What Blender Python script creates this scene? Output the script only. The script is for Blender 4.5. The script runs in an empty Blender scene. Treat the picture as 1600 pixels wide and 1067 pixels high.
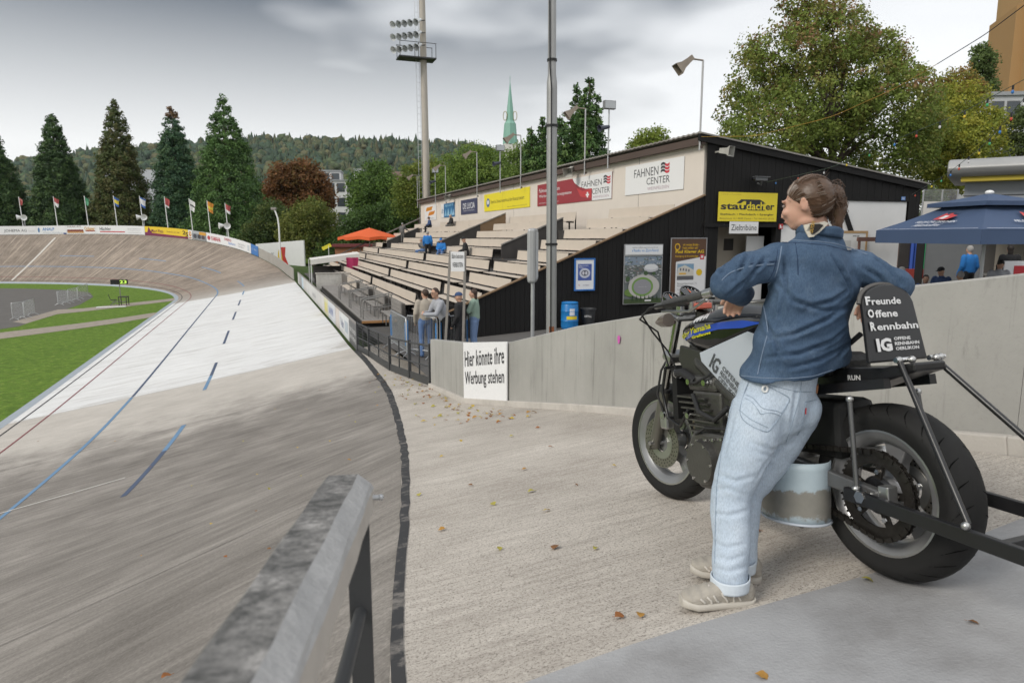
import bpy,bmesh,math,random
import numpy as np
from mathutils import Vector as V,Matrix,noise as mnoise
R = math.radians
PI = math.pi
scene = bpy.context.scene
COL = scene.collection

# ------------------------------------------------------------------ camera, sky, sun, exposure
CAM_H = 5.2
FPX = 1067.0                                   # focal length in pixels of the 1600 px wide photograph
PITCH = math.atan((533.5 - 369.0) / FPX)
cam_d = bpy.data.cameras.new('camera')
cam = bpy.data.objects.new('camera',cam_d)
COL.objects.link(cam)
cam.location = (0,0,CAM_H)
cam.rotation_euler = (PI / 2 - PITCH,0,0)
cam_d.sensor_width = 36.0
cam_d.lens = FPX / 1600 * 36
cam_d.clip_start = 0.05
cam_d.clip_end = 9000
cam_d.dof.use_dof = True
cam_d.dof.focus_distance = 4.6
cam_d.dof.aperture_fstop = 6.5
scene.camera = cam

SUN_EL,SUN_AZ = R(36),R(236)                # azimuth measured clockwise from +Y
world = bpy.data.worlds.new('World')
scene.world = world
world.use_nodes = True
wn,wl = world.node_tree.nodes,world.node_tree.links
wn.clear()
def wnode(t,**kw):
    n = wn.new(t)
    for k,v in kw.items():
        setattr(n,k,v)
    return n
w_out = wnode('ShaderNodeOutputWorld')
w_bg = wnode('ShaderNodeBackground')
w_sky = wnode('ShaderNodeTexSky',sky_type='NISHITA',sun_disc=False,sun_elevation=SUN_EL,sun_rotation=SUN_AZ)
w_tc = wnode('ShaderNodeTexCoord')
w_sep = wnode('ShaderNodeSeparateXYZ')
wl.new(w_tc.outputs['Generated'],w_sep.inputs[0])
# project the direction on a cloud layer so that the clouds flatten towards the horizon
w_add = wnode('ShaderNodeMath',operation='ADD');w_add.inputs[1].default_value = 0.16
w_abs = wnode('ShaderNodeMath',operation='ABSOLUTE')
wl.new(w_sep.outputs[2],w_abs.inputs[0]);wl.new(w_abs.outputs[0],w_add.inputs[0])
w_dx = wnode('ShaderNodeMath',operation='DIVIDE');w_dy = wnode('ShaderNodeMath',operation='DIVIDE')
wl.new(w_sep.outputs[0],w_dx.inputs[0]);wl.new(w_add.outputs[0],w_dx.inputs[1])
wl.new(w_sep.outputs[1],w_dy.inputs[0]);wl.new(w_add.outputs[0],w_dy.inputs[1])
w_cmb = wnode('ShaderNodeCombineXYZ')
wl.new(w_dx.outputs[0],w_cmb.inputs[0]);wl.new(w_dy.outputs[0],w_cmb.inputs[1])
w_cmb.inputs[2].default_value = CLOUD_SEED = 41
w_n1 = wnode('ShaderNodeTexNoise');w_n1.inputs['Scale'].default_value = 0.30;w_n1.inputs['Detail'].default_value = 5;w_n1.inputs['Roughness'].default_value = 0.5
w_n1.inputs['Distortion'].default_value = 0.15
wl.new(w_cmb.outputs[0],w_n1.inputs['Vector'])
w_r1 = wnode('ShaderNodeValToRGB')
w_r1.color_ramp.elements[0].position = 0.435;w_r1.color_ramp.elements[0].color = (0.115,0.129,0.146,1)
w_r1.color_ramp.elements[1].position = 0.56;w_r1.color_ramp.elements[1].color = (0.63,0.635,0.639,1)
e = w_r1.color_ramp.elements.new(0.495);e.color = (0.54,0.55,0.56,1)
wl.new(w_n1.outputs[0],w_r1.inputs[0])
# thinner, brighter cloud low over the horizon
w_rh = wnode('ShaderNodeMapRange');w_rh.inputs[1].default_value = 0.11;w_rh.inputs[2].default_value = 0.29
w_rh.inputs[3].default_value = 0.93;w_rh.inputs[4].default_value = 0.0
wl.new(w_abs.outputs[0],w_rh.inputs[0])
w_mx = wnode('ShaderNodeMix',data_type='RGBA')
wl.new(w_rh.outputs[0],w_mx.inputs[0]);wl.new(w_r1.outputs[0],w_mx.inputs[6]);w_mx.inputs[7].default_value = (0.64,0.642,0.638,1)
# an overcast sky grows brighter towards the zenith
w_ze = wnode('ShaderNodeMapRange',interpolation_type='SMOOTHSTEP');w_ze.inputs[1].default_value = 0.3;w_ze.inputs[2].default_value = 0.95;w_ze.inputs[3].default_value = 1.0;w_ze.inputs[4].default_value = 1.5
wl.new(w_abs.outputs[0],w_ze.inputs[0])
w_zs = wnode('ShaderNodeVectorMath',operation='SCALE');wl.new(w_mx.outputs[2],w_zs.inputs[0]);wl.new(w_ze.outputs[0],w_zs.inputs[3])
# a little of the clear sky above shines through
w_sk = wnode('ShaderNodeVectorMath',operation='SCALE');w_sk.inputs[3].default_value = 0.10
wl.new(w_sky.outputs[0],w_sk.inputs[0])
w_m2 = wnode('ShaderNodeMix',data_type='RGBA');w_m2.inputs[0].default_value = 0.93
wl.new(w_sk.outputs[0],w_m2.inputs[6]);wl.new(w_zs.outputs[0],w_m2.inputs[7])
wl.new(w_m2.outputs[2],w_bg.inputs[0])
w_bg.inputs[1].default_value = 1.0
wl.new(w_bg.outputs[0],w_out.inputs[0])

sun_d = bpy.data.lights.new('sun','SUN')
sun_d.energy = 1.5
sun_d.angle = R(24)
sun_d.color = (1.0,0.95,0.87)
sun = bpy.data.objects.new('sun',sun_d)
COL.objects.link(sun)
sun.rotation_euler = (PI / 2 - SUN_EL,0,PI - SUN_AZ)   # points the light along its way down from the sun
_sd = V((math.sin(SUN_AZ) * math.cos(SUN_EL),math.cos(SUN_AZ) * math.cos(SUN_EL),math.sin(SUN_EL)))
sun.rotation_euler = (-_sd).to_track_quat('-Z','Y').to_euler()
sun.location = (0,0,60)
scene.view_settings.view_transform = 'Standard'
scene.view_settings.look = 'None'
scene.view_settings.exposure = 0.74
scene.view_settings.gamma = 1.0
scene.cycles.use_denoising = True
scene.cycles.max_bounces = 6
scene.cycles.transparent_max_bounces = 8

# ------------------------------------------------------------------ the place's own axes: s runs along the home straight, t across it to the right
TH = R(19.6)
dS = V((-math.sin(TH),math.cos(TH),0))
nT = V((math.cos(TH),math.sin(TH),0))
def W(s,t,z=0.0):
    return dS * s + nT * t + V((0,0,z))
def to_st(p):
    return p.x * dS.x + p.y * dS.y,p.x * nT.x + p.y * nT.y
_fw = V((0,math.cos(PITCH),-math.sin(PITCH)))
_up = V((0,math.sin(PITCH),math.cos(PITCH)))
CAMP = V((0,0,CAM_H))
def ray(u,v):
    return V((1,0,0)) * ((u - 800) / FPX) + _up * ((533.5 - v) / FPX) + _fw
def at_y(u,v,y):
    d = ray(u,v);return CAMP + d * (y / d.y)
def at_z(u,v,z):
    d = ray(u,v);return CAMP + d * ((z - CAM_H) / d.z)
def at_s(u,v,s):
    d = ray(u,v);return CAMP + d * (s / d.dot(dS))
def at_t(u,v,t):
    d = ray(u,v);return CAMP + d * (t / d.dot(nT))
def lerp(a,b,k):
    return a + (b - a) * k
def interp(x,tab):
    if x <= tab[0][0]:return tab[0][1]
    for (a,b),(c,d) in zip(tab,tab[1:]):
        if x <= c:return b + (d - b) * (x - a) / (c - a)
    return tab[-1][1]
def smooth_tab(tab,step=0.5):
    """Catmull-Rom resampling of a table."""
    xs = [a for a,b in tab]
    out = []
    for i in range(len(tab) - 1):
        x0,y0 = tab[i];x1,y1 = tab[i + 1]
        m0 = (tab[i + 1][1] - tab[max(i - 1,0)][1]) / (tab[i + 1][0] - tab[max(i - 1,0)][0])
        j = min(i + 2,len(tab) - 1)
        m1 = (tab[j][1] - tab[i][1]) / (tab[j][0] - tab[i][0])
        h = x1 - x0;n = max(1,int(h / step))
        for k in range(n):
            q = k / n
            out.append((x0 + h * q,(2*q**3-3*q**2+1)*y0 + (q**3-2*q**2+q)*h*m0 + (-2*q**3+3*q**2)*y1 + (q**3-q**2)*h*m1))
    out.append(tab[-1])
    return out

# ------------------------------------------------------------------ materials
MATS = {}
def srgb(c):
    if isinstance(c,str):
        c = [int(c[i:i+2],16) / 255 for i in (0,2,4)]
    return tuple(x / 12.92 if x <= 0.04045 else ((x + 0.055) / 1.055) ** 2.4 for x in c)
class NT:
    def __init__(self,name):
        self.m = bpy.data.materials.new(name);self.m.use_nodes = True
        self.t = self.m.node_tree;self.n = self.t.nodes;self.l = self.t.links
        self.b = self.n['Principled BSDF'];self.out = self.n['Material Output']
    def node(self,t,ins=None,**kw):
        n = self.n.new(t)
        for k,v in kw.items():setattr(n,k,v)
        for k,v in (ins or {}).items():
            if hasattr(v,'links') or isinstance(v,bpy.types.NodeSocket):self.l.new(v,n.inputs[k])
            else:n.inputs[k].default_value = v
        return n
    def coord(self,kind='Object',scale=(1,1,1),rot=(0,0,0)):
        tc = self.node('ShaderNodeTexCoord')
        return self.node('ShaderNodeMapping',{'Vector':tc.outputs[kind],'Scale':scale,'Rotation':rot}).outputs[0]
    def noise(self,vec,scale,detail=4,rough=0.55,dist=0.0):
        return self.node('ShaderNodeTexNoise',{'Vector':vec,'Scale':scale,'Detail':detail,'Roughness':rough,'Distortion':dist}).outputs[0]
    def ramp(self,fac,stops):
        r = self.node('ShaderNodeValToRGB',{'Fac':fac});cr = r.color_ramp
        while len(cr.elements) < len(stops):cr.elements.new(0.5)
        for e,(p,c) in zip(cr.elements,stops):
            e.position = p
            e.color = (c,c,c,1) if isinstance(c,(int,float)) else (*c[:3],1)
        return r.outputs[0]
    def mix(self,fac,a,b,mode='MIX'):
        n = self.n.new('ShaderNodeMix');n.data_type = 'RGBA';n.blend_type = mode
        for i,v in ((0,fac),(6,a),(7,b)):
            if isinstance(v,bpy.types.NodeSocket):self.l.new(v,n.inputs[i])
            elif isinstance(v,(int,float)):n.inputs[i].default_value = v if i == 0 else (v,v,v,1)
            else:n.inputs[i].default_value = (*v[:3],1)
        return n.outputs[2]
    def math(self,op,a,b=0.0):
        n = self.node('ShaderNodeMath',{0:a,1:b},operation=op);return n.outputs[0]
    def set(self,**kw):
        for k,v in kw.items():
            k = {'color':'Base Color','rough':'Roughness','metal':'Metallic','spec':'Specular IOR Level','coat':'Coat Weight','alpha':'Alpha'}[k]
            if isinstance(v,bpy.types.NodeSocket):self.l.new(v,self.b.inputs[k])
            elif isinstance(v,(tuple,list)):self.b.inputs[k].default_value = (*v[:3],1)
            else:self.b.inputs[k].default_value = v
        return self
    def bump(self,h,strength=0.3,dist=0.01):
        b = self.node('ShaderNodeBump',{'Height':h,'Strength':strength,'Distance':dist})
        self.l.new(b.outputs[0],self.b.inputs['Normal']);return self
def mat(name,col,rough=0.6,metal=0.0,var=0.12,scale=6.0,bump=0.0,bscale=60.0,spec=0.4,coat=0.0,stretch=(1,1,1),dirt=0.0):
    """plain surface: base colour with soft grain, roughness variation, fine relief and some dirt"""
    if name in MATS:return MATS[name]
    col = srgb(col) if isinstance(col,str) else col
    n = NT(name);v = n.coord('Object',stretch)
    f = n.noise(v,scale,5)
    c = n.mix(f,tuple(x * (1 - var) for x in col),tuple(min(1,x * (1 + var)) for x in col))
    if dirt:
        d = n.ramp(n.noise(v,scale * 0.45,6,0.65),[(0.45,0.0),(0.75,dirt)])
        c = n.mix(d,c,(0.09,0.08,0.07))
    n.set(color=c,rough=n.math('ADD',n.math('MULTIPLY',f,0.16),rough - 0.08),metal=metal,spec=spec,coat=coat)
    if bump:n.bump(n.noise(v,bscale,3),bump,0.01)
    MATS[name] = n.m
    return n.m

# ------------------------------------------------------------------ mesh builder
class MB:
    def __init__(self):
        self.v,self.f,self.m = [],[],[]
    def add(self,vs,fs,m=0):
        o = len(self.v);self.v += [tuple(x) for x in vs]
        for f in fs:self.f.append(tuple(i + o for i in f));self.m.append(m)
        return self
    def box(self,x0,x1,y0,y1,z0,z1,m=0):
        return self.add([(x0,y0,z0),(x1,y0,z0),(x1,y1,z0),(x0,y1,z0),(x0,y0,z1),(x1,y0,z1),(x1,y1,z1),(x0,y1,z1)],
                        [(3,2,1,0),(4,5,6,7),(0,1,5,4),(1,2,6,5),(2,3,7,6),(3,0,4,7)],m)
    def bar(self,p,q,w,h,up=(0,0,1),m=0):
        p,q = V(p),V(q);d = (q - p).normalized();up = V(up)
        x = d.cross(up)
        if x.length < 1e-4:x = d.cross(V((1,0,0)))
        x.normalize();y = x.cross(d)
        a,b = x * w / 2,y * h / 2
        vs = [p-a-b,p+a-b,p+a+b,p-a+b,q-a-b,q+a-b,q+a+b,q-a+b]
        return self.add(vs,[(0,1,2,3),(7,6,5,4),(4,5,1,0),(5,6,2,1),(6,7,3,2),(7,4,0,3)],m)
    def tube(self,pts,r,n=8,cap=True,m=0,closed=False,sq=None):
        """r: radius, or one per point, or (rx, ry) pairs; parallel transported rings"""
        pts = [V(p) for p in pts];k = len(pts)
        rs = [r] * k if not isinstance(r,(list,tuple)) else list(r)
        t0 = (pts[1] - pts[0]).normalized()
        ref = V((0,0,1)) if abs(t0.z) < 0.9 else V((0,1,0))
        x = t0.cross(ref).normalized();vs = [];pt = t0
        for i in range(k):
            if closed:t = (pts[(i+1) % k] - pts[i-1]).normalized()
            elif i == 0:t = t0
            elif i == k - 1:t = (pts[i] - pts[i-1]).normalized()
            else:t = ((pts[i+1] - pts[i]).normalized() + (pts[i] - pts[i-1]).normalized()).normalized()
            ax = pt.cross(t)
            if ax.length > 1e-6:x = Matrix.Rotation(pt.angle(t),3,ax.normalized()) @ x
            x = (x - t * x.dot(t)).normalized();y = t.cross(x);pt = t
            rr = rs[i] if isinstance(rs[i],(tuple,list)) else (rs[i],rs[i])
            for j in range(n):
                a = 2 * PI * j / n
                vs.append(pts[i] + x * (rr[0] * math.cos(a)) + y * (rr[1] * math.sin(a)))
        fs = []
        for i in range(k if closed else k - 1):
            for j in range(n):
                a,b = i * n + j,i * n + (j + 1) % n
                c,d = ((i + 1) % k) * n + (j + 1) % n,((i + 1) % k) * n + j
                fs.append((a,b,c,d))
        if cap and not closed:
            fs.append(tuple(range(n - 1,-1,-1)));fs.append(tuple((k - 1) * n + j for j in range(n)))
        return self.add(vs,fs,m)
    def lathe(self,prof,n=24,M=None,m=0,closed=False):
        """prof: (r, z) list, spun about local z, then moved by M; closed joins last to first"""
        vs,fs = [],[];k = len(prof)
        for r,z in prof:
            for j in range(n):
                a = 2 * PI * j / n;vs.append(V((r * math.cos(a),r * math.sin(a),z)))
        for i in range(k if closed else k - 1):
            for j in range(n):
                i2 = (i + 1) % k
                fs.append((i * n + j,i * n + (j + 1) % n,i2 * n + (j + 1) % n,i2 * n + j))
        if not closed:
            if prof[0][0] > 1e-6:fs.append(tuple(range(n - 1,-1,-1)))
            if prof[-1][0] > 1e-6:fs.append(tuple((k - 1) * n + j for j in range(n)))
        if M is not None:vs = [M @ x for x in vs]
        return self.add(vs,fs,m)
    def prism(self,poly,d,M=None,m=0):
        """extrude a 2D polygon (local x, y) from z = 0 to d, then M"""
        k = len(poly)
        vs = [V((x,y,0)) for x,y in poly] + [V((x,y,d)) for x,y in poly]
        fs = [tuple(range(k - 1,-1,-1)),tuple(range(k,2 * k))] + [(i,(i + 1) % k,k + (i + 1) % k,k + i) for i in range(k)]
        if M is not None:vs = [M @ x for x in vs]
        return self.add(vs,fs,m)
    def ball(self,c,r,nu=12,nv=8,M=None,m=0):
        rr = r if isinstance(r,(tuple,list)) else (r,r,r);c = V(c);vs = [];fs = []
        for i in range(1,nv):
            a = PI * i / nv
            for j in range(nu):
                b = 2 * PI * j / nu
                vs.append(V((rr[0]*math.sin(a)*math.cos(b),rr[1]*math.sin(a)*math.sin(b),rr[2]*math.cos(a))))
        vs += [V((0,0,rr[2])),V((0,0,-rr[2]))]
        for i in range(nv - 2):
            for j in range(nu):fs.append((i*nu+j,(i+1)*nu+j,(i+1)*nu+(j+1) % nu,i*nu+(j+1) % nu))
        t = (nv - 1) * nu
        for j in range(nu):fs.append((t,j,(j+1) % nu));fs.append((t + 1,(nv-2)*nu+(j+1) % nu,(nv-2)*nu+j))
        if M is not None:vs = [M @ x for x in vs]
        return self.add([x + c for x in vs],fs,m)
    def grid(self,fn,us,vs_,m=0):
        vs = [fn(u,v) for u in us for v in vs_];nv = len(vs_)
        return self.add(vs,[(i*nv+j,(i+1)*nv+j,(i+1)*nv+j+1,i*nv+j+1) for i in range(len(us)-1) for j in range(nv-1)],m)
    def mesh(self,name,mats,smooth=None,uvs=None):
        me = bpy.data.meshes.new(name);me.from_pydata(self.v,[],self.f)
        for x in (mats if isinstance(mats,(list,tuple)) else [mats]):me.materials.append(x)
        if any(self.m):me.polygons.foreach_set('material_index',self.m)
        if smooth is not None:
            me.polygons.foreach_set('use_smooth',[True] * len(me.polygons));me.set_sharp_from_angle(angle=R(smooth))
        me.update()
        return me
    def build(self,name,mats,parent=None,smooth=None,bev=0.0,kind=None,loc=None):
        return link(name,self.mesh(name,mats,smooth),parent,bev,kind,loc)
def link(name,me,parent=None,bev=0.0,kind=None,loc=None):
    o = bpy.data.objects.new(name,me);COL.objects.link(o)
    if parent is not None:o.parent = parent
    if loc is not None:o.location = loc
    if bev:
        b = o.modifiers.new('bevel','BEVEL');b.width = bev;b.segments = 2;b.limit_method = 'ANGLE';b.angle_limit = R(40)
    if kind:o['kind'] = kind
    return o
def tag(o,label,cat,group=None):
    o['label'] = label;o['category'] = cat
    if group:o['group'] = group
    return o
def thing(name,label,cat,loc=(0,0,0),rz=0.0,group=None,M=None):
    o = bpy.data.objects.new(name,None);COL.objects.link(o);o.empty_display_size = 0.2
    if M is not None:o.matrix_world = M
    else:o.location = loc;o.rotation_euler = (0,0,rz)
    return tag(o,label,cat,group)
def sthing(name,label,cat,s,t,z,group=None):
    """a thing whose local x runs along t, y along s"""
    return thing(name,label,cat,W(s,t,z),TH,group)
def copy_tree(o,parent=None):
    c = o.copy();COL.objects.link(c)
    if parent is not None:
        mpi = o.matrix_parent_inverse.copy();c.parent = parent;c.matrix_parent_inverse = mpi
    for ch in list(o.children):
        copy_tree(ch,c)
    return c
def np_mesh(name,vs,fs,mats,cols=None,smooth=False):
    """big meshes from arrays; fs is M x k; cols per face -> colour attribute 'tint'"""
    me = bpy.data.meshes.new(name);k = fs.shape[1]
    me.vertices.add(len(vs));me.vertices.foreach_set('co',np.ascontiguousarray(vs,dtype=np.float32).ravel())
    me.loops.add(fs.size);me.loops.foreach_set('vertex_index',np.ascontiguousarray(fs,dtype=np.int32).ravel())
    me.polygons.add(len(fs));me.polygons.foreach_set('loop_start',np.arange(0,fs.size,k,dtype=np.int32))
    me.update(calc_edges=True)
    for x in (mats if isinstance(mats,(list,tuple)) else [mats]):me.materials.append(x)
    if cols is not None:
        a = me.color_attributes.new('tint','FLOAT_COLOR','CORNER')
        c4 = np.ones((len(fs),k,4),dtype=np.float32);c4[:,:,:3] = cols[:,None,:]
        a.data.foreach_set('color',c4.ravel())
    if smooth:me.polygons.foreach_set('use_smooth',np.ones(len(fs),dtype=bool))
    return me
_rots = {}
def text_geo(txt,bold=0.0):
    """outline mesh of a line of text, scaled to the unit box"""
    key = (txt,bold)
    if key in _rots:return _rots[key]
    cu = bpy.data.curves.new('lettering','FONT');cu.body = txt;cu.offset = bold;cu.resolution_u = 2
    ob = bpy.data.objects.new('lettering',cu);COL.objects.link(ob)
    me = bpy.data.meshes.new_from_object(ob)
    vs = [tuple(x.co) for x in me.vertices];fs = [tuple(p.vertices) for p in me.polygons]
    bpy.data.objects.remove(ob);bpy.data.curves.remove(cu);bpy.data.meshes.remove(me)
    x0 = min(a[0] for a in vs);x1 = max(a[0] for a in vs);y0 = min(a[1] for a in vs);y1 = max(a[1] for a in vs)
    out = ([((a[0]-x0)/(x1-x0),(a[1]-y0)/(y1-y0)) for a in vs],fs)
    _rots[key] = out
    return out
def ell(cx,cy,rx,ry,n=20,a0=0,a1=2*PI):
    return [(cx + rx*math.cos(a0+(a1-a0)*i/n),cy + ry*math.sin(a0+(a1-a0)*i/n)) for i in range(n + (0 if abs(a1-a0-2*PI) < 1e-6 else 1))]
def ink(col):
    nm = 'print_' + (col if isinstance(col,str) else '_'.join('%d' % (x*255) for x in col))
    return mat(nm,col,0.45,var=0.05,scale=20)
def prints(parent,items,w,h,M,z0=0.003,name='print'):
    """flat print on a board: items in board fractions; ('t', text, x0, x1, y0, y1, colour[, bold]) ('p', points, colour) ('r', x0, x1, y0, y1, colour)
    every colour layer is one printed mesh lying a hair above the one below it; M maps board metres (x right, y up, z out)"""
    by = {}
    for k,it in enumerate(items):
        z = z0 + 0.0002 * k
        if it[0] == 't':
            _,txt,x0,x1,y0,y1,col = it[:7];b = it[7] if len(it) > 7 else 0.0
            vs,fs = text_geo(txt,b)
            sk = it[8] if len(it) > 8 else 0.0
            vs = [(w*(x0+(x1-x0)*a + sk*(y1-y0)*(c-0.5)),h*(y0+(y1-y0)*c),z) for a,c in vs]
        elif it[0] == 'r':
            _,x0,x1,y0,y1,col = it
            vs = [(w*x0,h*y0,z),(w*x1,h*y0,z),(w*x1,h*y1,z),(w*x0,h*y1,z)];fs = [(0,1,2,3)]
        else:
            _,pl,col = it
            vs = [(w*a,h*c,z) for a,c in pl];fs = [tuple(range(len(pl)))]
        by.setdefault((it[0] == 't',str(col)),(col,MB()))[1].add([M @ V(x) for x in vs],fs)
    for (is_t,_),(col,mb) in by.items():
        o = mb.build('lettering' if is_t else name,ink(col),parent)
        if len(mb.f) > 12:o['kind'] = 'stuff'
def frame_M(o,right,up):
    r = V(right).normalized();u = V(up).normalized();n = r.cross(u)
    M = Matrix.Identity(4)
    for i,c in enumerate((r,u,n)):
        for j in range(3):M[j][i] = c[j]
    M.translation = V(o);return M
def board(name,label,cat,o,right,up,w,h,base,items,thick=0.012,group=None,frame=None,fw=0.03,gap=0.0):
    """flat printed board: o is its lower left corner, faces right x up"""
    M = frame_M(o,right,up)
    t = thing(name,label,cat,group=group,M=M)
    MB().box(0,w,0,h,gap,gap + thick).build('panel',base,t)
    if frame:
        f = MB();z1 = gap + thick + 0.012
        f.box(-fw,w+fw,-fw,0,gap - 0.004,z1).box(-fw,w+fw,h,h+fw,gap - 0.004,z1).box(-fw,0,0,h,gap - 0.004,z1).box(w,w+fw,0,h,gap - 0.004,z1)
        f.build('frame',frame,t)
    prints(t,items,w,h,Matrix.Translation((0,0,gap + thick)))
    return t
ORD = ['front','second','third','fourth','fifth','sixth','seventh','eighth','ninth','tenth','eleventh','twelfth']
# ------------------------------------------------------------------ heights of the ramp between track and parapet
ZW = smooth_tab([(-8,5.4),(-4,4.9),(0,4.38),(1.6,4.17),(2.4,4.04),(3.1,3.94),(5.65,3.47),(7.3,3.13),(10,2.55),(12,2.25),(14.1,2.02),(18,1.72),(22,1.6),(26,1.58)])
def zap(s,t):
    return interp(s,ZW) - 0.1 * (3.5 - t)
def on_apron(u,v):
    d = ray(u,v);lo,hi = 0.3,60
    for _ in range(50):
        m = (lo + hi) / 2;p = CAMP + d * m
        if p.z > zap(*to_st(p)):lo = m
        else:hi = m
    return p
DARK = smooth_tab([(-8,-1.7),(-4,-0.7),(-1,-0.1),(2.02,0.30),(2.6,0.41),(3.41,0.58),(4.88,0.86),(7.06,1.24),(11.2,1.87),(15.2,2.32),(19.6,2.52),(22.8,2.5),(30,2.46),(58,2.1)])
TIN = smooth_tab([(-8,-11.6),(0,-9.4),(5,-8.5),(10,-7.9),(16,-7.5),(22,-7.35),(40,-7.35),(60,-7.35)])
FAR = [(0,60,2.0,1.5),(8,65.2,1.5,1.78),(16,71,0.6,2.35),(24,76.6,-1.7,3.4),(32,82.2,-4.6,4.2),(40,86.8,-8.3,4.84),(48,90.85,-12.5,5.24),(56,94.3,-17.1,5.4),(64,97.2,-22.2,5.42),(72,99.4,-27.5,5.36),(80,100.8,-33.1,5.32),(88,101.4,-38.9,5.32),(100,101,-47.5,5.32),(115,97.5,-57.5,5.3),(130,90.5,-66,5.2)]
F_S = smooth_tab([(a,b) for a,b,c,d in FAR],2);F_T = smooth_tab([(a,c) for a,b,c,d in FAR],2);F_Z = smooth_tab([(a,d) for a,b,c,d in FAR],2)
STA = []                                       # stations: inner edge, outer edge, run length
def z_out(s):
    return zap(s,interp(s,DARK)) if s < 20 else lerp(zap(20,interp(20,DARK)),1.46,min(1,(s - 20) / 4))
k = -8.0
while k < 59.8:
    sk = 1.1 * min(1,max(0,(k - 8) / 12));so = min(k + sk,60.4)
    STA.append((W(k,interp(k,TIN),0.0),W(so,interp(so,DARK),z_out(so)),k));k += 0.5
for ph in range(0,131,1):
    a = R(ph)
    o = W(max(interp(ph,F_S),60.5 if ph == 0 else 0),interp(ph,F_T),interp(ph,F_Z))
    STA.append((W(60 + 33 * math.sin(a),-40.35 + 33 * math.cos(a),0.0),o,60 + 33 * a + 0.2))
def trk(i,w,dz=0.0):
    """point on the track: station number (may be fractional), metres from the inner edge along the slope"""
    i = max(0,min(i,len(STA) - 1.001));j = int(i);q = i - j
    a = STA[j][0].lerp(STA[j + 1][0],q);b = STA[j][1].lerp(STA[j + 1][1],q)
    L = (b - a).length;d = (b - a) / L
    t = (STA[j + 1][0] - STA[j][0]).normalized() if w < L / 2 else (STA[j + 1][1] - STA[j][1]).normalized()
    n = d.cross(t);n = n if n.z > 0 else -n
    return a + d * w + n * dz
def trk_len(i):
    j = int(min(i,len(STA) - 1));return (STA[j][1] - STA[j][0]).length
def sta_of(s):
    for j in range(len(STA) - 1):
        if STA[j + 1][2] >= s:return j + (s - STA[j][2]) / (STA[j + 1][2] - STA[j][2])
    return len(STA) - 1.01

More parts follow.
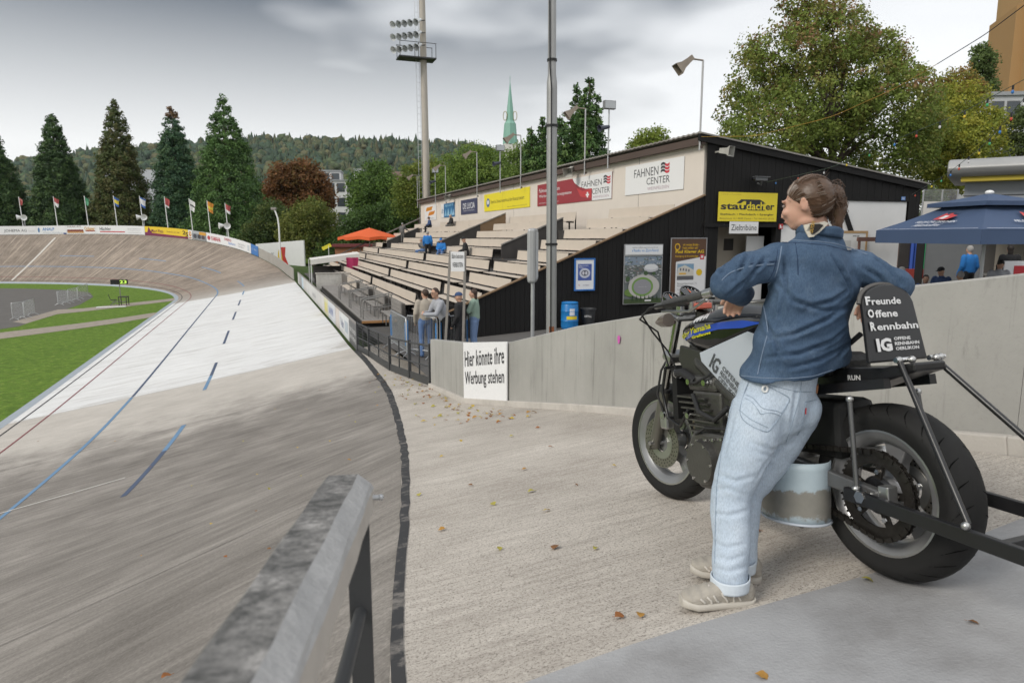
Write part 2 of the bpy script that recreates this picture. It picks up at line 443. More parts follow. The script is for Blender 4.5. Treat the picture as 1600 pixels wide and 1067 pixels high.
# ------------------------------------------------------------------ materials of the ground
def concrete_track(name,white=False):
    n = NT(name);uv = n.node('ShaderNodeUVMap',uv_map='run').outputs[0]
    mp = lambda sc:n.node('ShaderNodeMapping',{'Vector':uv,'Scale':sc}).outputs[0]
    grain = n.noise(mp((9,5,9)),9,4,0.8)
    streak = n.noise(mp((2.4,0.30,1)),1.0,7,0.66,0.35)          # rain streaks down the bank
    fine = n.noise(mp((11,1.3,1)),1.0,6,0.72,0.3)
    broad = n.noise(mp((0.16,0.13,1)),1.0,4,0.6,0.4)
    blot = n.noise(mp((0.9,0.8,1)),1.0,6,0.62)
    sx = n.node('ShaderNodeSeparateXYZ',{0:uv})
    # weathering along the run: sooty round the near bend, clean sandy strip before the white section, brown on the far bend
    run = n.node('ShaderNodeMapRange',{0:sx.outputs[0],1:-8.0,2:140.0,3:0.0,4:1.0}).outputs[0]
    run = n.math('ADD',run,n.math('MULTIPLY',n.math('SUBTRACT',blot,0.5),0.035))
    p = lambda s:(s + 8) / 148
    dark = n.ramp(run,[(p(-8),0.95),(p(11),0.88),(p(15.5),0.68),(p(18.2),0.22),(p(22),0.12),(p(58),0.25),(p(64),0.62),(p(120),0.78)])
    light = n.mix(blot,(0.47,0.435,0.39),(0.60,0.56,0.51))
    soot = n.mix(n.ramp(n.math('ADD',n.math('ADD',n.math('MULTIPLY',streak,0.33),n.math('MULTIPLY',fine,0.33)),n.math('MULTIPLY',blot,0.34)),[(0.38,0.0),(0.50,0.36),(0.60,0.7),(0.70,1.0)]),(0.148,0.134,0.120),(0.38,0.35,0.318))
    k = n.ramp(n.math('ADD',n.math('MULTIPLY',dark,0.75),n.math('MULTIPLY',broad,0.4)),[(0.3,0.0),(0.72,1.0)])
    c = n.mix(k,light,soot)
    c = n.mix(n.ramp(fine,[(0.35,0.45),(0.6,0.0)]),c,n.mix(0.5,c,(0.12,0.11,0.10)))
    if not white:
        c = n.mix(n.ramp(run,[(p(60),0.0),(p(68),1.0)]),c,n.mix(1.0,n.mix(n.ramp(n.noise(mp((5,0.10,1)),1.0,5,0.7),[(0.54,0.0),(0.66,0.8)]),c,(0.50,0.46,0.42)),(1.0,0.90,0.81),'MULTIPLY'))
    else:
        d0 = n.math('ABSOLUTE',n.math('SUBTRACT',sx.outputs[0],40.3))
        edge = n.node('ShaderNodeMapRange',{0:d0,1:16.6,2:18.2,3:0.0,4:0.14}).outputs[0]
        out_edge = n.node('ShaderNodeMapRange',{0:sx.outputs[1],1:8.6,2:9.9,3:0.0,4:0.12}).outputs[0]
        worn = n.math('ADD',n.math('ADD',n.noise(mp((0.9,0.55,1)),1.0,8,0.68,0.5),edge),out_edge)
        wm = n.ramp(worn,[(0.66,0.0),(0.84,0.9)])
        paint = n.mix(n.noise(mp((0.5,0.35,1)),1,6,0.65),(0.64,0.64,0.635),(0.80,0.80,0.79))
        paint = n.mix(n.ramp(n.noise(mp((5,0.6,1)),1,6,0.7),[(0.48,0.0),(0.70,0.6)]),paint,(0.38,0.36,0.335))
        paint = n.mix(n.ramp(n.noise(mp((1.6,0.12,1)),1,7,0.72,0.3),[(0.52,0.0),(0.72,0.5)]),paint,(0.36,0.34,0.31))
        c = n.mix(wm,paint,n.mix(0.6,c,(0.3,0.27,0.24)))
    c = n.mix(n.ramp(grain,[(0.30,0.85),(0.52,0.0),(0.75,0.0)]),c,n.mix(0.62,c,(0.05,0.045,0.04)))
    c = n.mix(n.ramp(grain,[(0.56,0.0),(0.76,0.5)]),c,(0.52,0.48,0.44))
    n.set(color=c,rough=0.9 if not white else 0.75,spec=0.25)
    n.bump(n.math('ADD',grain,n.math('MULTIPLY',fine,0.6)),0.55,0.006)
    return n.m
M_TRACK = concrete_track('weathered_concrete_bank')
M_WHITE = concrete_track('worn_white_paint',True)

def apron_mat():
    n = NT('speckled_concrete_ramp');v = n.coord('Object',rot=(0,0,-TH))
    sp = n.noise(v,105,3,0.8);blot = n.noise(v,0.9,7,0.62);br = n.noise(n.node('ShaderNodeMapping',{'Vector':v,'Scale':(1.2,16,1)}).outputs[0],2.2,6,0.72,0.4)
    c = n.mix(n.ramp(blot,[(0.3,0.0),(0.7,1.0)]),(0.40,0.363,0.32),(0.60,0.555,0.497))
    c = n.mix(n.ramp(br,[(0.36,0.4),(0.56,0.0)]),c,(0.22,0.19,0.165))
    c = n.mix(n.ramp(sp,[(0.33,0.85),(0.5,0.0)]),c,(0.13,0.113,0.097))
    c = n.mix(n.ramp(n.noise(v,38,2,0.8),[(0.58,0.0),(0.74,0.6)]),c,(0.62,0.58,0.52))
    n.set(color=c,rough=0.92,spec=0.2)
    n.bump(n.math('ADD',n.math('MULTIPLY',sp,0.7),br),0.7,0.006)
    return n.m
M_APRON = apron_mat()
def grass_mat(name,a,b,c3):
    n = NT(name);v = n.coord('Object')
    f = n.noise(n.node('ShaderNodeMapping',{'Vector':v,'Rotation':(0,0,TH),'Scale':(1,0.12,1)}).outputs[0],0.5,5,0.6);g = n.noise(v,22,4,0.75);h = n.noise(v,4,5,0.7)
    c = n.mix(f,a,b);c = n.mix(n.ramp(g,[(0.35,0.7),(0.6,0.0)]),c,tuple(x * 0.5 for x in a))
    c = n.mix(n.ramp(n.noise(v,2.4,7,0.8),[(0.40,0.7),(0.60,0.0)]),c,tuple(x * 0.5 for x in a))
    c = n.mix(n.ramp(h,[(0.52,0.0),(0.70,0.6)]),c,c3)
    n.set(color=c,rough=0.85,spec=0.25);n.bump(g,0.9,0.03)
    return n.m
M_GRASS = grass_mat('short_grass',(0.10,0.19,0.018),(0.19,0.31,0.035),(0.27,0.33,0.07))
M_ROUGH = grass_mat('rough_grass',(0.05,0.10,0.02),(0.08,0.13,0.03),(0.16,0.16,0.05))
M_ASPHALT = mat('old_asphalt',(0.115,0.108,0.10),0.9,var=0.3,scale=1.3,bump=0.4,bscale=90,dirt=0.25)
M_GRAVEL = mat('gravel',(0.30,0.26,0.215),0.95,var=0.3,scale=5,bump=0.6,bscale=40,dirt=0.3)
M_SLAB = mat('grey_painted_slab',(0.335,0.335,0.34),0.7,var=0.22,scale=4.5,bump=0.35,bscale=90,dirt=0.5)
M_PAVE = mat('dark_paving',(0.10,0.095,0.09),0.9,var=0.25,scale=2,bump=0.4,bscale=70)

# ------------------------------------------------------------------ track surface in three stretches
def track_part(name,i0,i1,m,w_pad=0.0):
    us = list(range(i0,i1 + 1));nv = 13
    mb = MB();vs = [];uvl = []
    for i in us:
        L = (STA[i][1] - STA[i][0]).length
        for j in range(nv):
            q = j / (nv - 1);p = STA[i][0].lerp(STA[i][1],q)
            vs.append(p + V((0,0,-0.10 * math.sin(PI * q) * min(1,STA[i][1].z / 4))))   # slightly hollow bank
            uvl.append((STA[i][2],L * q))
    fs = [(i*nv+j,i*nv+j+1,(i+1)*nv+j+1,(i+1)*nv+j) for i in range(len(us)-1) for j in range(nv-1)]
    fs = [f[::-1] for f in fs]
    mb.add(vs,fs);me = mb.mesh(name,m,60)
    uv = me.uv_layers.new(name='run')
    for lp in me.loops:uv.data[lp.index].uv = uvl[lp.vertex_index]
    return link(name,me,kind='structure')
I_W0 = int(sta_of(22.0));I_W1 = int(sta_of(58.4));I_END = len(STA) - 1
def hollow(i,w):
    j = int(max(0,min(i,len(STA) - 1)));L = trk_len(j)
    return -0.10 * math.sin(PI * max(0,min(1,w / L))) * min(1,STA[j][1].z / 4)
track_part('track',0,I_W0,M_TRACK)
track_part('track',I_W0,I_W1,M_WHITE)
track_part('track',I_W1,I_END,M_TRACK)
def line(name,label,w,width,s0,s1,m,dz=0.005,step=0.5,w_end=None):
    i0,i1 = sta_of(s0),sta_of(s1);k = max(2,int((i1 - i0) / step));mb = MB();vs = []
    for a in range(k + 1):
        i = i0 + (i1 - i0) * a / k
        wa = w(i) if callable(w) else w
        for b in (-width / 2,width / 2):
            p = trk(i,wa + b,dz);p.z += hollow(i,wa + b);vs.append(p)
    mb.add(vs,[(2*a,2*a+2,2*a+3,2*a+1) for a in range(k)])
    o = mb.build(name,m,kind='structure');o['label'] = label
    return o
def worn_paint(name,col,thr=0.62):
    n = NT(name);v = n.coord('Object')
    f = n.noise(v,7,6,0.7)
    n.set(color=n.mix(n.ramp(f,[(thr,0.0),(thr + 0.14,0.75)]),n.mix(n.noise(v,3,3),tuple(x * 0.8 for x in col),col),(0.24,0.22,0.2)),rough=0.8,spec=0.25)
    return n.m
P_BLUE = worn_paint('faded_blue_paint',(0.15,0.26,0.40));P_NAVY = worn_paint('navy_paint',(0.085,0.11,0.17));P_BLACK = worn_paint('black_paint',(0.035,0.035,0.038),0.7)
P_RED = worn_paint('dull_red_paint',(0.22,0.07,0.075));P_PALE = worn_paint('pale_blue_grey_paint',(0.34,0.38,0.42),0.55);P_CREAM = worn_paint('cream_paint',(0.58,0.56,0.52))
line('track_line','pale blue grey band along the foot of the track',0.02,0.62,-6,128,P_PALE,0.004)
line('track_line','thin black measuring line low on the track',0.62,0.055,-6,128,P_BLACK,0.006)
line('track_line','thin dull red line next to the black measuring line',1.32,0.055,-6,128,P_RED,0.006)
line('track_line','long blue line running a third of the way up the bank',3.42,0.09,-6,22,P_BLUE,0.006)
line('track_line','dark blue stretch of the long line on the white section',3.42,0.08,22,58,P_NAVY,0.006)
line('track_line','faded blue stretch of the long line round the far bend',3.42,0.10,58,128,P_BLUE,0.006)
for a,b,m in ((11.6,14.4,P_NAVY),(14.4,16.6,P_BLUE),(20.6,22.9,P_BLUE),(22.9,25.3,P_NAVY),(29.8,34,P_NAVY),(38.5,42.5,P_NAVY),(46.5,50.5,P_NAVY),(55,59,P_BLUE),(63,67,P_BLUE),(72,76,P_BLUE),(82,86,P_BLUE),(92,96,P_BLUE),(103,107,P_BLUE)):
    line('track_dash','blue dash high on the bank',5.55,0.10,a,b,m,0.006)
# cross lines
def cross(s,w0,w1,width,m,label,slant=0.0):
    i = sta_of(s);mb = MB();vs = [];k = 16
    for a in range(k + 1):
        w = lerp(w0,w1,a / k)
        for b in (-1,1):
            p = trk(i + (b * width / 2) / 0.5 + slant * a / k,w,0.007);p.z += hollow(i,w);vs.append(p)
    mb.add(vs,[(2*a,2*a+1,2*a+3,2*a+2) for a in range(k)])
    o = mb.build('track_line',m,kind='structure');o['label'] = label
cross(13.0,2.6,5.2,0.05,P_CREAM,'thin white cross mark by the end of the blue line')
cross(98.5,0.6,9.3,0.16,P_CREAM,'pale cross line running up the far bend')
cross(22.05,0.6,9.6,0.035,P_CREAM,'joint line along the near edge of the white section')
# expansion joints of the slabs
P_JOINT = mat('joint_tar',(0.10,0.09,0.085),0.9)
for s in range(66,126,3):
    cross(s + 0.4,0.4,9.7,0.03,P_JOINT,'expansion joint across the far bend')
for s in (6,16.5):
    cross(s,0.4,9.6,0.012,P_JOINT,'expansion joint across the near bank')

# ------------------------------------------------------------------ ramp beside the track, its dark edge line and the grey slab
mb = MB();ss = [-8 + 0.25 * i for i in range(int(31.2 / 0.25) + 1)]
mb.grid(lambda s,q:W(s,lerp(interp(s,DARK) + (0.0 if s < 20 else (s - 20) * 0.08),3.62 if s < 14.6 else 3.62,q),zap(s,lerp(interp(s,DARK),3.62,q)) + 0.003),ss,[j / 8 for j in range(9)])
mb.build('ramp_apron',M_APRON,smooth=60,kind='structure')
M_TARLINE = worn_paint('black_edge_paint',(0.05,0.05,0.052),0.53)
mb = MB()
rl = random.Random(5)
EW = lambda s:interp(s,[(-8,0.040),(3,0.048),(8,0.085),(15,0.14),(23,0.17)])
_j = [rl.uniform(-0.008,0.008) for _ in ss]
mb.grid(lambda s,q:W(s,interp(s,DARK) + q * EW(s) + _j[ss.index(s)],zap(s,interp(s,DARK) + q * EW(s)) + 0.007),[s for s in ss if s < 22.6],[0,1])
o = mb.build('edge_line',M_TARLINE,kind='structure');o['label'] = 'wide black painted line curving along the outer edge of the track'
mb = MB()
mb.grid(lambda s,q:W(s + (0.02 * math.sin(9 * q) if s > 1.6 else 0),lerp(0.55,3.5,q),zap(s,lerp(0.55,3.5,q)) + 0.009),[-6 + 0.31 * i for i in range(26)],[j / 12 for j in range(13)])
o = mb.build('painted_slab',M_SLAB,kind='structure');o['label'] = 'smooth grey painted concrete slab under the rear wheel'

# ------------------------------------------------------------------ infield, outer ground
mb = MB()
inn = [p[0] for p in STA]
poly = [inn[i] for i in range(0,len(inn),2)] + [W(60,-75,0),W(-30,-75,0),W(-30,-16,0)]
from mathutils.geometry import tessellate_polygon
def flat(name,pts,m,z,label=None):
    mb = MB();vs = [V((p.x,p.y,z)) for p in pts]
    mb.add(vs,[tuple(reversed(t)) if (vs[t[1]]-vs[t[0]]).cross(vs[t[2]]-vs[t[0]]).z < 0 else tuple(t) for t in tessellate_polygon([vs])])
    o = mb.build(name,m,kind='structure')
    if label:o['label'] = label
    return o
flat('infield_grass',poly,M_GRASS,0.0)
P0 = lambda L:[at_z(u,v,0) for u,v in L]
flat('infield_asphalt',[W(10,-60)] + P0([(-10,516),(30,510),(85,490),(125,476),(146,464),(140,457),(100,453),(40,451),(-10,450.5)]) + [W(80,-66),W(40,-70)],M_ASPHALT,0.006,'worn asphalt yard in the middle of the infield')
flat('gravel_path',P0([(20,503),(75,488),(90,484),(130,482),(200,474),(255,468),(278,465.5),(272,470),(200,479),(130,487),(90,491),(40,506)]),M_GRAVEL,0.010,'gravel path behind the scoreboard table')
flat('gravel_path',P0([(-10,521),(60,513),(120,506),(180,498),(240,489),(250,488),(236,496),(180,505.5),(120,514),(60,522),(-10,531)]),M_GRAVEL,0.010,'gravel path crossing the lawn to the track')
# ground: a wide sheet to the horizon, and the banks that carry the outer edge of the track
mb = MB();mb.add([(-6000,-2500,-0.6),(6000,-2500,-0.6),(6000,6000,-0.6),(-6000,6000,-0.6)],[(0,1,2,3)])
mb.build('ground',M_ROUGH,kind='structure')
mb = MB();vs = [];cols = ((0.05,-0.03),(0.8,-0.25),(4,None),(14,None),(60,None),(260,None))
for i in range(0,len(STA),2):
    a,b = STA[i][0],STA[i][1];d = (b - a);d.z = 0;d.normalize();zb = b.z
    base = 1.25 if STA[i][2] > 14 else 2.2
    for w,dz in cols:
        z = zb + dz if dz is not None else (lerp(zb,base,0.6) - 0.2 if w == 4 and zb > 2.4 else min(base,zb - 0.1))
        vs.append(V((b.x,b.y,0)) + d * w + V((0,0,z)))
n_ = len(cols);r_ = len(vs) // n_
mb.add(vs,[(i*n_+j,(i+1)*n_+j,(i+1)*n_+j+1,i*n_+j+1) for i in range(r_-1) for j in range(n_-1)])
mb.build('outer_ground',M_ROUGH,kind='structure')
mb = MB();mb.grid(lambda s,t:W(s,t,5.3 + (s + 8) * -0.02),[-90,-40,-8.05],[-0.5,20,60]);mb.build('rear_bounce_sheet',M_GRAVEL,kind='structure')  # unseen gravel sheet behind the camera, added for reflections and warm bounce light
# plaza behind the parapet, rising towards the snack bar
def zpl(s,t):
    return interp(s,[(14,2.05),(18,2.05),(25,1.66),(40,1.62)]) + max(0,t - 5) * 0.06
mb = MB()
mb.grid(lambda s,t:W(s,t,zpl(s,t)),[-6,4,12,15,18,20,22,25,30,70],[3.3,4,5,8,12,16,20,26,34,60])
mb.build('plaza',M_PAVE,kind='structure')
# ------------------------------------------------------------------ grandstand: stepped deck, gable, back wall, roof
M_BLACKB = mat('black_stained_board',(0.012,0.0115,0.0115),0.72,spec=0.22,var=0.35,scale=3,bump=0.3,bscale=40,stretch=(1,1,0.15))
M_BLACKW = mat('weathered_black_wood',(0.05,0.046,0.044),0.8,var=0.35,scale=3,bump=0.4,bscale=30,dirt=0.2)
M_DKCONC = mat('dark_concrete',(0.13,0.118,0.105),0.9,var=0.25,scale=1.5,bump=0.3,bscale=40,dirt=0.35)
M_BENCH = mat('beige_bench_laminate',(0.52,0.455,0.385),0.55,var=0.06,scale=2.0,bump=0.05,dirt=0.10)
M_CREAM = mat('cream_render',(0.66,0.60,0.535),0.85,var=0.05,scale=1.2,bump=0.1,bscale=50,dirt=0.05)
M_FASCIA = mat('brown_fascia_wood',(0.085,0.06,0.05),0.8,var=0.35,scale=4,bump=0.4,bscale=30,stretch=(1,0.1,1),dirt=0.15)
M_FIBRE = mat('fibre_cement_sheet',(0.26,0.245,0.225),0.9,var=0.3,scale=2,bump=0.3,bscale=30,dirt=0.3)
M_BROWNB = mat('brown_board',(0.20,0.13,0.075),0.7,var=0.25,scale=4,stretch=(1,1,6),bump=0.2)
M_STEEL = mat('grey_steel_tube',(0.24,0.235,0.225),0.5,metal=0.6,var=0.2,scale=5)
M_GALV = mat('galvanised_steel',(0.48,0.49,0.50),0.45,metal=0.75,var=0.18,scale=7)
M_DKMET = mat('dark_grey_painted_steel',(0.055,0.057,0.060),0.5,metal=0.3,var=0.2,scale=5)
M_WHITEP = mat('white_paint',(0.74,0.74,0.73),0.5,var=0.04,scale=3,dirt=0.05)
M_GREYW = mat('grey_weathered_plank',(0.23,0.215,0.20),0.85,var=0.3,scale=4,stretch=(1,0.15,1),bump=0.3,bscale=40)
S0,S1 = 21.0,68.6
ROW_P,ROW_R = 1.02,0.42
def row_t(i):return 5.47 + ROW_P * i          # backrest of row i
def row_z(i):return 2.95 + ROW_R * i          # top of that backrest
NROW = 9
stand = sthing('grandstand','long black timber grandstand with a cream back wall and low roof','grandstand',S0,5.0,1.6)
def SL(mb,name,m,**k):                      # build a part given in (t, s, z) of the place
    mb.v = [(a - 5.0,b - S0,c - 1.6) for a,b,c in mb.v]
    return mb.build(name,m,stand,**k)
# stepped deck, cut where the three stairways come up
prof = [(4.95,1.2),(4.95,2.02)]
for i in range(NROW):
    t = row_t(i) + 0.05;z = row_z(i) - 0.86
    prof += [(t - ROW_P + (0.45 if i == 0 else 0.0),z),(t,z)]
prof += [(14.72,row_z(NROW - 1) - 0.86),(14.72,1.2)]
mb = MB();k = len(prof)
vs = [(a,S0 + 0.12,b) for a,b in prof] + [(a,S1,b) for a,b in prof]
mb.add(vs,[tuple(range(k - 1,-1,-1)),tuple(range(k,2 * k))] + [(i,(i+1) % k,k+(i+1) % k,k+i) for i in range(k)])
SL(mb,'stepped_deck',M_BLACKW)
SL(MB().box(4.80,4.95,S0 + 5.2,S1 - 3.4,1.5,2.62),'front_wall',M_DKCONC,bev=0.02)
# gable: vertical boards under the slope
def slope_z(t):return 3.25 + (t - 6.43) * 0.4055
tb = 4.9;i = 0
while tb < 14.75:
    w = 0.168
    mb = MB();a,b = tb,min(tb + w - 0.008,14.75)
    mb.add([(a,S0,1.3),(b,S0,1.3),(b,S0,slope_z(b)),(a,S0,slope_z(a)),(a,S0 + 0.03,1.3),(b,S0 + 0.03,1.3),(b,S0 + 0.03,slope_z(b)),(a,S0 + 0.03,slope_z(a))],
           [(0,1,2,3),(7,6,5,4),(4,5,1,0),(5,6,2,1),(6,7,3,2),(7,4,0,3)])
    mb.v = [(x,y + (0.006 if i % 2 else 0.0),z) for x,y,z in mb.v]
    SL(mb,'board',M_BLACKB);tb += w;i += 1
SL(MB().bar((4.85,S0 + 0.03,slope_z(4.85) + 0.02),(14.75,S0 + 0.03,slope_z(14.75) + 0.02),0.16,0.04),'slope_cap',M_BROWNB)
SL(MB().box(4.9,14.7,S0 + 0.045,S0 + 0.09,1.3,3.0),'gable_backing',M_BLACKB)
# back wall with its banners further down, roof and eave
ZT = 8.62
SL(MB().box(14.72,14.92,S0 + 0.10,S1,row_z(NROW - 1) - 1.4,ZT),'back_wall',M_CREAM)
for s in (25.6,41.0,54.0):
    SL(MB().box(14.712,14.72,s,s + 0.02,6.3,ZT),'wall_joint',M_GREYW)
SL(MB().box(14.46,14.60,S0 - 0.12,S1 + 0.3,8.36,8.62),'fascia',M_FASCIA,bev=0.01)
SL(MB().box(14.60,14.72,S0 - 0.10,S1 + 0.25,8.50,8.60),'soffit',M_FASCIA)
mb = MB()                                      # corrugated roof sheets
ns = int((S1 - S0 + 0.6) / 0.16)
def rz(t):return 8.70 - (t - 14.4) * 0.134
vs = []
for i in range(ns + 1):
    s = S0 - 0.2 + i * 0.16
    for t in (14.36,25.2):
        for dz in (0.0,0.055):vs.append((t,s,rz(t) + dz + 0.035 * (i % 2)))
fs = []
for i in range(ns):
    a = i * 4;b = a + 4
    fs += [(a+1,b+1,b+3,a+3),(a,a+2,b+2,b),(a,b,b+1,a+1),(a+2,a+3,b+3,b+2)]
fs += [(0,1,3,2),(ns*4,ns*4+2,ns*4+3,ns*4+1)]
mb.add(vs,fs);SL(mb,'roof',M_FIBRE)
# back building seen on its gable side: upper boarded part, opening, half-timbered infill
tb = 14.75;i = 0
while tb < 24.95:
    w = 0.185;a,b = tb,min(tb + w - 0.008,24.95);zb = 5.62 if b < 18.9 else (6.55 if b < 24.4 else 2.3)
    if b < 15.2:zb = 2.2
    mb = MB()
    mb.add([(a,S0 - 0.05,zb),(b,S0 - 0.05,zb),(b,S0 - 0.05,rz(b) - 0.02),(a,S0 - 0.05,rz(a) - 0.02),(a,S0 - 0.015,zb),(b,S0 - 0.015,zb),(b,S0 - 0.015,rz(b) - 0.02),(a,S0 - 0.015,rz(a) - 0.02)],
           [(0,1,2,3),(7,6,5,4),(4,5,1,0),(5,6,2,1),(6,7,3,2),(7,4,0,3)])
    mb.v = [(x,y + (0.006 if i % 2 else 0.0),z) for x,y,z in mb.v]
    SL(mb,'board',M_BLACKB);tb += w;i += 1
mb = MB()
for t0,t1 in ((14.3,25.15),):
    mb.add([(t0,S0 - 0.16,rz(t0) - 0.24),(t1,S0 - 0.16,rz(t1) - 0.24),(t1,S0 - 0.16,rz(t1) - 0.01),(t0,S0 - 0.16,rz(t0) - 0.01),(t0,S0 - 0.08,rz(t0) - 0.24),(t1,S0 - 0.08,rz(t1) - 0.24),(t1,S0 - 0.08,rz(t1) - 0.01),(t0,S0 - 0.08,rz(t0) - 0.01)],
           [(0,1,2,3),(7,6,5,4),(4,5,1,0),(5,6,2,1),(6,7,3,2),(7,4,0,3)])
SL(mb,'verge_board',M_BLACKB)
# lower storey: opening with a pale room behind, white infill with dark braces
M_ROOM = mat('pale_room_panel',(0.42,0.375,0.31),0.8,var=0.08,scale=2)
SL(MB().box(15.05,18.2,S0 + 1.3,S0 + 1.36,2.3,5.6),'room_wall',M_ROOM)
SL(MB().box(15.05,24.8,S0 + 0.05,S0 + 2.6,5.62,5.68),'room_ceiling',M_ROOM)
SL(MB().box(15.05,18.6,S0 + 0.05,S0 + 2.6,2.22,2.26),'room_floor',M_DKCONC)
for t in (15.75,16.6):
    SL(MB().box(t,t + 0.42,S0 + 1.27,S0 + 1.298,4.65,5.1),'hatch',M_BLACKW)
SL(MB().box(17.1,17.9,S0 + 0.6,S0 + 0.64,2.3,5.2),'room_screen',M_WHITEP)
SL(MB().box(15.0,15.35,S0 - 0.02,S0 + 0.3,1.9,5.62),'corner_post',M_BLACKB)
SL(MB().box(14.7,17.9,S0 - 0.10,S0 - 0.052,5.52,5.64),'lintel',M_BLACKB)
SL(MB().box(17.9,18.15,S0 - 0.02,S0 + 0.2,1.9,5.62),'corner_post',M_BLACKB)
SL(MB().box(18.15,24.3,S0 + 0.0,S0 + 0.05,1.9,6.6),'white_infill',M_WHITEP)
for a,b,w in (((20.85,6.62),(22.3,3.9),0.2),((18.2,5.95),(21.2,5.95),0.14),((18.2,3.4),(24.3,3.4),0.14)):
    SL(MB().bar((a[0],S0 - 0.012,a[1]),(b[0],S0 - 0.012,b[1]),0.05,w,(0,-1,0)) if False else MB().bar((a[0],S0 - 0.02,a[1]),(b[0],S0 - 0.02,b[1]),0.06,w,V((b[1]-a[1],0,a[0]-b[0]))),'timber_brace',M_BLACKB)
SL(MB().box(24.3,24.95,S0 - 0.03,S0 + 0.2,1.9,5.3),'corner_post',M_BLACKB)
SL(MB().box(24.75,24.95,S0 + 0.2,S0 + 30,2.0,7.2),'rear_wall',M_BLACKB)
# stairway side panels between the upper rows
def stair_panel(s,t0,t1,m,tm=None,h=0.95):
    def pan(a,b,mm,nm='stair_panel'):
        mb = MB()
        za,zb = slope_z(a) + 0.12,slope_z(b) + 0.12
        mb.add([(a,s,za - h),(b,s,zb - h),(b,s,zb),(a,s,za),(a,s + 0.08,za - h),(b,s + 0.08,zb - h),(b,s + 0.08,zb),(a,s + 0.08,za)],
               [(0,1,2,3),(7,6,5,4),(4,5,1,0),(5,6,2,1),(6,7,3,2),(7,4,0,3)])
        SL(mb,nm,mm,bev=0.01)
    pan(t0,tm or t1,m)
    if tm:pan(tm + 0.004,t1,M_BROWNB)
    SL(MB().bar((t0,s + 0.04,slope_z(t0) + 0.16),(t1,s + 0.04,slope_z(t1) + 0.16),0.14,0.05),'stair_panel_cap',M_GREYW)
stair_panel(29.2,9.9,12.9,M_BLACKW)
stair_panel(41.6,9.9,14.4,M_BLACKW,12.7)
stair_panel(60.2,9.9,12.7,M_BLACKW)
SL(MB().bar((9.9,29.15,4.15),(10.5,29.15,3.95),0.05,0.12),'stair_brace',M_BROWNB)
# far end railing of the stand: handrail with posts down the slope
fe = MB()
fe.bar((5.2,S1 - 2.2,2.95),(14.6,S1,6.95),0.10,0.10)
for t in (6.5,8.5,10.5,12.5,14.2):
    s_ = lerp(S1 - 2.2,S1,(t - 5.2) / 9.4);fe.bar((t,s_,slope_z(t) - 1.1),(t,s_,slope_z(t) - 0.05),0.10,0.10)
SL(fe,'end_railing',M_GREYW)

# benches: one seat plank row and one back board per section and row, with brackets
B_SEC_LOW = [('between the gable and the first aisle',21.2,26.05),('between the first and second aisle',26.75,38.4),('between the second and third aisle',39.2,55.75),('beyond the third aisle',56.55,65.6)]
B_SEC_UP = [('next to the gable',21.2,26.1),('between the first and second stair panel',29.4,38.6),('between the second and third stair panel',41.9,56.0),('beyond the third stair panel',60.5,66.4)]
rb = random.Random(11)
for i in range(NROW):
    secs = B_SEC_LOW if i < 4 else B_SEC_UP
    t,z = row_t(i),row_z(i)
    for nm,a,b in secs:
        if i == 0 and a < 22:b = 25.2
        if a > 56:b -= 0.0
        o = sthing('bench','beige plank bench in the %s row, %s' % (ORD[i] if i else 'front',nm),'bench',a,t,z - 0.86,'beige benches of the grandstand')
        L = b - a;n_p = max(1,round(L / 3.0));tilt = 0.05
        for j in range(n_p):                                   # planks butt end to end
            y0,y1 = L * j / n_p,L * (j + 1) / n_p - 0.006
            d = rb.uniform(-0.006,0.006)
            mb = MB();q = 0.022
            mb.add([(-tilt,y0,0.50+d),(q-tilt,y0,0.50+d),(q-tilt,y1,0.50+d),(-tilt,y1,0.50+d),(0,y0,0.86+d),(q,y0,0.86+d),(q,y1,0.86+d),(0,y1,0.86+d)],
                   [(3,2,1,0),(4,5,6,7),(0,1,5,4),(1,2,6,5),(2,3,7,6),(3,0,4,7)])
            mb.build('back_board',M_BENCH,o)
            MB().box(-0.47,-0.06,y0,y1,0.418 + d,0.442 + d).build('seat_plank',M_BENCH,o)
        for j in range(n_p + 1):
            mb = MB();y = min(max(L * j / n_p,0.15),L - 0.15)
            mb.box(-0.42,-0.05,y - 0.025,y + 0.025,0.36,0.415).box(-0.30,-0.24,y - 0.025,y + 0.025,0.0,0.36).box(0.026,0.07,y - 0.025,y + 0.025,0.0,0.80)
            mb.build('bracket',M_BLACKB,o)

# ------------------------------------------------------------------ banners on the cream wall; local x runs towards the near end
def wall_board(name,label,cat,u0,u1,v_top0,v_bot0,v_top1,v_bot1,base,items,**kw):
    """a board on the back wall; u0 is its far edge, u1 its near edge"""
    T = 14.70
    a = at_t(u0,v_bot0,T);b = at_t(u1,v_bot1,T);c = at_t(u0,v_top0,T);d = at_t(u1,v_top1,T)
    zb = (a.z + b.z) / 2;zt = (c.z + d.z) / 2;sa,sb = to_st(a)[0],to_st(b)[0]
    return board(name,label,cat,W(sa,T,zb),-dS,(0,0,1),sa - sb,zt - zb,base,items,thick=0.015,**kw)
BW = ink((0.74,0.74,0.74));DK = (0.03,0.03,0.035)
def flag_mark(x0,x1,y0,y1,aspect=1.0):
    """three waving stripes, black half and red half"""
    out = []
    for r in range(3):
        yb = y0 + (y1 - y0) * r / 3
        for half,colr in ((0,(0.05,0.05,0.055)),(1,(0.55,0.04,0.06))):
            up,lo = [],[]
            for k in range(9):
                q = half * 0.5 + 0.5 * k / 8;x = x0 + (x1 - x0) * q
                w = 0.12 * (y1 - y0) * math.sin(q * 2 * PI)
                up.append((x,yb + (y1 - y0) * 0.25 + w));lo.append((x,yb + w))
            out.append(('p',lo + up[::-1],colr))
    return out
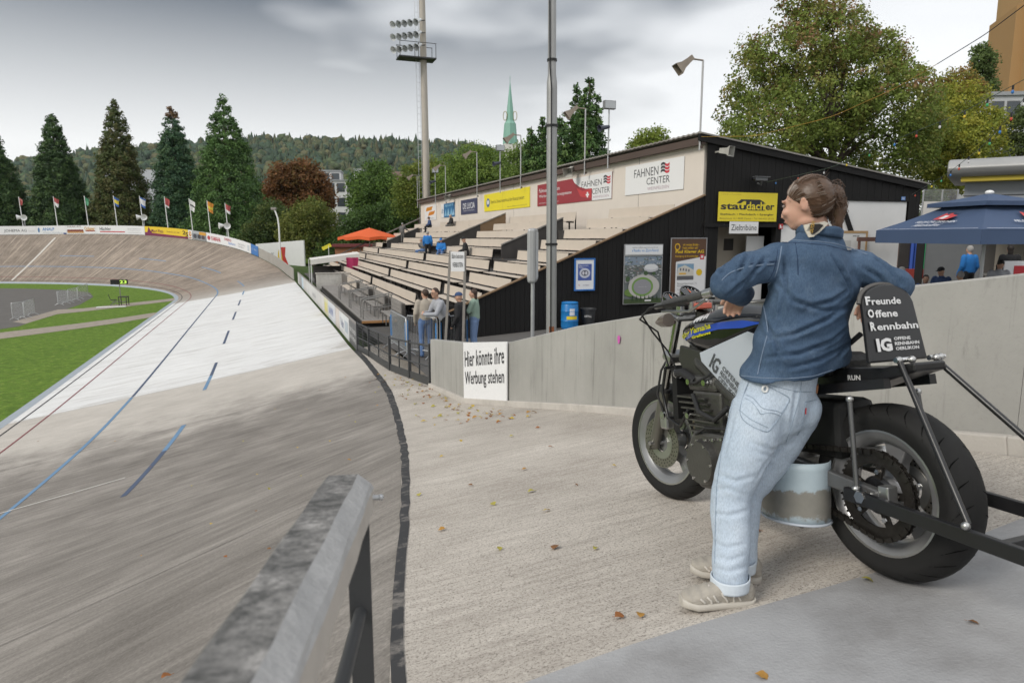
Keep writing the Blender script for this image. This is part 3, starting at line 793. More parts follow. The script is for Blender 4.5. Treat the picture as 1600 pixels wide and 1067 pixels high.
wall_board('banner','big white banner with grey lettering and wavy flag mark nearest the gable','banner',977,1068,261,306,245,295.5,BW,
    [('t','FAHNEN',0.17,0.60,0.56,0.84,(0.06,0.06,0.065)),('t','CENTER',0.40,0.79,0.27,0.50,(0.06,0.06,0.065)),('t','WEINFELDEN',0.42,0.78,0.09,0.19,(0.40,0.28,0.33))] + flag_mark(0.64,0.78,0.60,0.92))
wall_board('banner','red and white banner with white slogan and cross beside a flag mark','banner',840,956,290,322.5,268,310.5,ink((0.30,0.035,0.045)),
    [('p',[(0.78,0.0),(1,0),(1,1),(0.53,1),(0.56,0.80),(0.62,0.62),(0.70,0.50),(0.78,0.48)],(0.72,0.72,0.72)),('p',[(0.58,0.62),(0.66,0.42),(0.74,0.46),(0.77,0.48),(0.77,0.10),(0.64,0.2)],(0.50,0.05,0.055)),
     ('t','Fahnen-  Masten',0.03,0.35,0.62,0.80,(0.72,0.72,0.72)),('t','Werbe-Präsentationssysteme',0.03,0.52,0.34,0.52,(0.72,0.72,0.72)),('t','www.fahnen-center-weinfelden.ch',0.03,0.34,0.10,0.17,(0.6,0.5,0.5)),
     ('r',0.705,0.745,0.22,0.28,(0.75,0.75,0.75)),('r',0.717,0.733,0.14,0.36,(0.75,0.75,0.75)),
     ('t','FAHNEN',0.65,0.89,0.56,0.80,(0.06,0.06,0.065)),('t','CENTER',0.78,0.98,0.24,0.46,(0.06,0.06,0.065)),('t','WEINFELDEN',0.79,0.97,0.08,0.17,(0.40,0.28,0.33))] + flag_mark(0.91,0.985,0.60,0.90))
wall_board('banner','bright yellow banner with blue crest and a line of dark lettering','banner',757,828,304.5,331.5,292,323,ink((0.78,0.66,0.03)),
    [('p',ell(0.10,0.5,0.045,0.26,16),(0.06,0.14,0.33)),('p',ell(0.10,0.52,0.03,0.13,12),(0.66,0.66,0.7)),('t','Damit die Schweiz weiterhin auf dem Rennrad trainiert',0.17,0.90,0.42,0.62,(0.10,0.09,0.03)),('t','www.offene-rennbahn.ch',0.55,0.95,0.10,0.18,(0.35,0.3,0.05)),('r',0.445,0.45,0,1,(0.6,0.5,0.05))])
wall_board('banner','dark blue banner with white two-word name on the cream wall','banner',720.5,746,314,336.5,308.5,332.5,ink((0.055,0.06,0.12)),
    [('t','DE LUCIA',0.14,0.86,0.36,0.76,(0.7,0.7,0.72),0.01),('t','INTERNATIONALE TRANSPORTE',0.16,0.84,0.20,0.29,(0.5,0.5,0.55))])
wall_board('banner','banner with a bright blue crowd picture and white border','banner',690,711,319.5,340.5,316,338.5,BW,
    [('r',0.20,1.0,0.0,1.0,(0.03,0.15,0.32)),('p',[(0.24,0.1),(0.34,0.62),(0.42,0.12)],(0.22,0.45,0.62)),('p',[(0.44,0.1),(0.53,0.7),(0.62,0.12)],(0.3,0.52,0.66)),('p',[(0.64,0.1),(0.76,0.66),(0.86,0.12)],(0.2,0.42,0.6)),('p',[(0.82,0.1),(0.90,0.55),(0.98,0.12)],(0.3,0.5,0.66)),('t','sport',0.28,0.9,0.72,0.92,(0.3,0.55,0.7)),('t','aktiv',0.03,0.16,0.3,0.8,(0.2,0.3,0.4))])
wall_board('banner','white banner with slanted orange logo at the far end of the wall','banner',664,682,322,345,320,343.5,BW,
    [('p',[(0.10,0.62),(0.62,0.66),(0.72,0.92),(0.20,0.88)],(0.60,0.24,0.03)),('p',[(0.30,0.30),(0.80,0.36),(0.90,0.60),(0.42,0.56)],(0.60,0.22,0.03)),('t','die Bahn',0.15,0.85,0.08,0.2,(0.4,0.4,0.42))])

# ------------------------------------------------------------------ boards and fittings on the black gable (plane s = S0 - something), local x runs to the right
def gable_board(name,label,cat,u0,u1,v0,v1,base,items,ds=0.0,**kw):
    SG = S0 - 0.06 - ds
    a = at_s(u0,v1,SG);b = at_s(u1,v1,SG);c = at_s((u0+u1)/2,v0,SG);zb = at_s((u0+u1)/2,v1,SG).z
    ta,tb_ = to_st(a)[1],to_st(b)[1]
    return board(name,label,cat,W(SG,ta,zb),nT,(0,0,1),tb_ - ta,c.z - zb,base,items,**kw)
GRF = mat('aluminium_frame',(0.42,0.42,0.43),0.4,metal=0.7)
gable_board('sign','yellow roofing company sign on the black gable above the doorway','sign',1121,1212.5,301,346,ink((0.74,0.60,0.04)),
    [('t','Steildach • Flachdach • Spengler',0.035,0.95,0.19,0.275,DK,0.012),('t','Binzstrasse 12 • 8045 Zürich • Tel. 044 421 20 10',0.035,0.95,0.07,0.125,(0.25,0.2,0.05)),('t','kompetent und zuverlässig ...',0.045,0.40,0.90,0.945,(0.4,0.32,0.05)),
     ('p',[(0.30,0.62),(0.375,0.76),(0.70,0.76),(0.80,0.62),(0.72,0.62),(0.68,0.70),(0.42,0.70),(0.37,0.62)],DK),('p',[(0.50,0.38),(0.80,0.38),(0.76,0.46),(0.76,0.70),(0.46,0.70),(0.46,0.46)],DK),
     ('t','stau',0.04,0.46,0.40,0.61,DK,0.025),('t','dach',0.47,0.78,0.40,0.68,(0.74,0.60,0.04),0.02),('t','er',0.80,0.95,0.40,0.58,DK,0.025)],ds=0.06)
gable_board('sign','small white sign with one black word hanging under the yellow sign','sign',1139,1184,346.5,365,ink((0.74,0.74,0.74)),[('t','Zieltribüne',0.06,0.94,0.26,0.76,DK)],ds=0.06)
gable_board('poster','small white poster in blue frame with round emblem on the black wall','poster',899,927,406,452,ink((0.70,0.71,0.73)),
    [('r',0.12,0.88,0.30,0.86,(0.06,0.10,0.32)),('p',ell(0.5,0.55,0.30,0.17),(0.5,0.52,0.6)),('p',ell(0.5,0.55,0.20,0.10),(0.1,0.1,0.13)),('p',ell(0.42,0.55,0.06,0.06),(0.55,0.55,0.6)),('p',ell(0.58,0.55,0.06,0.06),(0.55,0.55,0.6)),('t','Offene Rennbahn',0.16,0.70,0.78,0.83,(0.7,0.7,0.75)),('t','Oerlikon',0.16,0.42,0.72,0.77,(0.7,0.7,0.75)),('t','IG',0.16,0.24,0.12,0.17,(0.5,0.1,0.1)),('t','rennbahn',0.4,0.75,0.12,0.17,(0.2,0.2,0.3))],
    frame=mat('blue_frame',(0.03,0.14,0.42),0.4),fw=0.05)
rp = random.Random(3)
aer = [('r',0.0,1.0,0.0,0.82,(0.13,0.15,0.15)),('r',0.0,1.0,0.66,0.80,(0.20,0.25,0.31))]
for k in range(170):
    x,y = rp.random(),rp.uniform(0.42,0.79);w = rp.uniform(0.015,0.05) * (1.25 - y);h = rp.uniform(0.006,0.02)
    aer.append(('r',max(0,x - w),min(1,x + w),y,y + h,rp.choice([(0.38,0.40,0.43),(0.22,0.17,0.15),(0.09,0.14,0.09),(0.06,0.07,0.08),(0.45,0.46,0.47)])))
aer += [('p',[(0.0,0.45),(0.3,0.40),(0.62,0.62),(0.66,0.62),(0.36,0.36),(0.0,0.36)],(0.26,0.26,0.27)),('r',0.0,1.0,0.0,0.08,(0.05,0.075,0.03)),('p',ell(0.16,0.19,0.16,0.07),(0.12,0.20,0.05)),
        ('p',ell(0.52,0.29,0.42,0.21,28),(0.42,0.41,0.39)),('p',ell(0.48,0.285,0.29,0.165,28),(0.15,0.27,0.07)),('p',ell(0.48,0.285,0.24,0.13,24),(0.25,0.25,0.27)),('r',0.36,0.60,0.284,0.287,(0.5,0.5,0.5)),
        ('p',ell(0.70,0.60,0.20,0.065,22),(0.42,0.43,0.45)),('p',ell(0.70,0.625,0.18,0.05,22),(0.58,0.59,0.60)),('p',ell(0.56,0.52,0.06,0.04,12),(0.05,0.09,0.04)),('p',ell(0.08,0.42,0.06,0.05,12),(0.05,0.09,0.04)),('p',ell(0.78,0.51,0.05,0.03,12),(0.05,0.09,0.04))]
for x in (0.22,0.33,0.44,0.55,0.66,0.77,0.88):
    aer.append(('p',[(x - 0.035,0.04),(x + 0.035,0.04),(x,0.15)],(0.025,0.05,0.02)))
aer += [('r',0.0,1.0,0.84,1.0,(0.66,0.67,0.68)),('t','www.radio-zuerich-nord.ch',0.18,0.86,0.945,0.975,(0.15,0.15,0.17)),('t','s\'Radio vo Züri-Nord',0.18,0.88,0.885,0.935,(0.05,0.22,0.50),0.01),('r',0.55,0.72,0.03,0.06,(0.6,0.6,0.6))]
gable_board('poster','large framed aerial photograph of the velodrome on the black wall','poster',974,1031.5,383,473.5,BW,aer,frame=GRF)
gable_board('poster','brown and white company poster with yellow lettering beside the aerial photograph','poster',1046,1099.5,373,470,ink((0.095,0.05,0.03)),
    [('p',[(0.14,0.0),(1.0,0.0),(1.0,0.72),(0.14,0.63)],(0.64,0.64,0.65)),('p',ell(0.17,0.87,0.08,0.06,8),(0.60,0.36,0.02)),('p',ell(0.17,0.87,0.055,0.04,8),(0.095,0.05,0.03)),('t','wir weiten Boden -',0.32,0.80,0.885,0.925,(0.60,0.36,0.02),0.01),('t','heizt wilder ein!',0.32,0.76,0.835,0.875,(0.60,0.36,0.02),0.01),('t','Paul Kleger AG',0.12,0.94,0.755,0.82,(0.66,0.44,0.02),0.03),('t','Reinigung & Bodenbeläge',0.12,0.78,0.70,0.735,(0.60,0.36,0.02),0.01),
     ('r',0.83,0.95,0.665,0.75,(0.5,0.06,0.07)),('r',0.86,0.92,0.69,0.73,(0.66,0.6,0.6)),('r',0.18,0.66,0.34,0.60,(0.18,0.30,0.42)),('p',[(0.18,0.40),(0.66,0.40),(0.66,0.50),(0.40,0.58),(0.20,0.53)],(0.52,0.50,0.45)),('r',0.18,0.66,0.34,0.405,(0.1,0.1,0.11)),('r',0.26,0.30,0.49,0.53,(0.12,0.12,0.15)),('r',0.34,0.38,0.49,0.53,(0.12,0.12,0.15)),('r',0.42,0.46,0.48,0.52,(0.12,0.12,0.15)),('r',0.50,0.54,0.47,0.51,(0.12,0.12,0.15)),('r',0.24,0.44,0.43,0.455,(0.6,0.35,0.05)),('p',ell(0.82,0.46,0.09,0.055,12),(0.62,0.42,0.02)),
     ('t','Binzmühlestrasse 15',0.2,0.76,0.27,0.295,(0.2,0.2,0.2)),('t','8050 Zürich',0.2,0.46,0.235,0.26,(0.2,0.2,0.2)),('t','Telefon 044 305 44 40',0.2,0.68,0.175,0.20,(0.2,0.2,0.2)),('t','www.kleger.ch',0.2,0.6,0.115,0.14,(0.2,0.2,0.2))],frame=GRF)
gable_board('sign','tiny blue house number plate on the corner of the black building','sign',1408,1414,307.5,313,ink((0.10,0.22,0.5)),[('t','56',0.2,0.8,0.2,0.8,(0.7,0.7,0.7))])
gable_board('sign','small red and white safety sign beside the doorway','sign',1216.5,1223,350,358,ink((0.45,0.05,0.05)),[('r',0.2,0.5,0.2,0.8,(0.7,0.7,0.7)),('r',0.6,0.8,0.2,0.5,(0.7,0.7,0.7))])
gable_board('notice_board','wooden framed notice board on the white wall behind the woman','notice board',1309,1350,364.5,402,ink((0.66,0.66,0.64)),[('r',0.5,0.64,0.86,0.9,(0.15,0.15,0.15)),('r',0.66,0.75,0.86,0.9,(0.15,0.15,0.15)),('r',0.1,0.45,0.2,0.7,(0.5,0.5,0.48))],frame=mat('pale_pine',(0.42,0.27,0.13),0.6),fw=0.09)
SGp = S0 - 0.35
a = at_s(1340,374,SGp);b = at_s(1425,375,SGp)
o = sthing('rail','brown metal rail running past the white wall towards the parasol','rail',SGp,to_st(a)[1],2.3)
MB().bar((0,0,a.z - 2.3),(to_st(b)[1] - to_st(a)[1] + 0.6,0,a.z - 2.3),0.08,0.16).bar((0.1,0,0),(0.1,0,a.z - 2.3),0.07,0.07).bar((2.2,0,0),(2.2,0,a.z - 2.3),0.07,0.07).build('bar',mat('rust_brown_steel',(0.12,0.06,0.045),0.6),o)
# ------------------------------------------------------------------ parapet of the ramp
def parapet_mat():
    n = NT('stained_parapet_concrete');v = n.coord('Object')
    m = lambda sc:n.node('ShaderNodeMapping',{'Vector':v,'Scale':sc}).outputs[0]
    big = n.noise(v,0.7,6,0.6);drip = n.noise(m((9,9,0.5)),1.0,7,0.72,0.3);sp = n.noise(v,45,3,0.7)
    c = n.mix(n.ramp(big,[(0.3,0.0),(0.7,1.0)]),(0.285,0.28,0.262),(0.425,0.415,0.39))
    c = n.mix(n.ramp(drip,[(0.56,0.0),(0.72,0.75)]),c,(0.12,0.12,0.11))
    c = n.mix(n.ramp(n.noise(m((6,6,1.6)),1.0,8,0.75,0.6),[(0.60,0.0),(0.74,0.4)]),c,(0.12,0.118,0.11))
    c = n.mix(n.ramp(sp,[(0.30,0.25),(0.42,0.0)]),c,(0.22,0.21,0.195))
    n.set(color=c,rough=n.ramp(drip,[(0.3,0.32),(0.7,0.55)]),spec=0.5);n.bump(n.math('ADD',sp,big),0.12,0.01)
    return n.m
M_PARA = parapet_mat()
M_LIGHTC = mat('pale_concrete_lip',(0.50,0.47,0.43),0.85,var=0.15,scale=5,bump=0.3,dirt=0.3)
WALL = [(-7,4.0,6.15),(-1.5,3.86,5.42),(2.4,3.69,5.02),(5.65,3.43,4.47),(7.35,3.44,4.14),(9.85,3.46,3.58),(11.35,3.18,3.36),(14.2,3.2,3.02)]
par = sthing('parapet_wall','stained grey concrete parapet wall curving along the ramp','wall',2.4,3.7,zap(2.4,3.7))
o_ = V((3.7,2.4,zap(2.4,3.7)))
th_ = 0.14
for k in range(len(WALL) - 1):
    (s0,t0,z0),(s1,t1,z1) = WALL[k],WALL[k + 1]
    g = 0.0015;d = V((t1 - t0,s1 - s0,0)).normalized() * g
    b0,b1 = zap(s0,t0) - 0.12,zap(s1,t1) - 0.12
    q = lambda s,t,z,off:V((t + off,s,z)) - o_
    mb = MB();ins = 0.012
    vs = [q(s0,t0,b0,0) + d,q(s1,t1,b1,0) - d,q(s1,t1,z1 - ins,0) - d,q(s0,t0,z0 - ins,0) + d,q(s0,t0,b0,th_) + d,q(s1,t1,b1,th_) - d,q(s1,t1,z1 - ins,th_) - d,q(s0,t0,z0 - ins,th_) + d,
          q(s0,t0,z0,ins) + d,q(s1,t1,z1,ins) - d,q(s1,t1,z1,th_ - ins) - d,q(s0,t0,z0,th_ - ins) + d]
    mb.add(vs,[(1,0,3,2),(4,5,6,7),(2,3,8,9),(6,10,11,7),(9,8,11,10),(0,4,7,11,8,3),(5,1,2,9,10,6)])
    mb.build('wall_panel',M_PARA,par)
    MB().bar(q(s0,t0,b0 + 0.15,-0.03),q(s1,t1,b1 + 0.15,-0.03),0.07,0.10 if k > 2 else 0.14).build('footing',M_LIGHTC,par,bev=0.01)
# advertising board on the parapet
(s0,t0,z0),(s1,t1,z1) = WALL[5],WALL[6]
a = W(s1,t1 - 0.02,zap(s1,t1) + 0.0);b = W(s0,t0 - 0.02,zap(s0,t0) + 0.04)
rgt = (b - a);L = rgt.length
Mb = frame_M(a,rgt,(0,0,1))
bt = thing('advert_board','white board with two lines of black German lettering on the parapet','sign',M=Mb)
slp = (z0 - z1) ;z_r = (z0 - b.z);z_l = (z1 - a.z);db = (b.z - a.z)
xw = math.hypot(b.x - a.x,b.y - a.y)
Mb2 = frame_M(a,(b.x - a.x,b.y - a.y,0),(0,0,1));bt.matrix_world = Mb2
MB().add([(0,0,0.002),(xw,db,0.002),(xw,db + z_r + 0.01,0.002),(0,z_l + 0.01,0.002),(0,0,0.022),(xw,db,0.022),(xw,db + z_r + 0.01,0.022),(0,z_l + 0.01,0.022)],[(3,2,1,0),(4,5,6,7),(0,1,5,4),(1,2,6,5),(2,3,7,6),(3,0,4,7)]).build('panel',ink((0.74,0.74,0.75)),bt)
Msk = Matrix.Identity(4);Msk[1][0] = db / xw;Msk = Matrix.Translation((0,0,0.024)) @ Msk
prints(bt,[('t','Hier könnte ihre',0.04,0.95,0.60,0.86,(0.045,0.045,0.05),0.008),('t','Werbung stehen',0.04,0.95,0.24,0.52,(0.045,0.045,0.05),0.008)],xw,z_l,Msk)
# pink paint spot
a = at_t(967.5,530.5,3.425)
o = thing('paint_spot','small pink paint spot on the grey parapet','paint spot',M=frame_M(a + V((0,0,0)),-dS,(0,0,1)))
MB().add([(0.028*math.cos(k)*(1+0.2*math.sin(3*k)),0.05*math.sin(k)*(1+0.1*math.cos(2*k)),0.006) for k in [2*PI*i/14 for i in range(14)]],[tuple(range(14))]).build('blot',ink((0.55,0.10,0.40)),o)

# ------------------------------------------------------------------ guard rail in the foreground
A = CAMP + ray(542,742) * 1.15;B = CAMP + ray(352,1067) * 0.485
ax = (A - B).normalized();Bn = B - ax * 0.55
rg = ax.cross(V((0,0,1))).normalized();upv = rg.cross(ax)
gr = thing('guard_rail','close steel guard rail capped with a bleached grey timber beam','railing',(A.x,A.y,zap(*to_st(A))))
og = V((A.x,A.y,zap(*to_st(A))))
def rail_mat():
    n = NT('bleached_dark_timber');v = n.coord('Object')
    f = n.noise(v,22,8,0.75,0.5);g = n.noise(v,90,4,0.7)
    c = n.mix(n.ramp(f,[(0.38,0.0),(0.56,0.45),(0.68,1.0)]),(0.06,0.06,0.057),(0.40,0.385,0.37))
    c = n.mix(n.ramp(g,[(0.35,0.6),(0.55,0.0)]),c,(0.04,0.04,0.04))
    n.set(color=c,rough=0.8);n.bump(n.math('ADD',f,g),0.4,0.004);return n.m
M_RAILT = rail_mat();M_RAILS = mat('beige_painted_timber',(0.42,0.385,0.345),0.7,var=0.12,scale=20,bump=0.2,bscale=80,dirt=0.15);M_RAILE = mat('scuffed_pale_edge',(0.36,0.355,0.35),0.75,var=0.25,scale=30,bump=0.3,bscale=120)
sec = [(-0.033,-0.05),(-0.035,-0.004),(-0.031,0.0),(0.018,0.0),(0.040,-0.014),(0.044,-0.022),(0.044,-0.058),(0.02,-0.06)]
mb = MB();n_ = 14;vs = []
for i in range(n_ + 1):
    p = Bn.lerp(A,i / n_)
    wob = lambda j:0.0012 * math.sin(i * 2.1 + j * 1.7)
    vs += [p + rg * (x + wob(j)) + upv * (y + wob(j + 3)) - og for j,(x,y) in enumerate(sec)]
k = len(sec)
for i in range(n_):
    for j in range(k):
        f = (i*k+j,i*k+(j+1) % k,(i+1)*k+(j+1) % k,(i+1)*k+j)
        mb.add([vs[x] for x in f],[(3,2,1,0)],{2:0,1:0,0:0,3:1,4:1}.get(j,2))
mb.add([vs[n_*k+j] for j in range(k)],[tuple(range(k - 1,-1,-1))],1)
mb.build('cap_beam',[M_RAILT,M_RAILE,M_RAILS],gr)
pt = A - ax * 0.05 + rg * 0.022 - upv * 0.06;gz = zap(*to_st(pt)) + 0.002
MB().box(-0.018,0.018,-0.008,0.008,0,pt.z - gz + 0.002).build('post',M_DKMET,gr,loc=V((pt.x,pt.y,gz)) - og)
gr.children[-1].rotation_euler = (0,0,0.25)
MB().box(-0.045,0.07,-0.045,0.045,0.0,0.008).build('base_plate',mat('rusty_plate',(0.14,0.11,0.09),0.8,var=0.4,scale=40),gr,loc=V((pt.x,pt.y,gz)) - og,bev=0.002)
p1 = pt - V((0,0,0.16)) - og;MB().tube([p1 + ax * 0.01,p1 - ax * 0.9],0.0105,10).build('lower_rail',M_DKMET,gr,smooth=50)
p1 = A + rg * 0.044 - upv * 0.035 - ax * 0.02 - og
MB().tube([p1,p1 + rg * 0.012],0.0045,8).ball(p1 + rg * 0.013,0.0055,8,6).build('bolt',M_GALV,gr)

# ------------------------------------------------------------------ fence between the track and the stand
tf = sthing('trackside_fence','low white fence of faded advertising panels along the straight','fence',22.8,2.6,1.4)
pc = [((0.12,0.12,0.125),22.9,24.9),((0.60,0.61,0.62),25.0,28.3),((0.55,0.50,0.47),28.4,29.8),((0.58,0.60,0.64),29.9,33),((0.60,0.58,0.42),33.1,35),((0.56,0.55,0.54),35.1,39),((0.56,0.56,0.55),39.1,44),((0.55,0.55,0.54),44.1,48),((0.50,0.49,0.47),48.1,51),((0.45,0.55,0.62),51.1,53),((0.30,0.30,0.30),53.1,56),((0.5,0.5,0.49),56.1,58)]
def tf_t(s):return interp(s,DARK) + 0.16
for k,(cc,a,b) in enumerate(pc):
    ta,tb_ = tf_t(a),tf_t(b)
    mb = MB();z0,z1 = 1.42,2.28
    mb.add([(ta,a,z0),(ta,a,z1),(tb_,b,z1),(tb_,b,z0),(ta + 0.04,a,z0),(ta + 0.04,a,z1),(tb_ + 0.04,b,z1),(tb_ + 0.04,b,z0)],[(0,1,2,3),(7,6,5,4),(4,5,1,0),(5,6,2,1),(6,7,3,2),(7,4,0,3)])
    mb.v = [(x - 2.6,y - 22.8,z - 1.4) for x,y,z in mb.v]
    mb.build('panel',mat('faded_panel_%d' % k,cc,0.6,var=0.08,scale=1.5,dirt=0.2),tf)
    it = {0:[('t','Hier könnte',0.1,0.9,0.55,0.8,(0.6,0.6,0.6)),('t','ihre Werbung',0.1,0.9,0.2,0.45,(0.6,0.6,0.6))],1:[('t','Velo',0.15,0.5,0.3,0.7,(0.12,0.16,0.3)),('r',0.6,0.9,0.25,0.75,(0.35,0.4,0.45))],3:[('t','BAHN',0.1,0.7,0.3,0.7,(0.12,0.18,0.42))],4:[('r',0.1,0.8,0.2,0.7,(0.55,0.5,0.15))],6:[('t','Oerlikon',0.2,0.8,0.3,0.6,(0.4,0.4,0.42))]}.get(k)
    if it:
        Lp = math.hypot(b - a,tb_ - ta)
        prints(tf,it,Lp,0.86,frame_M(V((tb_ - 2.6,b - 22.8,0.02)),(ta - tb_,a - b,0),(0,0,1)),z0=0.006)
MB().bar((tf_t(22.9) - 2.6 + 0.03,0.1,0.91),(tf_t(58) - 2.6 + 0.03,35.2,0.91),0.07,0.05).build('top_rail',M_GREYW,tf)
# dark tube railing that joins the fence to the parapet
RP = [(22.6,2.66),(20.9,2.80),(17.9,2.93),(16.05,3.10),(14.35,3.22)]
rl_ = sthing('railing','dark grey tube railing with kick board between fence and parapet','railing',18,3,1.6)
oo = V((3,18,1.6))
def rz0(k):return zap(*RP[k])
for k,(s,t) in enumerate(RP):
    MB().bar(V((t,s,rz0(k) - 0.02)) - oo,V((t,s,rz0(k) + 0.93)) - oo,0.07,0.07).build('post',M_DKMET,rl_)
for k in range(4):
    a = V((RP[k][1],RP[k][0],rz0(k))) - oo;b = V((RP[k+1][1],RP[k+1][0],rz0(k+1))) - oo
    for h,r in ((0.88,0.025),(0.42,0.02)):
        MB().tube([a + V((0,0,h)),b + V((0,0,h))],r,8).build('rail',M_DKMET,rl_,smooth=50)
    MB().bar(a + V((0,0,0.08)),b + V((0,0,0.08)),0.03,0.2).build('kick_board',M_DKMET,rl_)
    m_ = (a + b) / 2
    MB().bar(m_ + V((0,0,0.16)),m_ + V((0,0,0.88)),0.03,0.03).build('baluster',M_DKMET,rl_)
    if k < 2:
        n = NT('wire_mesh_%d' % k);v = n.coord('Object',(1,1,1))
        mb = MB();d = b - a;L = d.length;nn = int(L / 0.09)
        for i in range(1,nn):
            p = a + d * (i / nn);mb.bar(p + V((0,0,0.18)),p + V((0,0,0.86)),0.006,0.006)
        for i in range(1,8):mb.bar(a + V((0,0,0.18 + 0.085 * i)),b + V((0,0,0.18 + 0.085 * i)),0.006,0.006)
        o = mb.build('wire_mesh',M_DKMET,rl_);o['kind'] = 'stuff'

# ------------------------------------------------------------------ deck in front of the stand, its benches and stair rails
dk = sthing('viewing_deck','dark plank viewing deck in front of the beige benches','deck',27.0,3.4,1.55)
np_ = 8
for i in range(np_):
    x = i * 1.38 / np_;MB().box(x,x + 1.38 / np_ - 0.012,0.03,21.0,0.32,0.36).build('plank',M_GREYW,dk)
MB().box(0,1.38,0.03,0.08,-0.1,0.315).build('end_board',M_BLACKB,dk)
MB().box(-0.03,1.40,-0.04,0.028,0.27,0.36).build('nosing',mat('orange_pine',(0.42,0.22,0.09),0.6,var=0.2,scale=6,stretch=(0.2,1,1)),dk)
MB().box(-0.02,0.0,0.05,21.0,-0.15,0.30).build('side_board',M_BLACKW,dk)
def deck_bench(s,L,m,label):
    o = sthing('bench',label,'bench',s,4.42,1.91,'benches on the viewing deck')
    MB().box(-0.40,-0.22,0,L,0.42,0.455).build('seat_plank',m,o);MB().box(-0.20,-0.02,0,L,0.42,0.455).build('seat_plank',m,o)
    for z in (0.52,0.66,0.80):
        MB().box(0.02,0.05,0,L,z,z + 0.12).build('back_plank',m,o)
    for y in (0.2,L / 2,L - 0.2):
        MB().bar((-0.36,y,0),(-0.36,y,0.42),0.04,0.04).bar((0.07,y,0),(0.09,y,0.9),0.04,0.04).bar((-0.38,y,0.40),(0.06,y,0.40),0.04,0.03).build('leg_frame',M_STEEL,o)
deck_bench(24.4,2.0,M_GREYW,'grey plank bench right behind the crowd barriers')
deck_bench(28.2,2.6,M_GREYW,'grey plank bench on the deck between the two stair rails')
deck_bench(33.0,3.0,M_GREYW,'grey plank bench on the deck beside the beige one')
deck_bench(37.6,4.2,M_BENCH,'beige plank bench on the viewing deck')
for k,s in enumerate((27.6,31.8,36.6)):
    o = sthing('handrail',['bent tube handrail at the near end of the deck','bent tube handrail in the middle of the deck','bent tube handrail at the far end of the deck'][k],'handrail',s,3.5,1.9,'tube handrails on the deck')
    for y in (0.0,0.7):
        MB().tube([(0.0,y,0),(0.0,y,0.62),(0.04,y,0.74),(0.15,y,0.80),(1.25,y,0.98)],0.022,8).tube([(0.0,y,0.35),(1.2,y,0.52)],0.016,8).tube([(0.6,y,0.0),(0.6,y,0.86)],0.016,8).tube([(1.15,y,0.0),(1.15,y,0.96)],0.022,8).build('tube_frame',M_STEEL,o,smooth=50)
o = sthing('low_wall','short white concrete wall across the far end of the deck','wall',48.6,3.1,1.5)
MB().box(0,2.3,0,0.25,0,1.15).build('wall_body',mat('dirty_white_concrete',(0.55,0.53,0.49),0.85,var=0.12,dirt=0.3),o,bev=0.02);MB().box(-0.05,2.35,-0.04,0.29,1.153,1.21).build('coping',M_LIGHTC,o)
o = sthing('canopy','small white canvas canopy beyond the low white wall','canopy',53.0,3.0,1.4)
mb = MB();mb.grid(lambda x,y:(x * 3.6,y * 3.0,2.05 + 0.45 * x + 0.10 * math.sin(PI * y)),[0,.25,.5,.75,1],[0,.25,.5,.75,1]);mb.grid(lambda x,y:(x * 3.6,-0.01,2.04 + 0.45 * x - 0.35 * y),[0,.5,1],[0,1])
mb.build('canvas',mat('white_canvas',(0.62,0.60,0.57),0.9,var=0.05),o,smooth=60)
for x,y in ((0.05,0.05),(3.5,0.05),(0.05,2.9),(3.5,2.9)):
    MB().bar((x,y,0),(x,y,2.02 + 0.125 * x),0.06,0.06).build('post',M_WHITEP,o)
mb = MB().box(0.3,3.2,1.0,1.08,0.3,1.2).box(0.3,3.2,2.2,2.28,0.6,1.5);mb.build('dark_screen',M_BLACKW,o)
o = sthing('towel','magenta striped towel hanging from the canopy','towel',52.9,5.6,2.7)
MB().grid(lambda x,y:(x * 0.9,0.05 * math.sin(9 * x),-y * 0.95 + 0.9),[i / 10 for i in range(11)],[0,0.5,1]).build('cloth',mat('magenta_cloth',(0.36,0.03,0.10),0.9,var=0.3,scale=6,stretch=(3,1,0.2)),o,smooth=60)

# ------------------------------------------------------------------ crowd barriers
def make_barrier(M_end):
    o = thing('crowd_barrier','x','barrier')
    L,H = 2.2,1.08
    MB().tube([(0,0,0.12),(0,0,H - 0.08),(0.06,0,H),(L - 0.06,0,H),(L,0,H - 0.08),(L,0,0.12)],0.02,8).tube([(0,0,0.2),(L,0,0.2)],0.016,8).build('frame',M_GALV,o,smooth=50)
    n = 19
    for i in range(1,n):MB().tube([(L * i / n,0,0.2),(L * i / n,0,H)],0.0075,5,cap=False).build('bar',M_GALV,o,smooth=60)
    for x in (0.3,L - 0.3):MB().tube([(x,-0.32,0.03),(x,-0.18,0.12),(x,0,0.17),(x,0.18,0.12),(x,0.32,0.03)],0.017,8).build('foot',M_GALV,o,smooth=50)
    if M_end:
        for x in (0.06,L - 0.06):MB().box(x - 0.035,x + 0.035,-0.026,0.026,0.35,0.95).build('blue_band',M_end,o)
    return o
M_BLUEB = mat('blue_band',(0.06,0.22,0.50),0.5)
def place_barrier(proto,a,b,label,group,fresh):
    o = proto if fresh else copy_tree(proto)
    d = b - a;o.location = a;o.rotation_euler = (0,0,math.atan2(d.y,d.x));k = math.hypot(d.x,d.y) / 2.2
    o.scale = (k,1,1);o['label'] = label;o['group'] = group
    return o
pb = make_barrier(M_BLUEB);gb = 'barriers by the stand'
def gp(u,v,z):
    p = at_z(u,v,z);return V((p.x,p.y,z))
place_barrier(pb,gp(637,556,2.05),gp(684,562,2.05),'crowd barrier with blue bands in front of the man in beige',gb,True)
place_barrier(pb,gp(688,560,2.05),gp(731,554,2.05),'crowd barrier with blue bands in front of the man in glasses',gb,False)
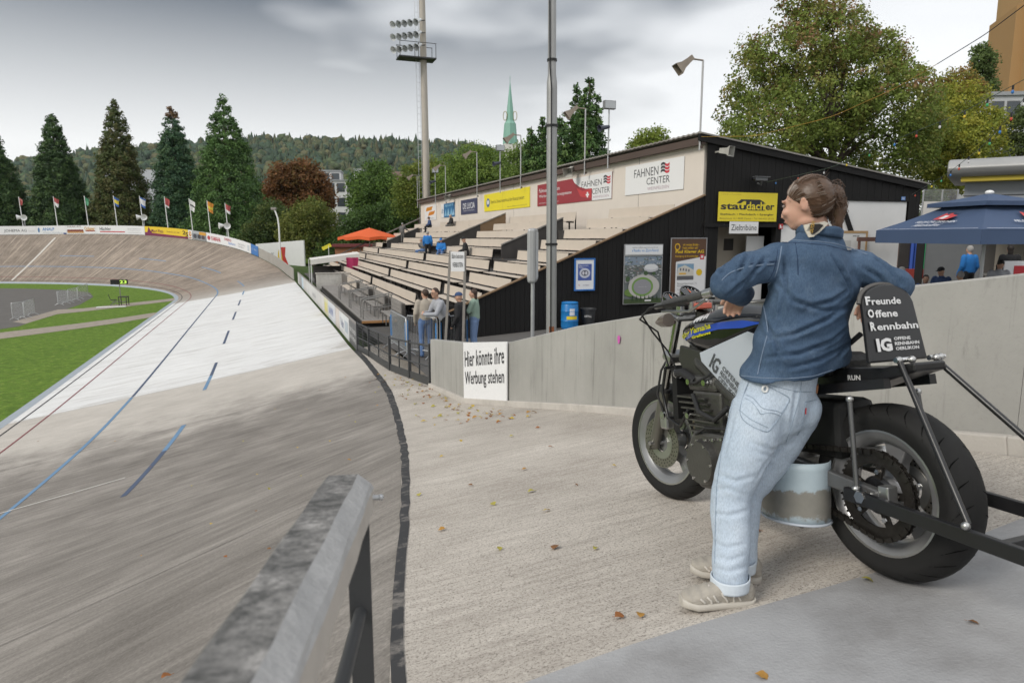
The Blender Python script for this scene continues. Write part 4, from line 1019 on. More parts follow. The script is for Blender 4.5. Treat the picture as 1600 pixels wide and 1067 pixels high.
place_barrier(pb,gp(612,542,2.0),gp(636,558,2.05),'crowd barrier standing at an angle next to the dark railing',gb,False)
pb2 = make_barrier(None);gb2 = 'barriers on the infield'
lab = ['leftmost grey crowd barrier on the asphalt yard','second grey crowd barrier from the left on the asphalt yard','third grey crowd barrier from the left, at the lawn edge','fourth grey crowd barrier from the left, at the lawn edge','rightmost grey crowd barrier, nearest the scoreboard']
for k,(u0,v0,u1,v1) in enumerate(((20,501,37.5,498.5),(38.5,498,55,492),(91,478,105.5,475),(107,474,121,470),(122,469,138,463))):
    place_barrier(pb2,gp(u0,v0,0.01),gp(u1,v1,0.01),lab[k],gb2,k == 0)

# ------------------------------------------------------------------ poles, signs, bins behind the parapet
def tapered_pole(o,h,rs,m,name='pole',n=16):
    mb = MB();mb.lathe([(r,z) for z,r in rs],n);return mb.build(name,m,o,smooth=40)
p = at_y(862,518,13.6);gz = zpl(*to_st(p))
o = thing('steel_pole','tall grey steel pole rising behind the parapet, cut off by the picture top','pole',(p.x,p.y,gz))
tapered_pole(o,10,[(0,0.105),(5.9,0.10),(6.02,0.098),(6.16,0.078),(9.0,0.073),(9.2,0.069),(11.5,0.064)],mat('dull_grey_steel',(0.33,0.33,0.325),0.5,metal=0.5,var=0.2,scale=3,dirt=0.12))
o.rotation_euler = (0,R(-0.35),0)
M_CABLE = mat('black_cable',(0.015,0.015,0.016),0.5)
for z,r in ((2.95,0.108),(5.2,0.106),(6.4,0.083),(7.55,0.08),(9.0,0.078)):
    MB().lathe([(r,z),(r + 0.012,z),(r + 0.012,z + 0.045),(r,z + 0.045)],16,closed=True).build('strap',M_CABLE,o)
MB().tube([(-0.02,-0.115,0.8),(-0.015,-0.115,5.9),(-0.045,-0.09,6.3),(-0.06,-0.08,9.4)],0.012,6).build('cable',M_CABLE,o,smooth=60)
MB().box(-0.05,0.05,-0.112,-0.10,1.0,1.35).build('rust_patch',mat('rust',(0.20,0.07,0.03),0.9,var=0.4,scale=20),o)
p = at_y(832,530,14.2);gz = zpl(*to_st(p));z0,z1 = at_y(832,441,14.2).z - gz,at_y(832,357,14.2).z - gz
o = thing('light_sign','narrow grey light box sign on a post left of the steel pole','sign',(p.x,p.y,gz),R(84))
MB().tube([(0,0,0),(0,0,z0 + 0.1)],0.04,12).build('post',M_GALV,o,smooth=50)
MB().box(-0.36,0.36,-0.085,0.085,z0,z1).build('box',mat('grey_box_metal',(0.36,0.365,0.37),0.5,metal=0.3,var=0.1),o,bev=0.05)
MB().box(-0.30,0.30,-0.093,0.093,z0 + 0.07,z1 - 0.07).build('panel',mat('milky_panel',(0.52,0.54,0.55),0.4,var=0.05),o,bev=0.02)
# two-post sign
a = at_y(693,560,15.4);b = at_y(722,560,15.4);zt = at_y(715,392,15.4).z;zb = at_y(715,424,15.4).z;gz = 2.05
a.z = b.z = gz
o = thing('prohibition_sign','white prohibition sign with black lettering between two tall metal posts','sign',M=frame_M(a,(b - a).normalized(),(0,0,1)))
w = (b - a).length
M_POST = mat('weathered_metal_post',(0.27,0.25,0.23),0.6,metal=0.4,var=0.2)
MB().bar((0,0,0),(0.19,zt - gz,0),0.055,0.055).build('post',M_POST,o);MB().bar((w,0,0),(w + 0.10,zt - gz,0),0.055,0.055).build('post',M_POST,o)
x0 = 0.20
MB().box(x0,w + 0.08,zb - gz,zt - gz - 0.02,0.03,0.045).build('panel',ink((0.72,0.72,0.73)),o)
prints(o,[('t','Bahn betreten',0.08,0.92,0.66,0.90,DK,0.0),('t','VERBOTEN',0.12,0.88,0.22,0.46,DK,0.005)],w + 0.08 - x0,zt - zb - 0.02,Matrix.Translation((x0,zb - gz,0.047)))
# blue barrel and grey bin at the black wall
sB = S0 - 0.55;p = at_s(890,500,sB);gz = zpl(*to_st(p));zt = at_s(890,472,sB).z - gz
o = thing('plastic_barrel','blue plastic barrel with yellow label against the black wall','barrel',(p.x,p.y,gz))
k = zt;r = 0.285
MB().lathe([(r*0.86,0),(r*0.95,0.03),(r,0.12*k),(r*1.0,0.30*k),(r*1.03,0.32*k),(r*1.0,0.34*k),(r*1.0,0.66*k),(r*1.03,0.68*k),(r*1.0,0.70*k),(r*0.98,0.9*k),(r*0.93,0.93*k),(r*0.97,0.95*k),(r*0.97,0.985*k),(r*0.92,k),(r*0.85,0.97*k),(0,0.97*k)],28).build('drum',mat('blue_plastic',(0.015,0.16,0.42),0.35,var=0.08),o,smooth=40)
fc = V((-p.x,-p.y,0)).normalized();ang = math.atan2(fc.y,fc.x) + 0.25
def wrap(o,z0,z1,a0,a1,rr,m,nm):
    MB().grid(lambda a,z:(rr * math.cos(a),rr * math.sin(a),z),[a0 + (a1 - a0) * i / 8 for i in range(9)],[z0,z1]).build(nm,m,o,smooth=60)
wrap(o,0.38 * k,0.50 * k,ang - 0.6,ang + 0.7,r * 1.012,ink((0.66,0.52,0.03)),'yellow_label');wrap(o,0.53 * k,0.78 * k,ang - 0.25,ang + 0.35,r * 1.012,ink((0.6,0.62,0.66)),'white_label')
p = at_s(918.5,500,sB + 0.05);gz = zpl(*to_st(p));zt = at_s(918,482,sB).z - gz
o = thing('refuse_bin','dark grey round refuse bin beside the blue barrel','bin',(p.x,p.y,gz))
MB().lathe([(0.19,0),(0.20,0.02),(0.255,zt - 0.05),(0.275,zt - 0.05),(0.278,zt),(0.255,zt),(0.24,zt - 0.06),(0.18,0.05),(0,0.05)],24).build('tub',mat('dark_grey_plastic',(0.035,0.037,0.04),0.5),o,smooth=40)
fc = V((-p.x,-p.y,0)).normalized();rgt = V((0,0,1)).cross(fc)
prints(o,[('t','ABFALL',0,1,0,1,(0.6,0.6,0.6),0.01)],0.24,0.07,frame_M(fc * 0.262 - rgt * 0.12 + V((0,0,zt - 0.27)),rgt,V((0,0,1)) + fc * 0.07),z0=0.01)

# ------------------------------------------------------------------ loudspeakers, lamps and camera on the roof edge and gable
M_HORN = mat('weathered_horn',(0.25,0.21,0.17),0.7,var=0.3,scale=8,dirt=0.2);M_ROOFPOLE = mat('pale_roof_pole',(0.42,0.42,0.42),0.5,metal=0.4)
def horn(o,c,d,L,r0,r1,m,square=True,name='horn'):
    d = V(d).normalized();M = d.to_track_quat('Z','Y').to_matrix().to_4x4();M.translation = V(c)
    n = 4 if square else 18;k = 1.35 if square else 1
    q = Matrix.Rotation(PI / 4,4,'Z') if square else Matrix.Identity(4)
    MB().lathe([(r0*k,-0.22*L),(r0*k,0),(r0*k*1.1,0.15*L),(r1*k*0.6,0.6*L),(r1*k,L),(r1*k*0.93,L*0.99),(r0*k*0.8,0.3*L),(0,0.28*L)],n,M @ q).build(name,m,o,smooth=35 if square else 50)
def roof_speaker(u,vt,v_b,label,dirx=-1):
    p = at_t(u,v_b,14.42);z = p.z;h = at_t(u,vt,14.42).z - z;s,t = to_st(p)
    o = sthing('loudspeaker_pole',label,'loudspeaker',s,14.40,z,'loudspeaker poles along the roof edge')
    MB().tube([(0,0,-0.15),(0,0,h)],0.035,8).build('pole',M_ROOFPOLE,o,smooth=50)
    MB().tube([(0,0,h),(-0.5,0.05,h + 0.03)],0.03,8).build('arm',M_HORN,o,smooth=50)
    MB().box(0.0,0.10,-0.05,0.05,-0.08,0.0).build('bracket',M_FASCIA,o)
    horn(o,(-0.5,0.05,h + 0.0),(-0.75,0.15,-0.62),0.55,0.09,0.22,M_HORN)
spk = [(1094,97,228),(914,171,269),(814,212,292),(746,238,306),(697,259,316),(653,274,323)]
nm = ['nearest tall loudspeaker pole, at the gable corner of the roof','loudspeaker pole on the roof above the red and white banner','loudspeaker pole on the roof above the yellow banner','loudspeaker pole on the roof left of the yellow banner','loudspeaker pole on the roof above the dark blue banner','farthest loudspeaker pole at the end of the roof']
for (u,a,b),l in zip(spk,nm):roof_speaker(u,a,b,l)
def roof_lamp(u,vt,v_b,label):
    p = at_t(u,v_b,14.42);z = p.z;h = at_t(u,vt,14.42).z - z;s,t = to_st(p)
    o = sthing('floodlight_pole',label,'floodlight',s,14.40,z,'floodlight poles along the roof edge')
    MB().tube([(0,0,-0.15),(0,0,h)],0.035,8).build('pole',M_GALV,o,smooth=50)
    MB().box(-0.28,0.28,-0.12,0.08,h,h + 0.36).build('lamp_box',mat('lamp_housing',(0.16,0.165,0.17),0.5),o,bev=0.02)
    MB().box(-0.25,0.25,-0.13,-0.122,h + 0.03,h + 0.33).build('lamp_glass',mat('lamp_glass',(0.42,0.44,0.46),0.2),o)
    horn(o,(-0.08,-0.02,h - 0.75),(-0.9,-0.1,-0.2),0.42,0.08,0.16,mat('dark_lamp_shell',(0.05,0.055,0.08),0.4),False,'spot_lamp')
roof_lamp(950.5,172,258,'floodlight pole on the roof left of the big white banner')
roof_lamp(782,236,298,'floodlight pole on the roof before the church spire')
roof_lamp(681,270,317,'small floodlight pole near the far end of the roof')
def wall_horn(u,v,label,plane,m,d,L,r1):
    p = at_t(u,v,14.35) if plane == 't' else at_s(u,v,S0 - 0.45);s,t = to_st(p)
    o = sthing('loudspeaker',label,'loudspeaker',s,t,p.z)
    horn(o,(0,0,0),d,L,0.09,r1,m)
    MB().bar((0,0,0),((0.3,0,0.12) if plane == 't' else (0.0,0.4,0.0)),0.05,0.05).build('bracket',m,o)
M_HG = mat('grey_horn',(0.36,0.35,0.32),0.6,var=0.2)
wall_horn(893,264,'square grey horn loudspeaker under the eave above the red banner','t',M_HG,(-0.6,-0.5,-0.4),0.5,0.25)
wall_horn(703,306,'small grey horn loudspeaker under the eave at the far end','t',M_HG,(-0.6,-0.5,-0.4),0.5,0.25)
wall_horn(1129,236,'pale grey horn loudspeaker high on the black gable','s',M_HG,(0.35,-0.9,-0.12),0.36,0.18)
p = at_s(1187,280,S0 - 0.35);s,t = to_st(p)
o = sthing('security_camera','grey surveillance camera with sunshade on the black gable','camera',s,t,p.z)
gm = mat('camera_grey',(0.11,0.115,0.12),0.5)
MB().box(-0.25,0.40,-0.1,0.1,0.06,0.09).build('sunshade',gm,o,bev=0.01);MB().box(-0.22,0.3,-0.07,0.07,-0.06,0.055).build('housing',gm,o,bev=0.01)
MB().tube([(-0.22,0,0),(-0.3,0,0)],0.06,12).build('lens',mat('lens_black',(0.01,0.01,0.012),0.1),o,smooth=40)
MB().tube([(0.1,0,-0.06),(0.14,0.08,-0.2),(0.16,0.3,-0.12)],0.03,8).build('bracket',gm,o,smooth=50)

# ------------------------------------------------------------------ light mast behind the far end of the stand
p = at_t(668,330,15.8);s,t = to_st(p)
dm = 58.0
o = sthing('light_mast','tall concrete floodlight mast with lamp platform and ladder','light mast',s,t,1.5)
zl = at_s(650,90,s).z - 1.5
M_MAST = mat('pale_concrete_mast',(0.42,0.385,0.34),0.85,var=0.1,scale=1,dirt=0.15)
sc = s / 1067.0 * 1.1
lean = -0.006
MB().tube([(0,0,0),(0.0 + lean * 10,0,10),(lean * 34,0,34)],[0.42,0.36,0.28],16).build('shaft',M_MAST,o,smooth=50)
lx = -0.62
mb = MB()
for dx in (-0.17,0.17):mb.tube([(lx + dx,-0.1,1),(lx + dx + lean * 33,-0.1,33)],0.025,5)
mb.build('ladder_rail',M_GALV,o)
for k in range(52):
    z = 2 + 0.6 * k;MB().bar((lx - 0.17 + lean * z,-0.1,z),(lx + 0.17 + lean * z,-0.1,z),0.025,0.025).build('ladder_rung',M_GALV,o)
pz = zl + 0.1;cx = lean * pz
mb = MB();mb.box(cx - 2.6,cx + 1.1,-1.0,0.8,pz - 0.35,pz - 0.23)
mb.build('platform',M_DKMET,o)
for x in (-2.5,-0.7,1.05):
    for y in (-0.95,0.75):MB().bar((cx + x,y,pz - 0.3),(cx + x,y,pz + 1.1),0.05,0.05).build('platform_post',M_DKMET,o)
for y in (-0.95,0.75):
    MB().bar((cx - 2.55,y,pz + 1.1),(cx + 1.1,y,pz + 1.1),0.05,0.05).build('platform_rail',M_DKMET,o)
M_LAMPW = mat('lamp_reflector',(0.62,0.64,0.65),0.3,metal=0.2,var=0.1)
rr = random.Random(2)
for j in range(3):
    zz = pz + 0.25 + j * 1.15
    MB().bar((cx - 2.9,-0.9 - 0.05 * j,zz + 0.1),(cx + 0.1,-0.5,zz + 0.75),0.08,0.08).build('lamp_beam',M_DKMET,o)
    for k in range(5):
        q = k / 4.5;c = V((cx - 2.75 + 2.6 * q,-0.95 + 0.4 * q,zz + 0.15 + 0.62 * q))
        horn(o,c,(-0.7,-0.5,-0.5),0.68,0.15,0.35,M_LAMPW,False,'floodlamp')
# ------------------------------------------------------------------ foliage tools
def leaf_mat(name,trans=0.35):
    n = NT(name)
    a = n.node('ShaderNodeAttribute',attribute_name='tint').outputs[0]
    v = n.coord('Object');c = n.mix(n.math('MULTIPLY',n.noise(v,1.3,3),0.35),n.mix(1.0,a,(2.15,2.1,1.85),'MULTIPLY'),a)
    d = n.node('ShaderNodeBsdfPrincipled',{'Base Color':c,'Roughness':0.65,'Specular IOR Level':0.25})
    t = n.node('ShaderNodeBsdfTranslucent',{'Color':c})
    mx = n.node('ShaderNodeMixShader',{0:trans,1:d.outputs[0],2:t.outputs[0]})
    n.l.new(mx.outputs[0],n.out.inputs[0]);n.n.remove(n.b)
    return n.m
M_LEAF = leaf_mat('foliage');M_NEEDLE = leaf_mat('needles',0.15)
M_BARK = mat('bark',(0.085,0.065,0.05),0.9,var=0.35,scale=5,stretch=(1,1,0.3),bump=0.6,bscale=20)
def unit(a):
    return a / np.maximum(np.linalg.norm(a,axis=1,keepdims=True),1e-6)
def leaves(name,cen,rad,per,size,pal,rng,parent,outw=None,m=None,squash=1.0,droop=0.0,aspect=0.6,bias=0.7,ccol=None):
    """many small leaf faces spread through clumps: cen N x 3, rad N; one colour per clump with leaf jitter"""
    N = len(cen);pal = np.array(pal)
    d = unit(rng.normal(size=(N * per,3))) * (rng.random((N * per,1)) ** 0.45)
    d[:,2] *= squash
    ci = np.repeat(np.arange(N),per)
    pos = cen[ci] + d * rad[ci][:,None]
    nrm = unit(rng.normal(size=(N * per,3)) + (outw[ci] * bias if outw is not None else 0) + d * 0.5 + np.array([0,0,0.35]))
    tx = unit(np.cross(nrm,rng.normal(size=(N * per,3))))
    if droop:tx = unit(tx + np.array([0,0,-droop]) + (outw[ci] * 0.5 if outw is not None else 0))
    ty = unit(np.cross(nrm,tx))
    sz = size * rng.uniform(0.6,1.35,(N * per,1))
    a = pos - tx * sz * 0.5;b = pos + ty * sz * 0.5 * aspect + tx * sz * 0.08;c = pos + tx * sz * 0.5;e = pos - ty * sz * 0.5 * aspect + tx * sz * 0.08
    vs = np.stack([a,b,c,e],1).reshape(-1,3);fs = np.arange(len(vs)).reshape(-1,4)
    k = ccol if ccol is not None else pal[rng.integers(0,len(pal),N)]
    col = k[ci] * rng.uniform(0.8,1.2,(N * per,1))
    return link(name,np_mesh(name,vs,fs,m or M_LEAF,col.astype(np.float32)),parent)
def lobes_to_clumps(lobes,dens,rng,shell=0.45,rmin=0.0):
    """lobes: list of (centre, radii); clump centres in the outer part of the union"""
    C,O = [],[]
    L = [(np.array(c),np.array(r if hasattr(r,'__len__') else (r,r,r))) for c,r in lobes]
    for c,r in L:
        n = int(dens * (r[0]*r[1] + r[1]*r[2] + r[0]*r[2]) / 3)
        d = unit(rng.normal(size=(n,3)));q = shell + (1.06 - shell) * rng.random((n,1)) ** 0.6
        p = c + d * q * r
        keep = np.ones(n,bool)
        for c2,r2 in L:
            if c2 is c:continue
            keep &= (np.linalg.norm((p - c2) / r2,axis=1) > 0.55)
        C.append(p[keep]);O.append(d[keep])
    return np.concatenate(C),np.concatenate(O)
def limbs(parent,base,r0,targets,rng,fork=0.45,name='trunk',m=None):
    """trunk plus bent limbs running into the crown"""
    base = V(base);mb = MB()
    top = V(np.mean([t for t in targets],axis=0));top.x = lerp(base.x,top.x,0.5);top.y = lerp(base.y,top.y,0.5)
    fk = base.lerp(top,fork)
    mb.tube([base,base.lerp(fk,0.5) + V((0.1,0,0)),fk,top],[r0 * 1.25,r0,r0 * 0.8,r0 * 0.3],10)
    mb.build(name,m or M_BARK,parent,smooth=60)
    for t in targets:
        t = V(t);q = rng.uniform(0.0,0.7);s = fk.lerp(top,q);mid = s.lerp(t,0.5) + V((0,0,(t - s).length * 0.12))
        MB().tube([s,mid,t],[r0 * 0.42,r0 * 0.25,r0 * 0.07],6).build('limb',m or M_BARK,parent,smooth=60)
def px_lobes(L,y,sq=0.9):
    """crown lobes read off the photograph as (u, v, radius px) at distance y; depth offsets vary"""
    out = [];rg = random.Random(int(L[0][0] * 7 + y))
    for u,v,r in L:
        rm = r * y / FPX;p = at_y(u,v,y + rg.uniform(-0.7,0.7) * rm * 1.2);out.append((tuple(p),(rm,rm * 1.05,rm * sq)))
    return out
def tree(name,label,cat,base,lobes,dens,crad,per,size,pal,seed,group=None,trunk_r=0.25,m=None,shell=0.45,pal_top=None,top_z=None):
    rng = np.random.default_rng(seed);base = V(base)
    o = thing(name,label,cat,base,0,group)
    b = np.array(base);lob = [(np.array(c) - b,r) for c,r in lobes]
    cen,out = lobes_to_clumps(lob,dens,rng,shell)
    ccol = np.array(pal)[rng.integers(0,len(pal),len(cen))]
    if pal_top is not None:
        k = np.clip((cen[:,2] - top_z[0]) / (top_z[1] - top_z[0]),0,1) > rng.random(len(cen)) * 1.1
        ccol[k] = np.array(pal_top)[rng.integers(0,len(pal_top),k.sum())]
    leaves('crown',cen,crad * rng.uniform(0.7,1.4,len(cen)),per,size,pal,rng,o,out,m,0.85,0.15,ccol=ccol)
    tg = [c for c,r in lob]
    limbs(o,(0,0,0),trunk_r,tg,random.Random(seed))
    return o
def conifer(name,label,base,H,Rb,n,crad,per,size,pal,seed,group=None,power=0.85,tuft=1.0,lobed=0.18,low=0.03,tip=None):
    rng = np.random.default_rng(seed);o = thing(name,label,'tree',base,0,group)
    MB().tube([(0,0,0),(0,0,H * 0.5),(0,0,H * 0.97)],[Rb * 0.11,Rb * 0.06,0.03],10).build('trunk',M_BARK,o,smooth=60)
    h = low + (1 - low) * (1 - np.sqrt(rng.random(n))) ** 0.95;a = rng.random(n) * 2 * PI
    prof = (1 - h) ** power * np.clip(1.0 - 0.25 * np.clip(0.12 - h,0,1) / 0.12,0,1)
    lob = 1 + lobed * np.sin(a * 3 + h * 23 + seed) * np.cos(h * 41 + seed * 2) + rng.normal(0,0.05,n)
    q = np.where(rng.random(n) < 0.72,rng.uniform(0.82,1.04,n),rng.uniform(0.25,0.8,n))
    r = Rb * prof * lob * q
    cen = np.stack([r * np.cos(a),r * np.sin(a),h * H - 0.08 * r],1)
    out = unit(np.stack([np.cos(a),np.sin(a),np.full(n,0.25)],1))
    ccol = np.array(pal)[rng.integers(0,len(pal),n)]
    if tip is not None:ccol[(h > 0.93)] = np.array(tip)
    leaves('crown',cen,crad * rng.uniform(0.6,1.3,n) * (0.45 + 0.55 * (1 - h)),per,size,pal,rng,o,out,M_NEEDLE,0.8,0.35 * tuft,0.5,0.9,ccol)
    return o

# ------------------------------------------------------------------ rim wall of the far bend with its banners
def rim_u(u,lo=60.5,hi=128):
    """run length on the outer rim seen at picture column u"""
    i0,i1 = sta_of(lo),len(STA) - 1.01
    def cu(i):
        p = trk(i,trk_len(i)) - CAMP;z = p.dot(_fw);return 800 + FPX * p.x / z
    for _ in range(50):
        m = (i0 + i1) / 2
        if cu(m) > u:i0 = m
        else:i1 = m
    return (i0 + i1) / 2
def rim_pt(i,off=0.0,z=0.0):
    j = int(min(i,len(STA) - 2));q = i - j
    a = STA[j][0].lerp(STA[j+1][0],q);b = STA[j][1].lerp(STA[j+1][1],q)
    d = b - a;d.z = 0;d.normalize()
    return b + d * off + V((0,0,z))
def rim_board(name,label,cat,u0,u1,h,base,items,z0=0.03,group=None,i0=None,i1=None,off=0.08,thick=0.05):
    """curved board standing on the rim from picture column u0 (left) to u1 (right)"""
    iL = i0 if i0 is not None else rim_u(u0);iR = i1 if i1 is not None else rim_u(u1)
    o0 = rim_pt((iL + iR) / 2,off,0);n = max(2,int(abs(iL - iR)) + 1)
    t = thing(name,label,cat,o0,0,group)
    P = lambda x,y,out:rim_pt(lerp(iL,iR,x),off - out,z0 + y * h) - o0
    mb = MB();xs = [k / n for k in range(n + 1)]
    mb.grid(lambda x,y:P(x,y,0),xs,[0,1]);mb.grid(lambda x,y:P(x,1 - y,-thick),xs,[0,1]);mb.grid(lambda x,y:P(x,1,-thick * y),xs,[0,1])
    mb.build('panel',base,t)
    by = {}
    L = (rim_pt(iL,off) - rim_pt(iR,off)).length
    for k,it in enumerate(items):
        z = 0.012 + 0.0006 * k
        if it[0] == 't':
            vs,fs = text_geo(it[1],it[7] if len(it) > 7 else 0.0);x0,x1,y0,y1 = it[2:6];col = it[6];pts = [(lerp(x0,x1,a),lerp(y0,y1,b)) for a,b in vs]
        elif it[0] == 'r':
            x0,x1,y0,y1,col = it[1:];m_ = 6;pts = [(lerp(x0,x1,a / m_),y0) for a in range(m_ + 1)] + [(lerp(x1,x0,a / m_),y1) for a in range(m_ + 1)];fs = [(a,a + 1,2*m_ - a,2*m_ + 1 - a) for a in range(m_)]
        else:
            pts,col = it[1],it[2];fs = [tuple(range(len(pts)))]
        by.setdefault((it[0] == 't',str(col)),(col,MB()))[1].add([P(a,b,z) for a,b in pts],fs)
    for (is_t,_),(col,m_) in by.items():m_.build('lettering' if is_t else 'print',ink(col),t)
    return t
gB = 'banners round the rim of the far bend'
WH = ink((0.70,0.70,0.71));HB = 1.02
rim_board('rim_banner','white rim banner with plain grey capitals at the left picture edge','banner',-14,56.6,HB,WH,[('t','JOHEMA AG',0.28,0.78,0.22,0.62,(0.07,0.07,0.08)),('t','Strassenbau',0.82,0.97,0.32,0.52,(0.45,0.45,0.47))],group=gB)
rim_board('rim_banner','white rim banner with blue slanted letters and small figure','banner',56.9,103.3,HB,WH,[('p',ell(0.08,0.5,0.035,0.3,10),(0.10,0.2,0.36)),('t','ANALP',0.20,0.60,0.42,0.78,(0.08,0.22,0.48),0.02),('t','Gerüstbau',0.22,0.95,0.12,0.28,(0.4,0.45,0.5)),('r',0.9,1.0,0.0,0.14,(0.05,0.08,0.25))],group=gB)
rim_board('rim_banner','white rim banner with dark red bar and orange script','banner',103.6,149,HB,WH,[('t','HAAR AG',0.05,0.5,0.78,0.94,(0.2,0.12,0.1)),('r',0.03,0.58,0.28,0.52,(0.20,0.05,0.03)),('r',0.03,0.60,0.12,0.26,(0.5,0.24,0.04)),('t','Ochsner',0.62,0.98,0.42,0.85,(0.58,0.30,0.05),0.02),('r',0.66,0.98,0.30,0.42,(0.30,0.06,0.04))],group=gB)
rim_board('rim_banner','white rim banner with black name over a red stripe','banner',149.3,225.6,HB,WH,[('t','Hächler',0.08,0.30,0.42,0.80,(0.06,0.06,0.07),0.01),('r',0.08,0.58,0.22,0.33,(0.50,0.05,0.06)),('t','BAUUNTERNEHMUNG',0.64,0.92,0.62,0.72,(0.4,0.4,0.42)),('t','Wettingen Zürich',0.64,0.9,0.42,0.54,(0.4,0.4,0.42)),('t','www.haechler.ch',0.64,0.92,0.18,0.28,(0.4,0.4,0.42))],group=gB)
rim_board('rim_banner','yellow and maroon rim banner with script lettering and numerals','banner',225.9,293.4,HB,ink((0.70,0.50,0.03)),[('p',[(0,0),(1,0),(1,0.20),(0.5,0.22),(0,0.34)],(0.16,0.02,0.07)),('p',[(0.05,0.22),(0.09,0.95),(0.16,0.3)],(0.16,0.02,0.07)),('t','Macri Pizza',0.15,0.42,0.36,0.72,(0.16,0.02,0.07),0.01),('t','Holzofen seit 1994',0.5,0.80,0.48,0.64,(0.25,0.1,0.05)),('t','2',0.87,0.94,0.4,0.85,(0.03,0.02,0.02),0.02),('t','5',0.94,1.0,0.22,0.7,(0.03,0.02,0.02),0.02)],group=gB)
rim_board('rim_banner','narrow white rim banner with an orange round logo','banner',293.7,299.6,HB,WH,[('p',ell(0.5,0.58,0.34,0.3,12),(0.52,0.2,0.03)),('p',ell(0.5,0.58,0.2,0.16,12),(0.65,0.6,0.5)),('r',0.15,0.85,0.08,0.2,(0.4,0.15,0.05))],group=gB)
rim_board('rim_banner','rim banner showing a photograph of riders under an orange corner','banner',299.9,321.6,HB,ink((0.20,0.22,0.25)),[('r',0.0,1.0,0.68,1.0,(0.36,0.38,0.40)),('r',0.5,1.0,0.62,0.95,(0.55,0.28,0.04)),('p',ell(0.2,0.42,0.12,0.25,10),(0.06,0.06,0.07)),('p',ell(0.5,0.40,0.12,0.25,10),(0.05,0.05,0.06)),('p',ell(0.78,0.38,0.12,0.22,10),(0.08,0.06,0.06)),('r',0.0,1.0,0.0,0.18,(0.26,0.26,0.26))],group=gB)
rim_board('rim_banner','white rim banner with red capitals beside red and blue script','banner',321.9,391,HB,WH,[('p',ell(0.05,0.48,0.03,0.24,12),(0.42,0.06,0.07)),('t','YAMAHA',0.09,0.29,0.25,0.72,(0.45,0.05,0.07),0.02),('t','ZWEIRAD',0.37,0.53,0.55,0.82,(0.42,0.05,0.08),0.01),('t','Spörri',0.46,0.62,0.18,0.5,(0.05,0.2,0.55),0.01),('t','Rennbahn',0.69,0.86,0.5,0.66,(0.4,0.4,0.42)),('t','Oerlikon',0.69,0.82,0.24,0.40,(0.4,0.4,0.42)),('r',0.92,0.96,0.2,0.75,(0.5,0.55,0.6))],group=gB)
rim_board('rim_banner','small blue rim banner at the right end of the row','banner',391.3,402.5,HB,ink((0.05,0.17,0.44)),[('t','Dr. Bahn',0.12,0.88,0.46,0.66,(0.35,0.45,0.6))],group=gB)
M_GREYF = mat('grey_board_fence',(0.33,0.315,0.29),0.85,var=0.15,scale=2,bump=0.2,dirt=0.15)
fw_ = thing('rim_fence','grey board fence curving down from the banners to the straight','fence',rim_pt(sta_of(66),0.1))
o0 = rim_pt(sta_of(66),0.1);i_a,i_b = rim_u(403.2),sta_of(60.9)
kk = 26
for k in range(kk):
    ia,ib = lerp(i_a,i_b,k / kk),lerp(i_a,i_b,(k + 0.97) / kk)
    mb = MB();P = lambda i,off,z:rim_pt(i,off,z) - o0
    h = 0.95
    mb.add([P(ia,0.08,0),P(ib,0.08,0),P(ib,0.08,h),P(ia,0.08,h),P(ia,0.14,0),P(ib,0.14,0),P(ib,0.14,h),P(ia,0.14,h)],[(0,1,2,3),(7,6,5,4),(4,5,1,0),(5,6,2,1),(6,7,3,2),(7,4,0,3)])
    mb.build('board',M_GREYF,fw_)

# ------------------------------------------------------------------ flags and horn loudspeakers on the rim
def flag_mat(nm,stops):
    n = NT(nm);g = n.node('ShaderNodeTexCoord').outputs['UV'];sx = n.node('ShaderNodeSeparateXYZ',{0:g})
    r = n.node('ShaderNodeValToRGB',{0:sx.outputs[1]});cr = r.color_ramp;cr.interpolation = 'CONSTANT'
    while len(cr.elements) < len(stops):cr.elements.new(0.5)
    for e_,(p_,c_) in zip(cr.elements,stops):e_.position = p_;e_.color = (*c_,1)
    n.set(color=r.outputs[0],rough=0.8);return n.m
RD,WT,GN,YL,BL,OR,BK = (0.36,0.07,0.07),(0.62,0.62,0.62),(0.04,0.20,0.10),(0.62,0.50,0.05),(0.05,0.12,0.35),(0.55,0.22,0.03),(0.05,0.05,0.05)
flags = [(31,'dull red flag on the leftmost rim pole',[(0,RD),(0.6,(0.4,0.15,0.13))],.9),(84,'red and white flag on the second pole from the left',[(0,WT),(0.45,RD)],1.1),(131.5,'green flag on a white rim pole',[(0,(0.10,0.3,0.18)),(0.5,GN)],1),(176,'yellow and blue flag on a rim pole',[(0,BL),(0.3,YL),(0.75,BL)],1.1),(216,'white and blue flag before the third giant conifer',[(0,BL),(0.25,WT),(0.85,BL)],1.2),(254,'red flag with white foot right of the grey building',[(0,WT),(0.22,RD)],1.1),(292,'white and dark flag before the fourth giant conifer',[(0,WT),(0.4,BK),(0.55,WT)],1.3),(319.5,'square orange and yellow flag on a rim pole',[(0,OR),(0.35,YL),(0.6,OR)],1.2),(347,'red and white flag on the rightmost rim pole',[(0,WT),(0.35,RD)],1.0)]
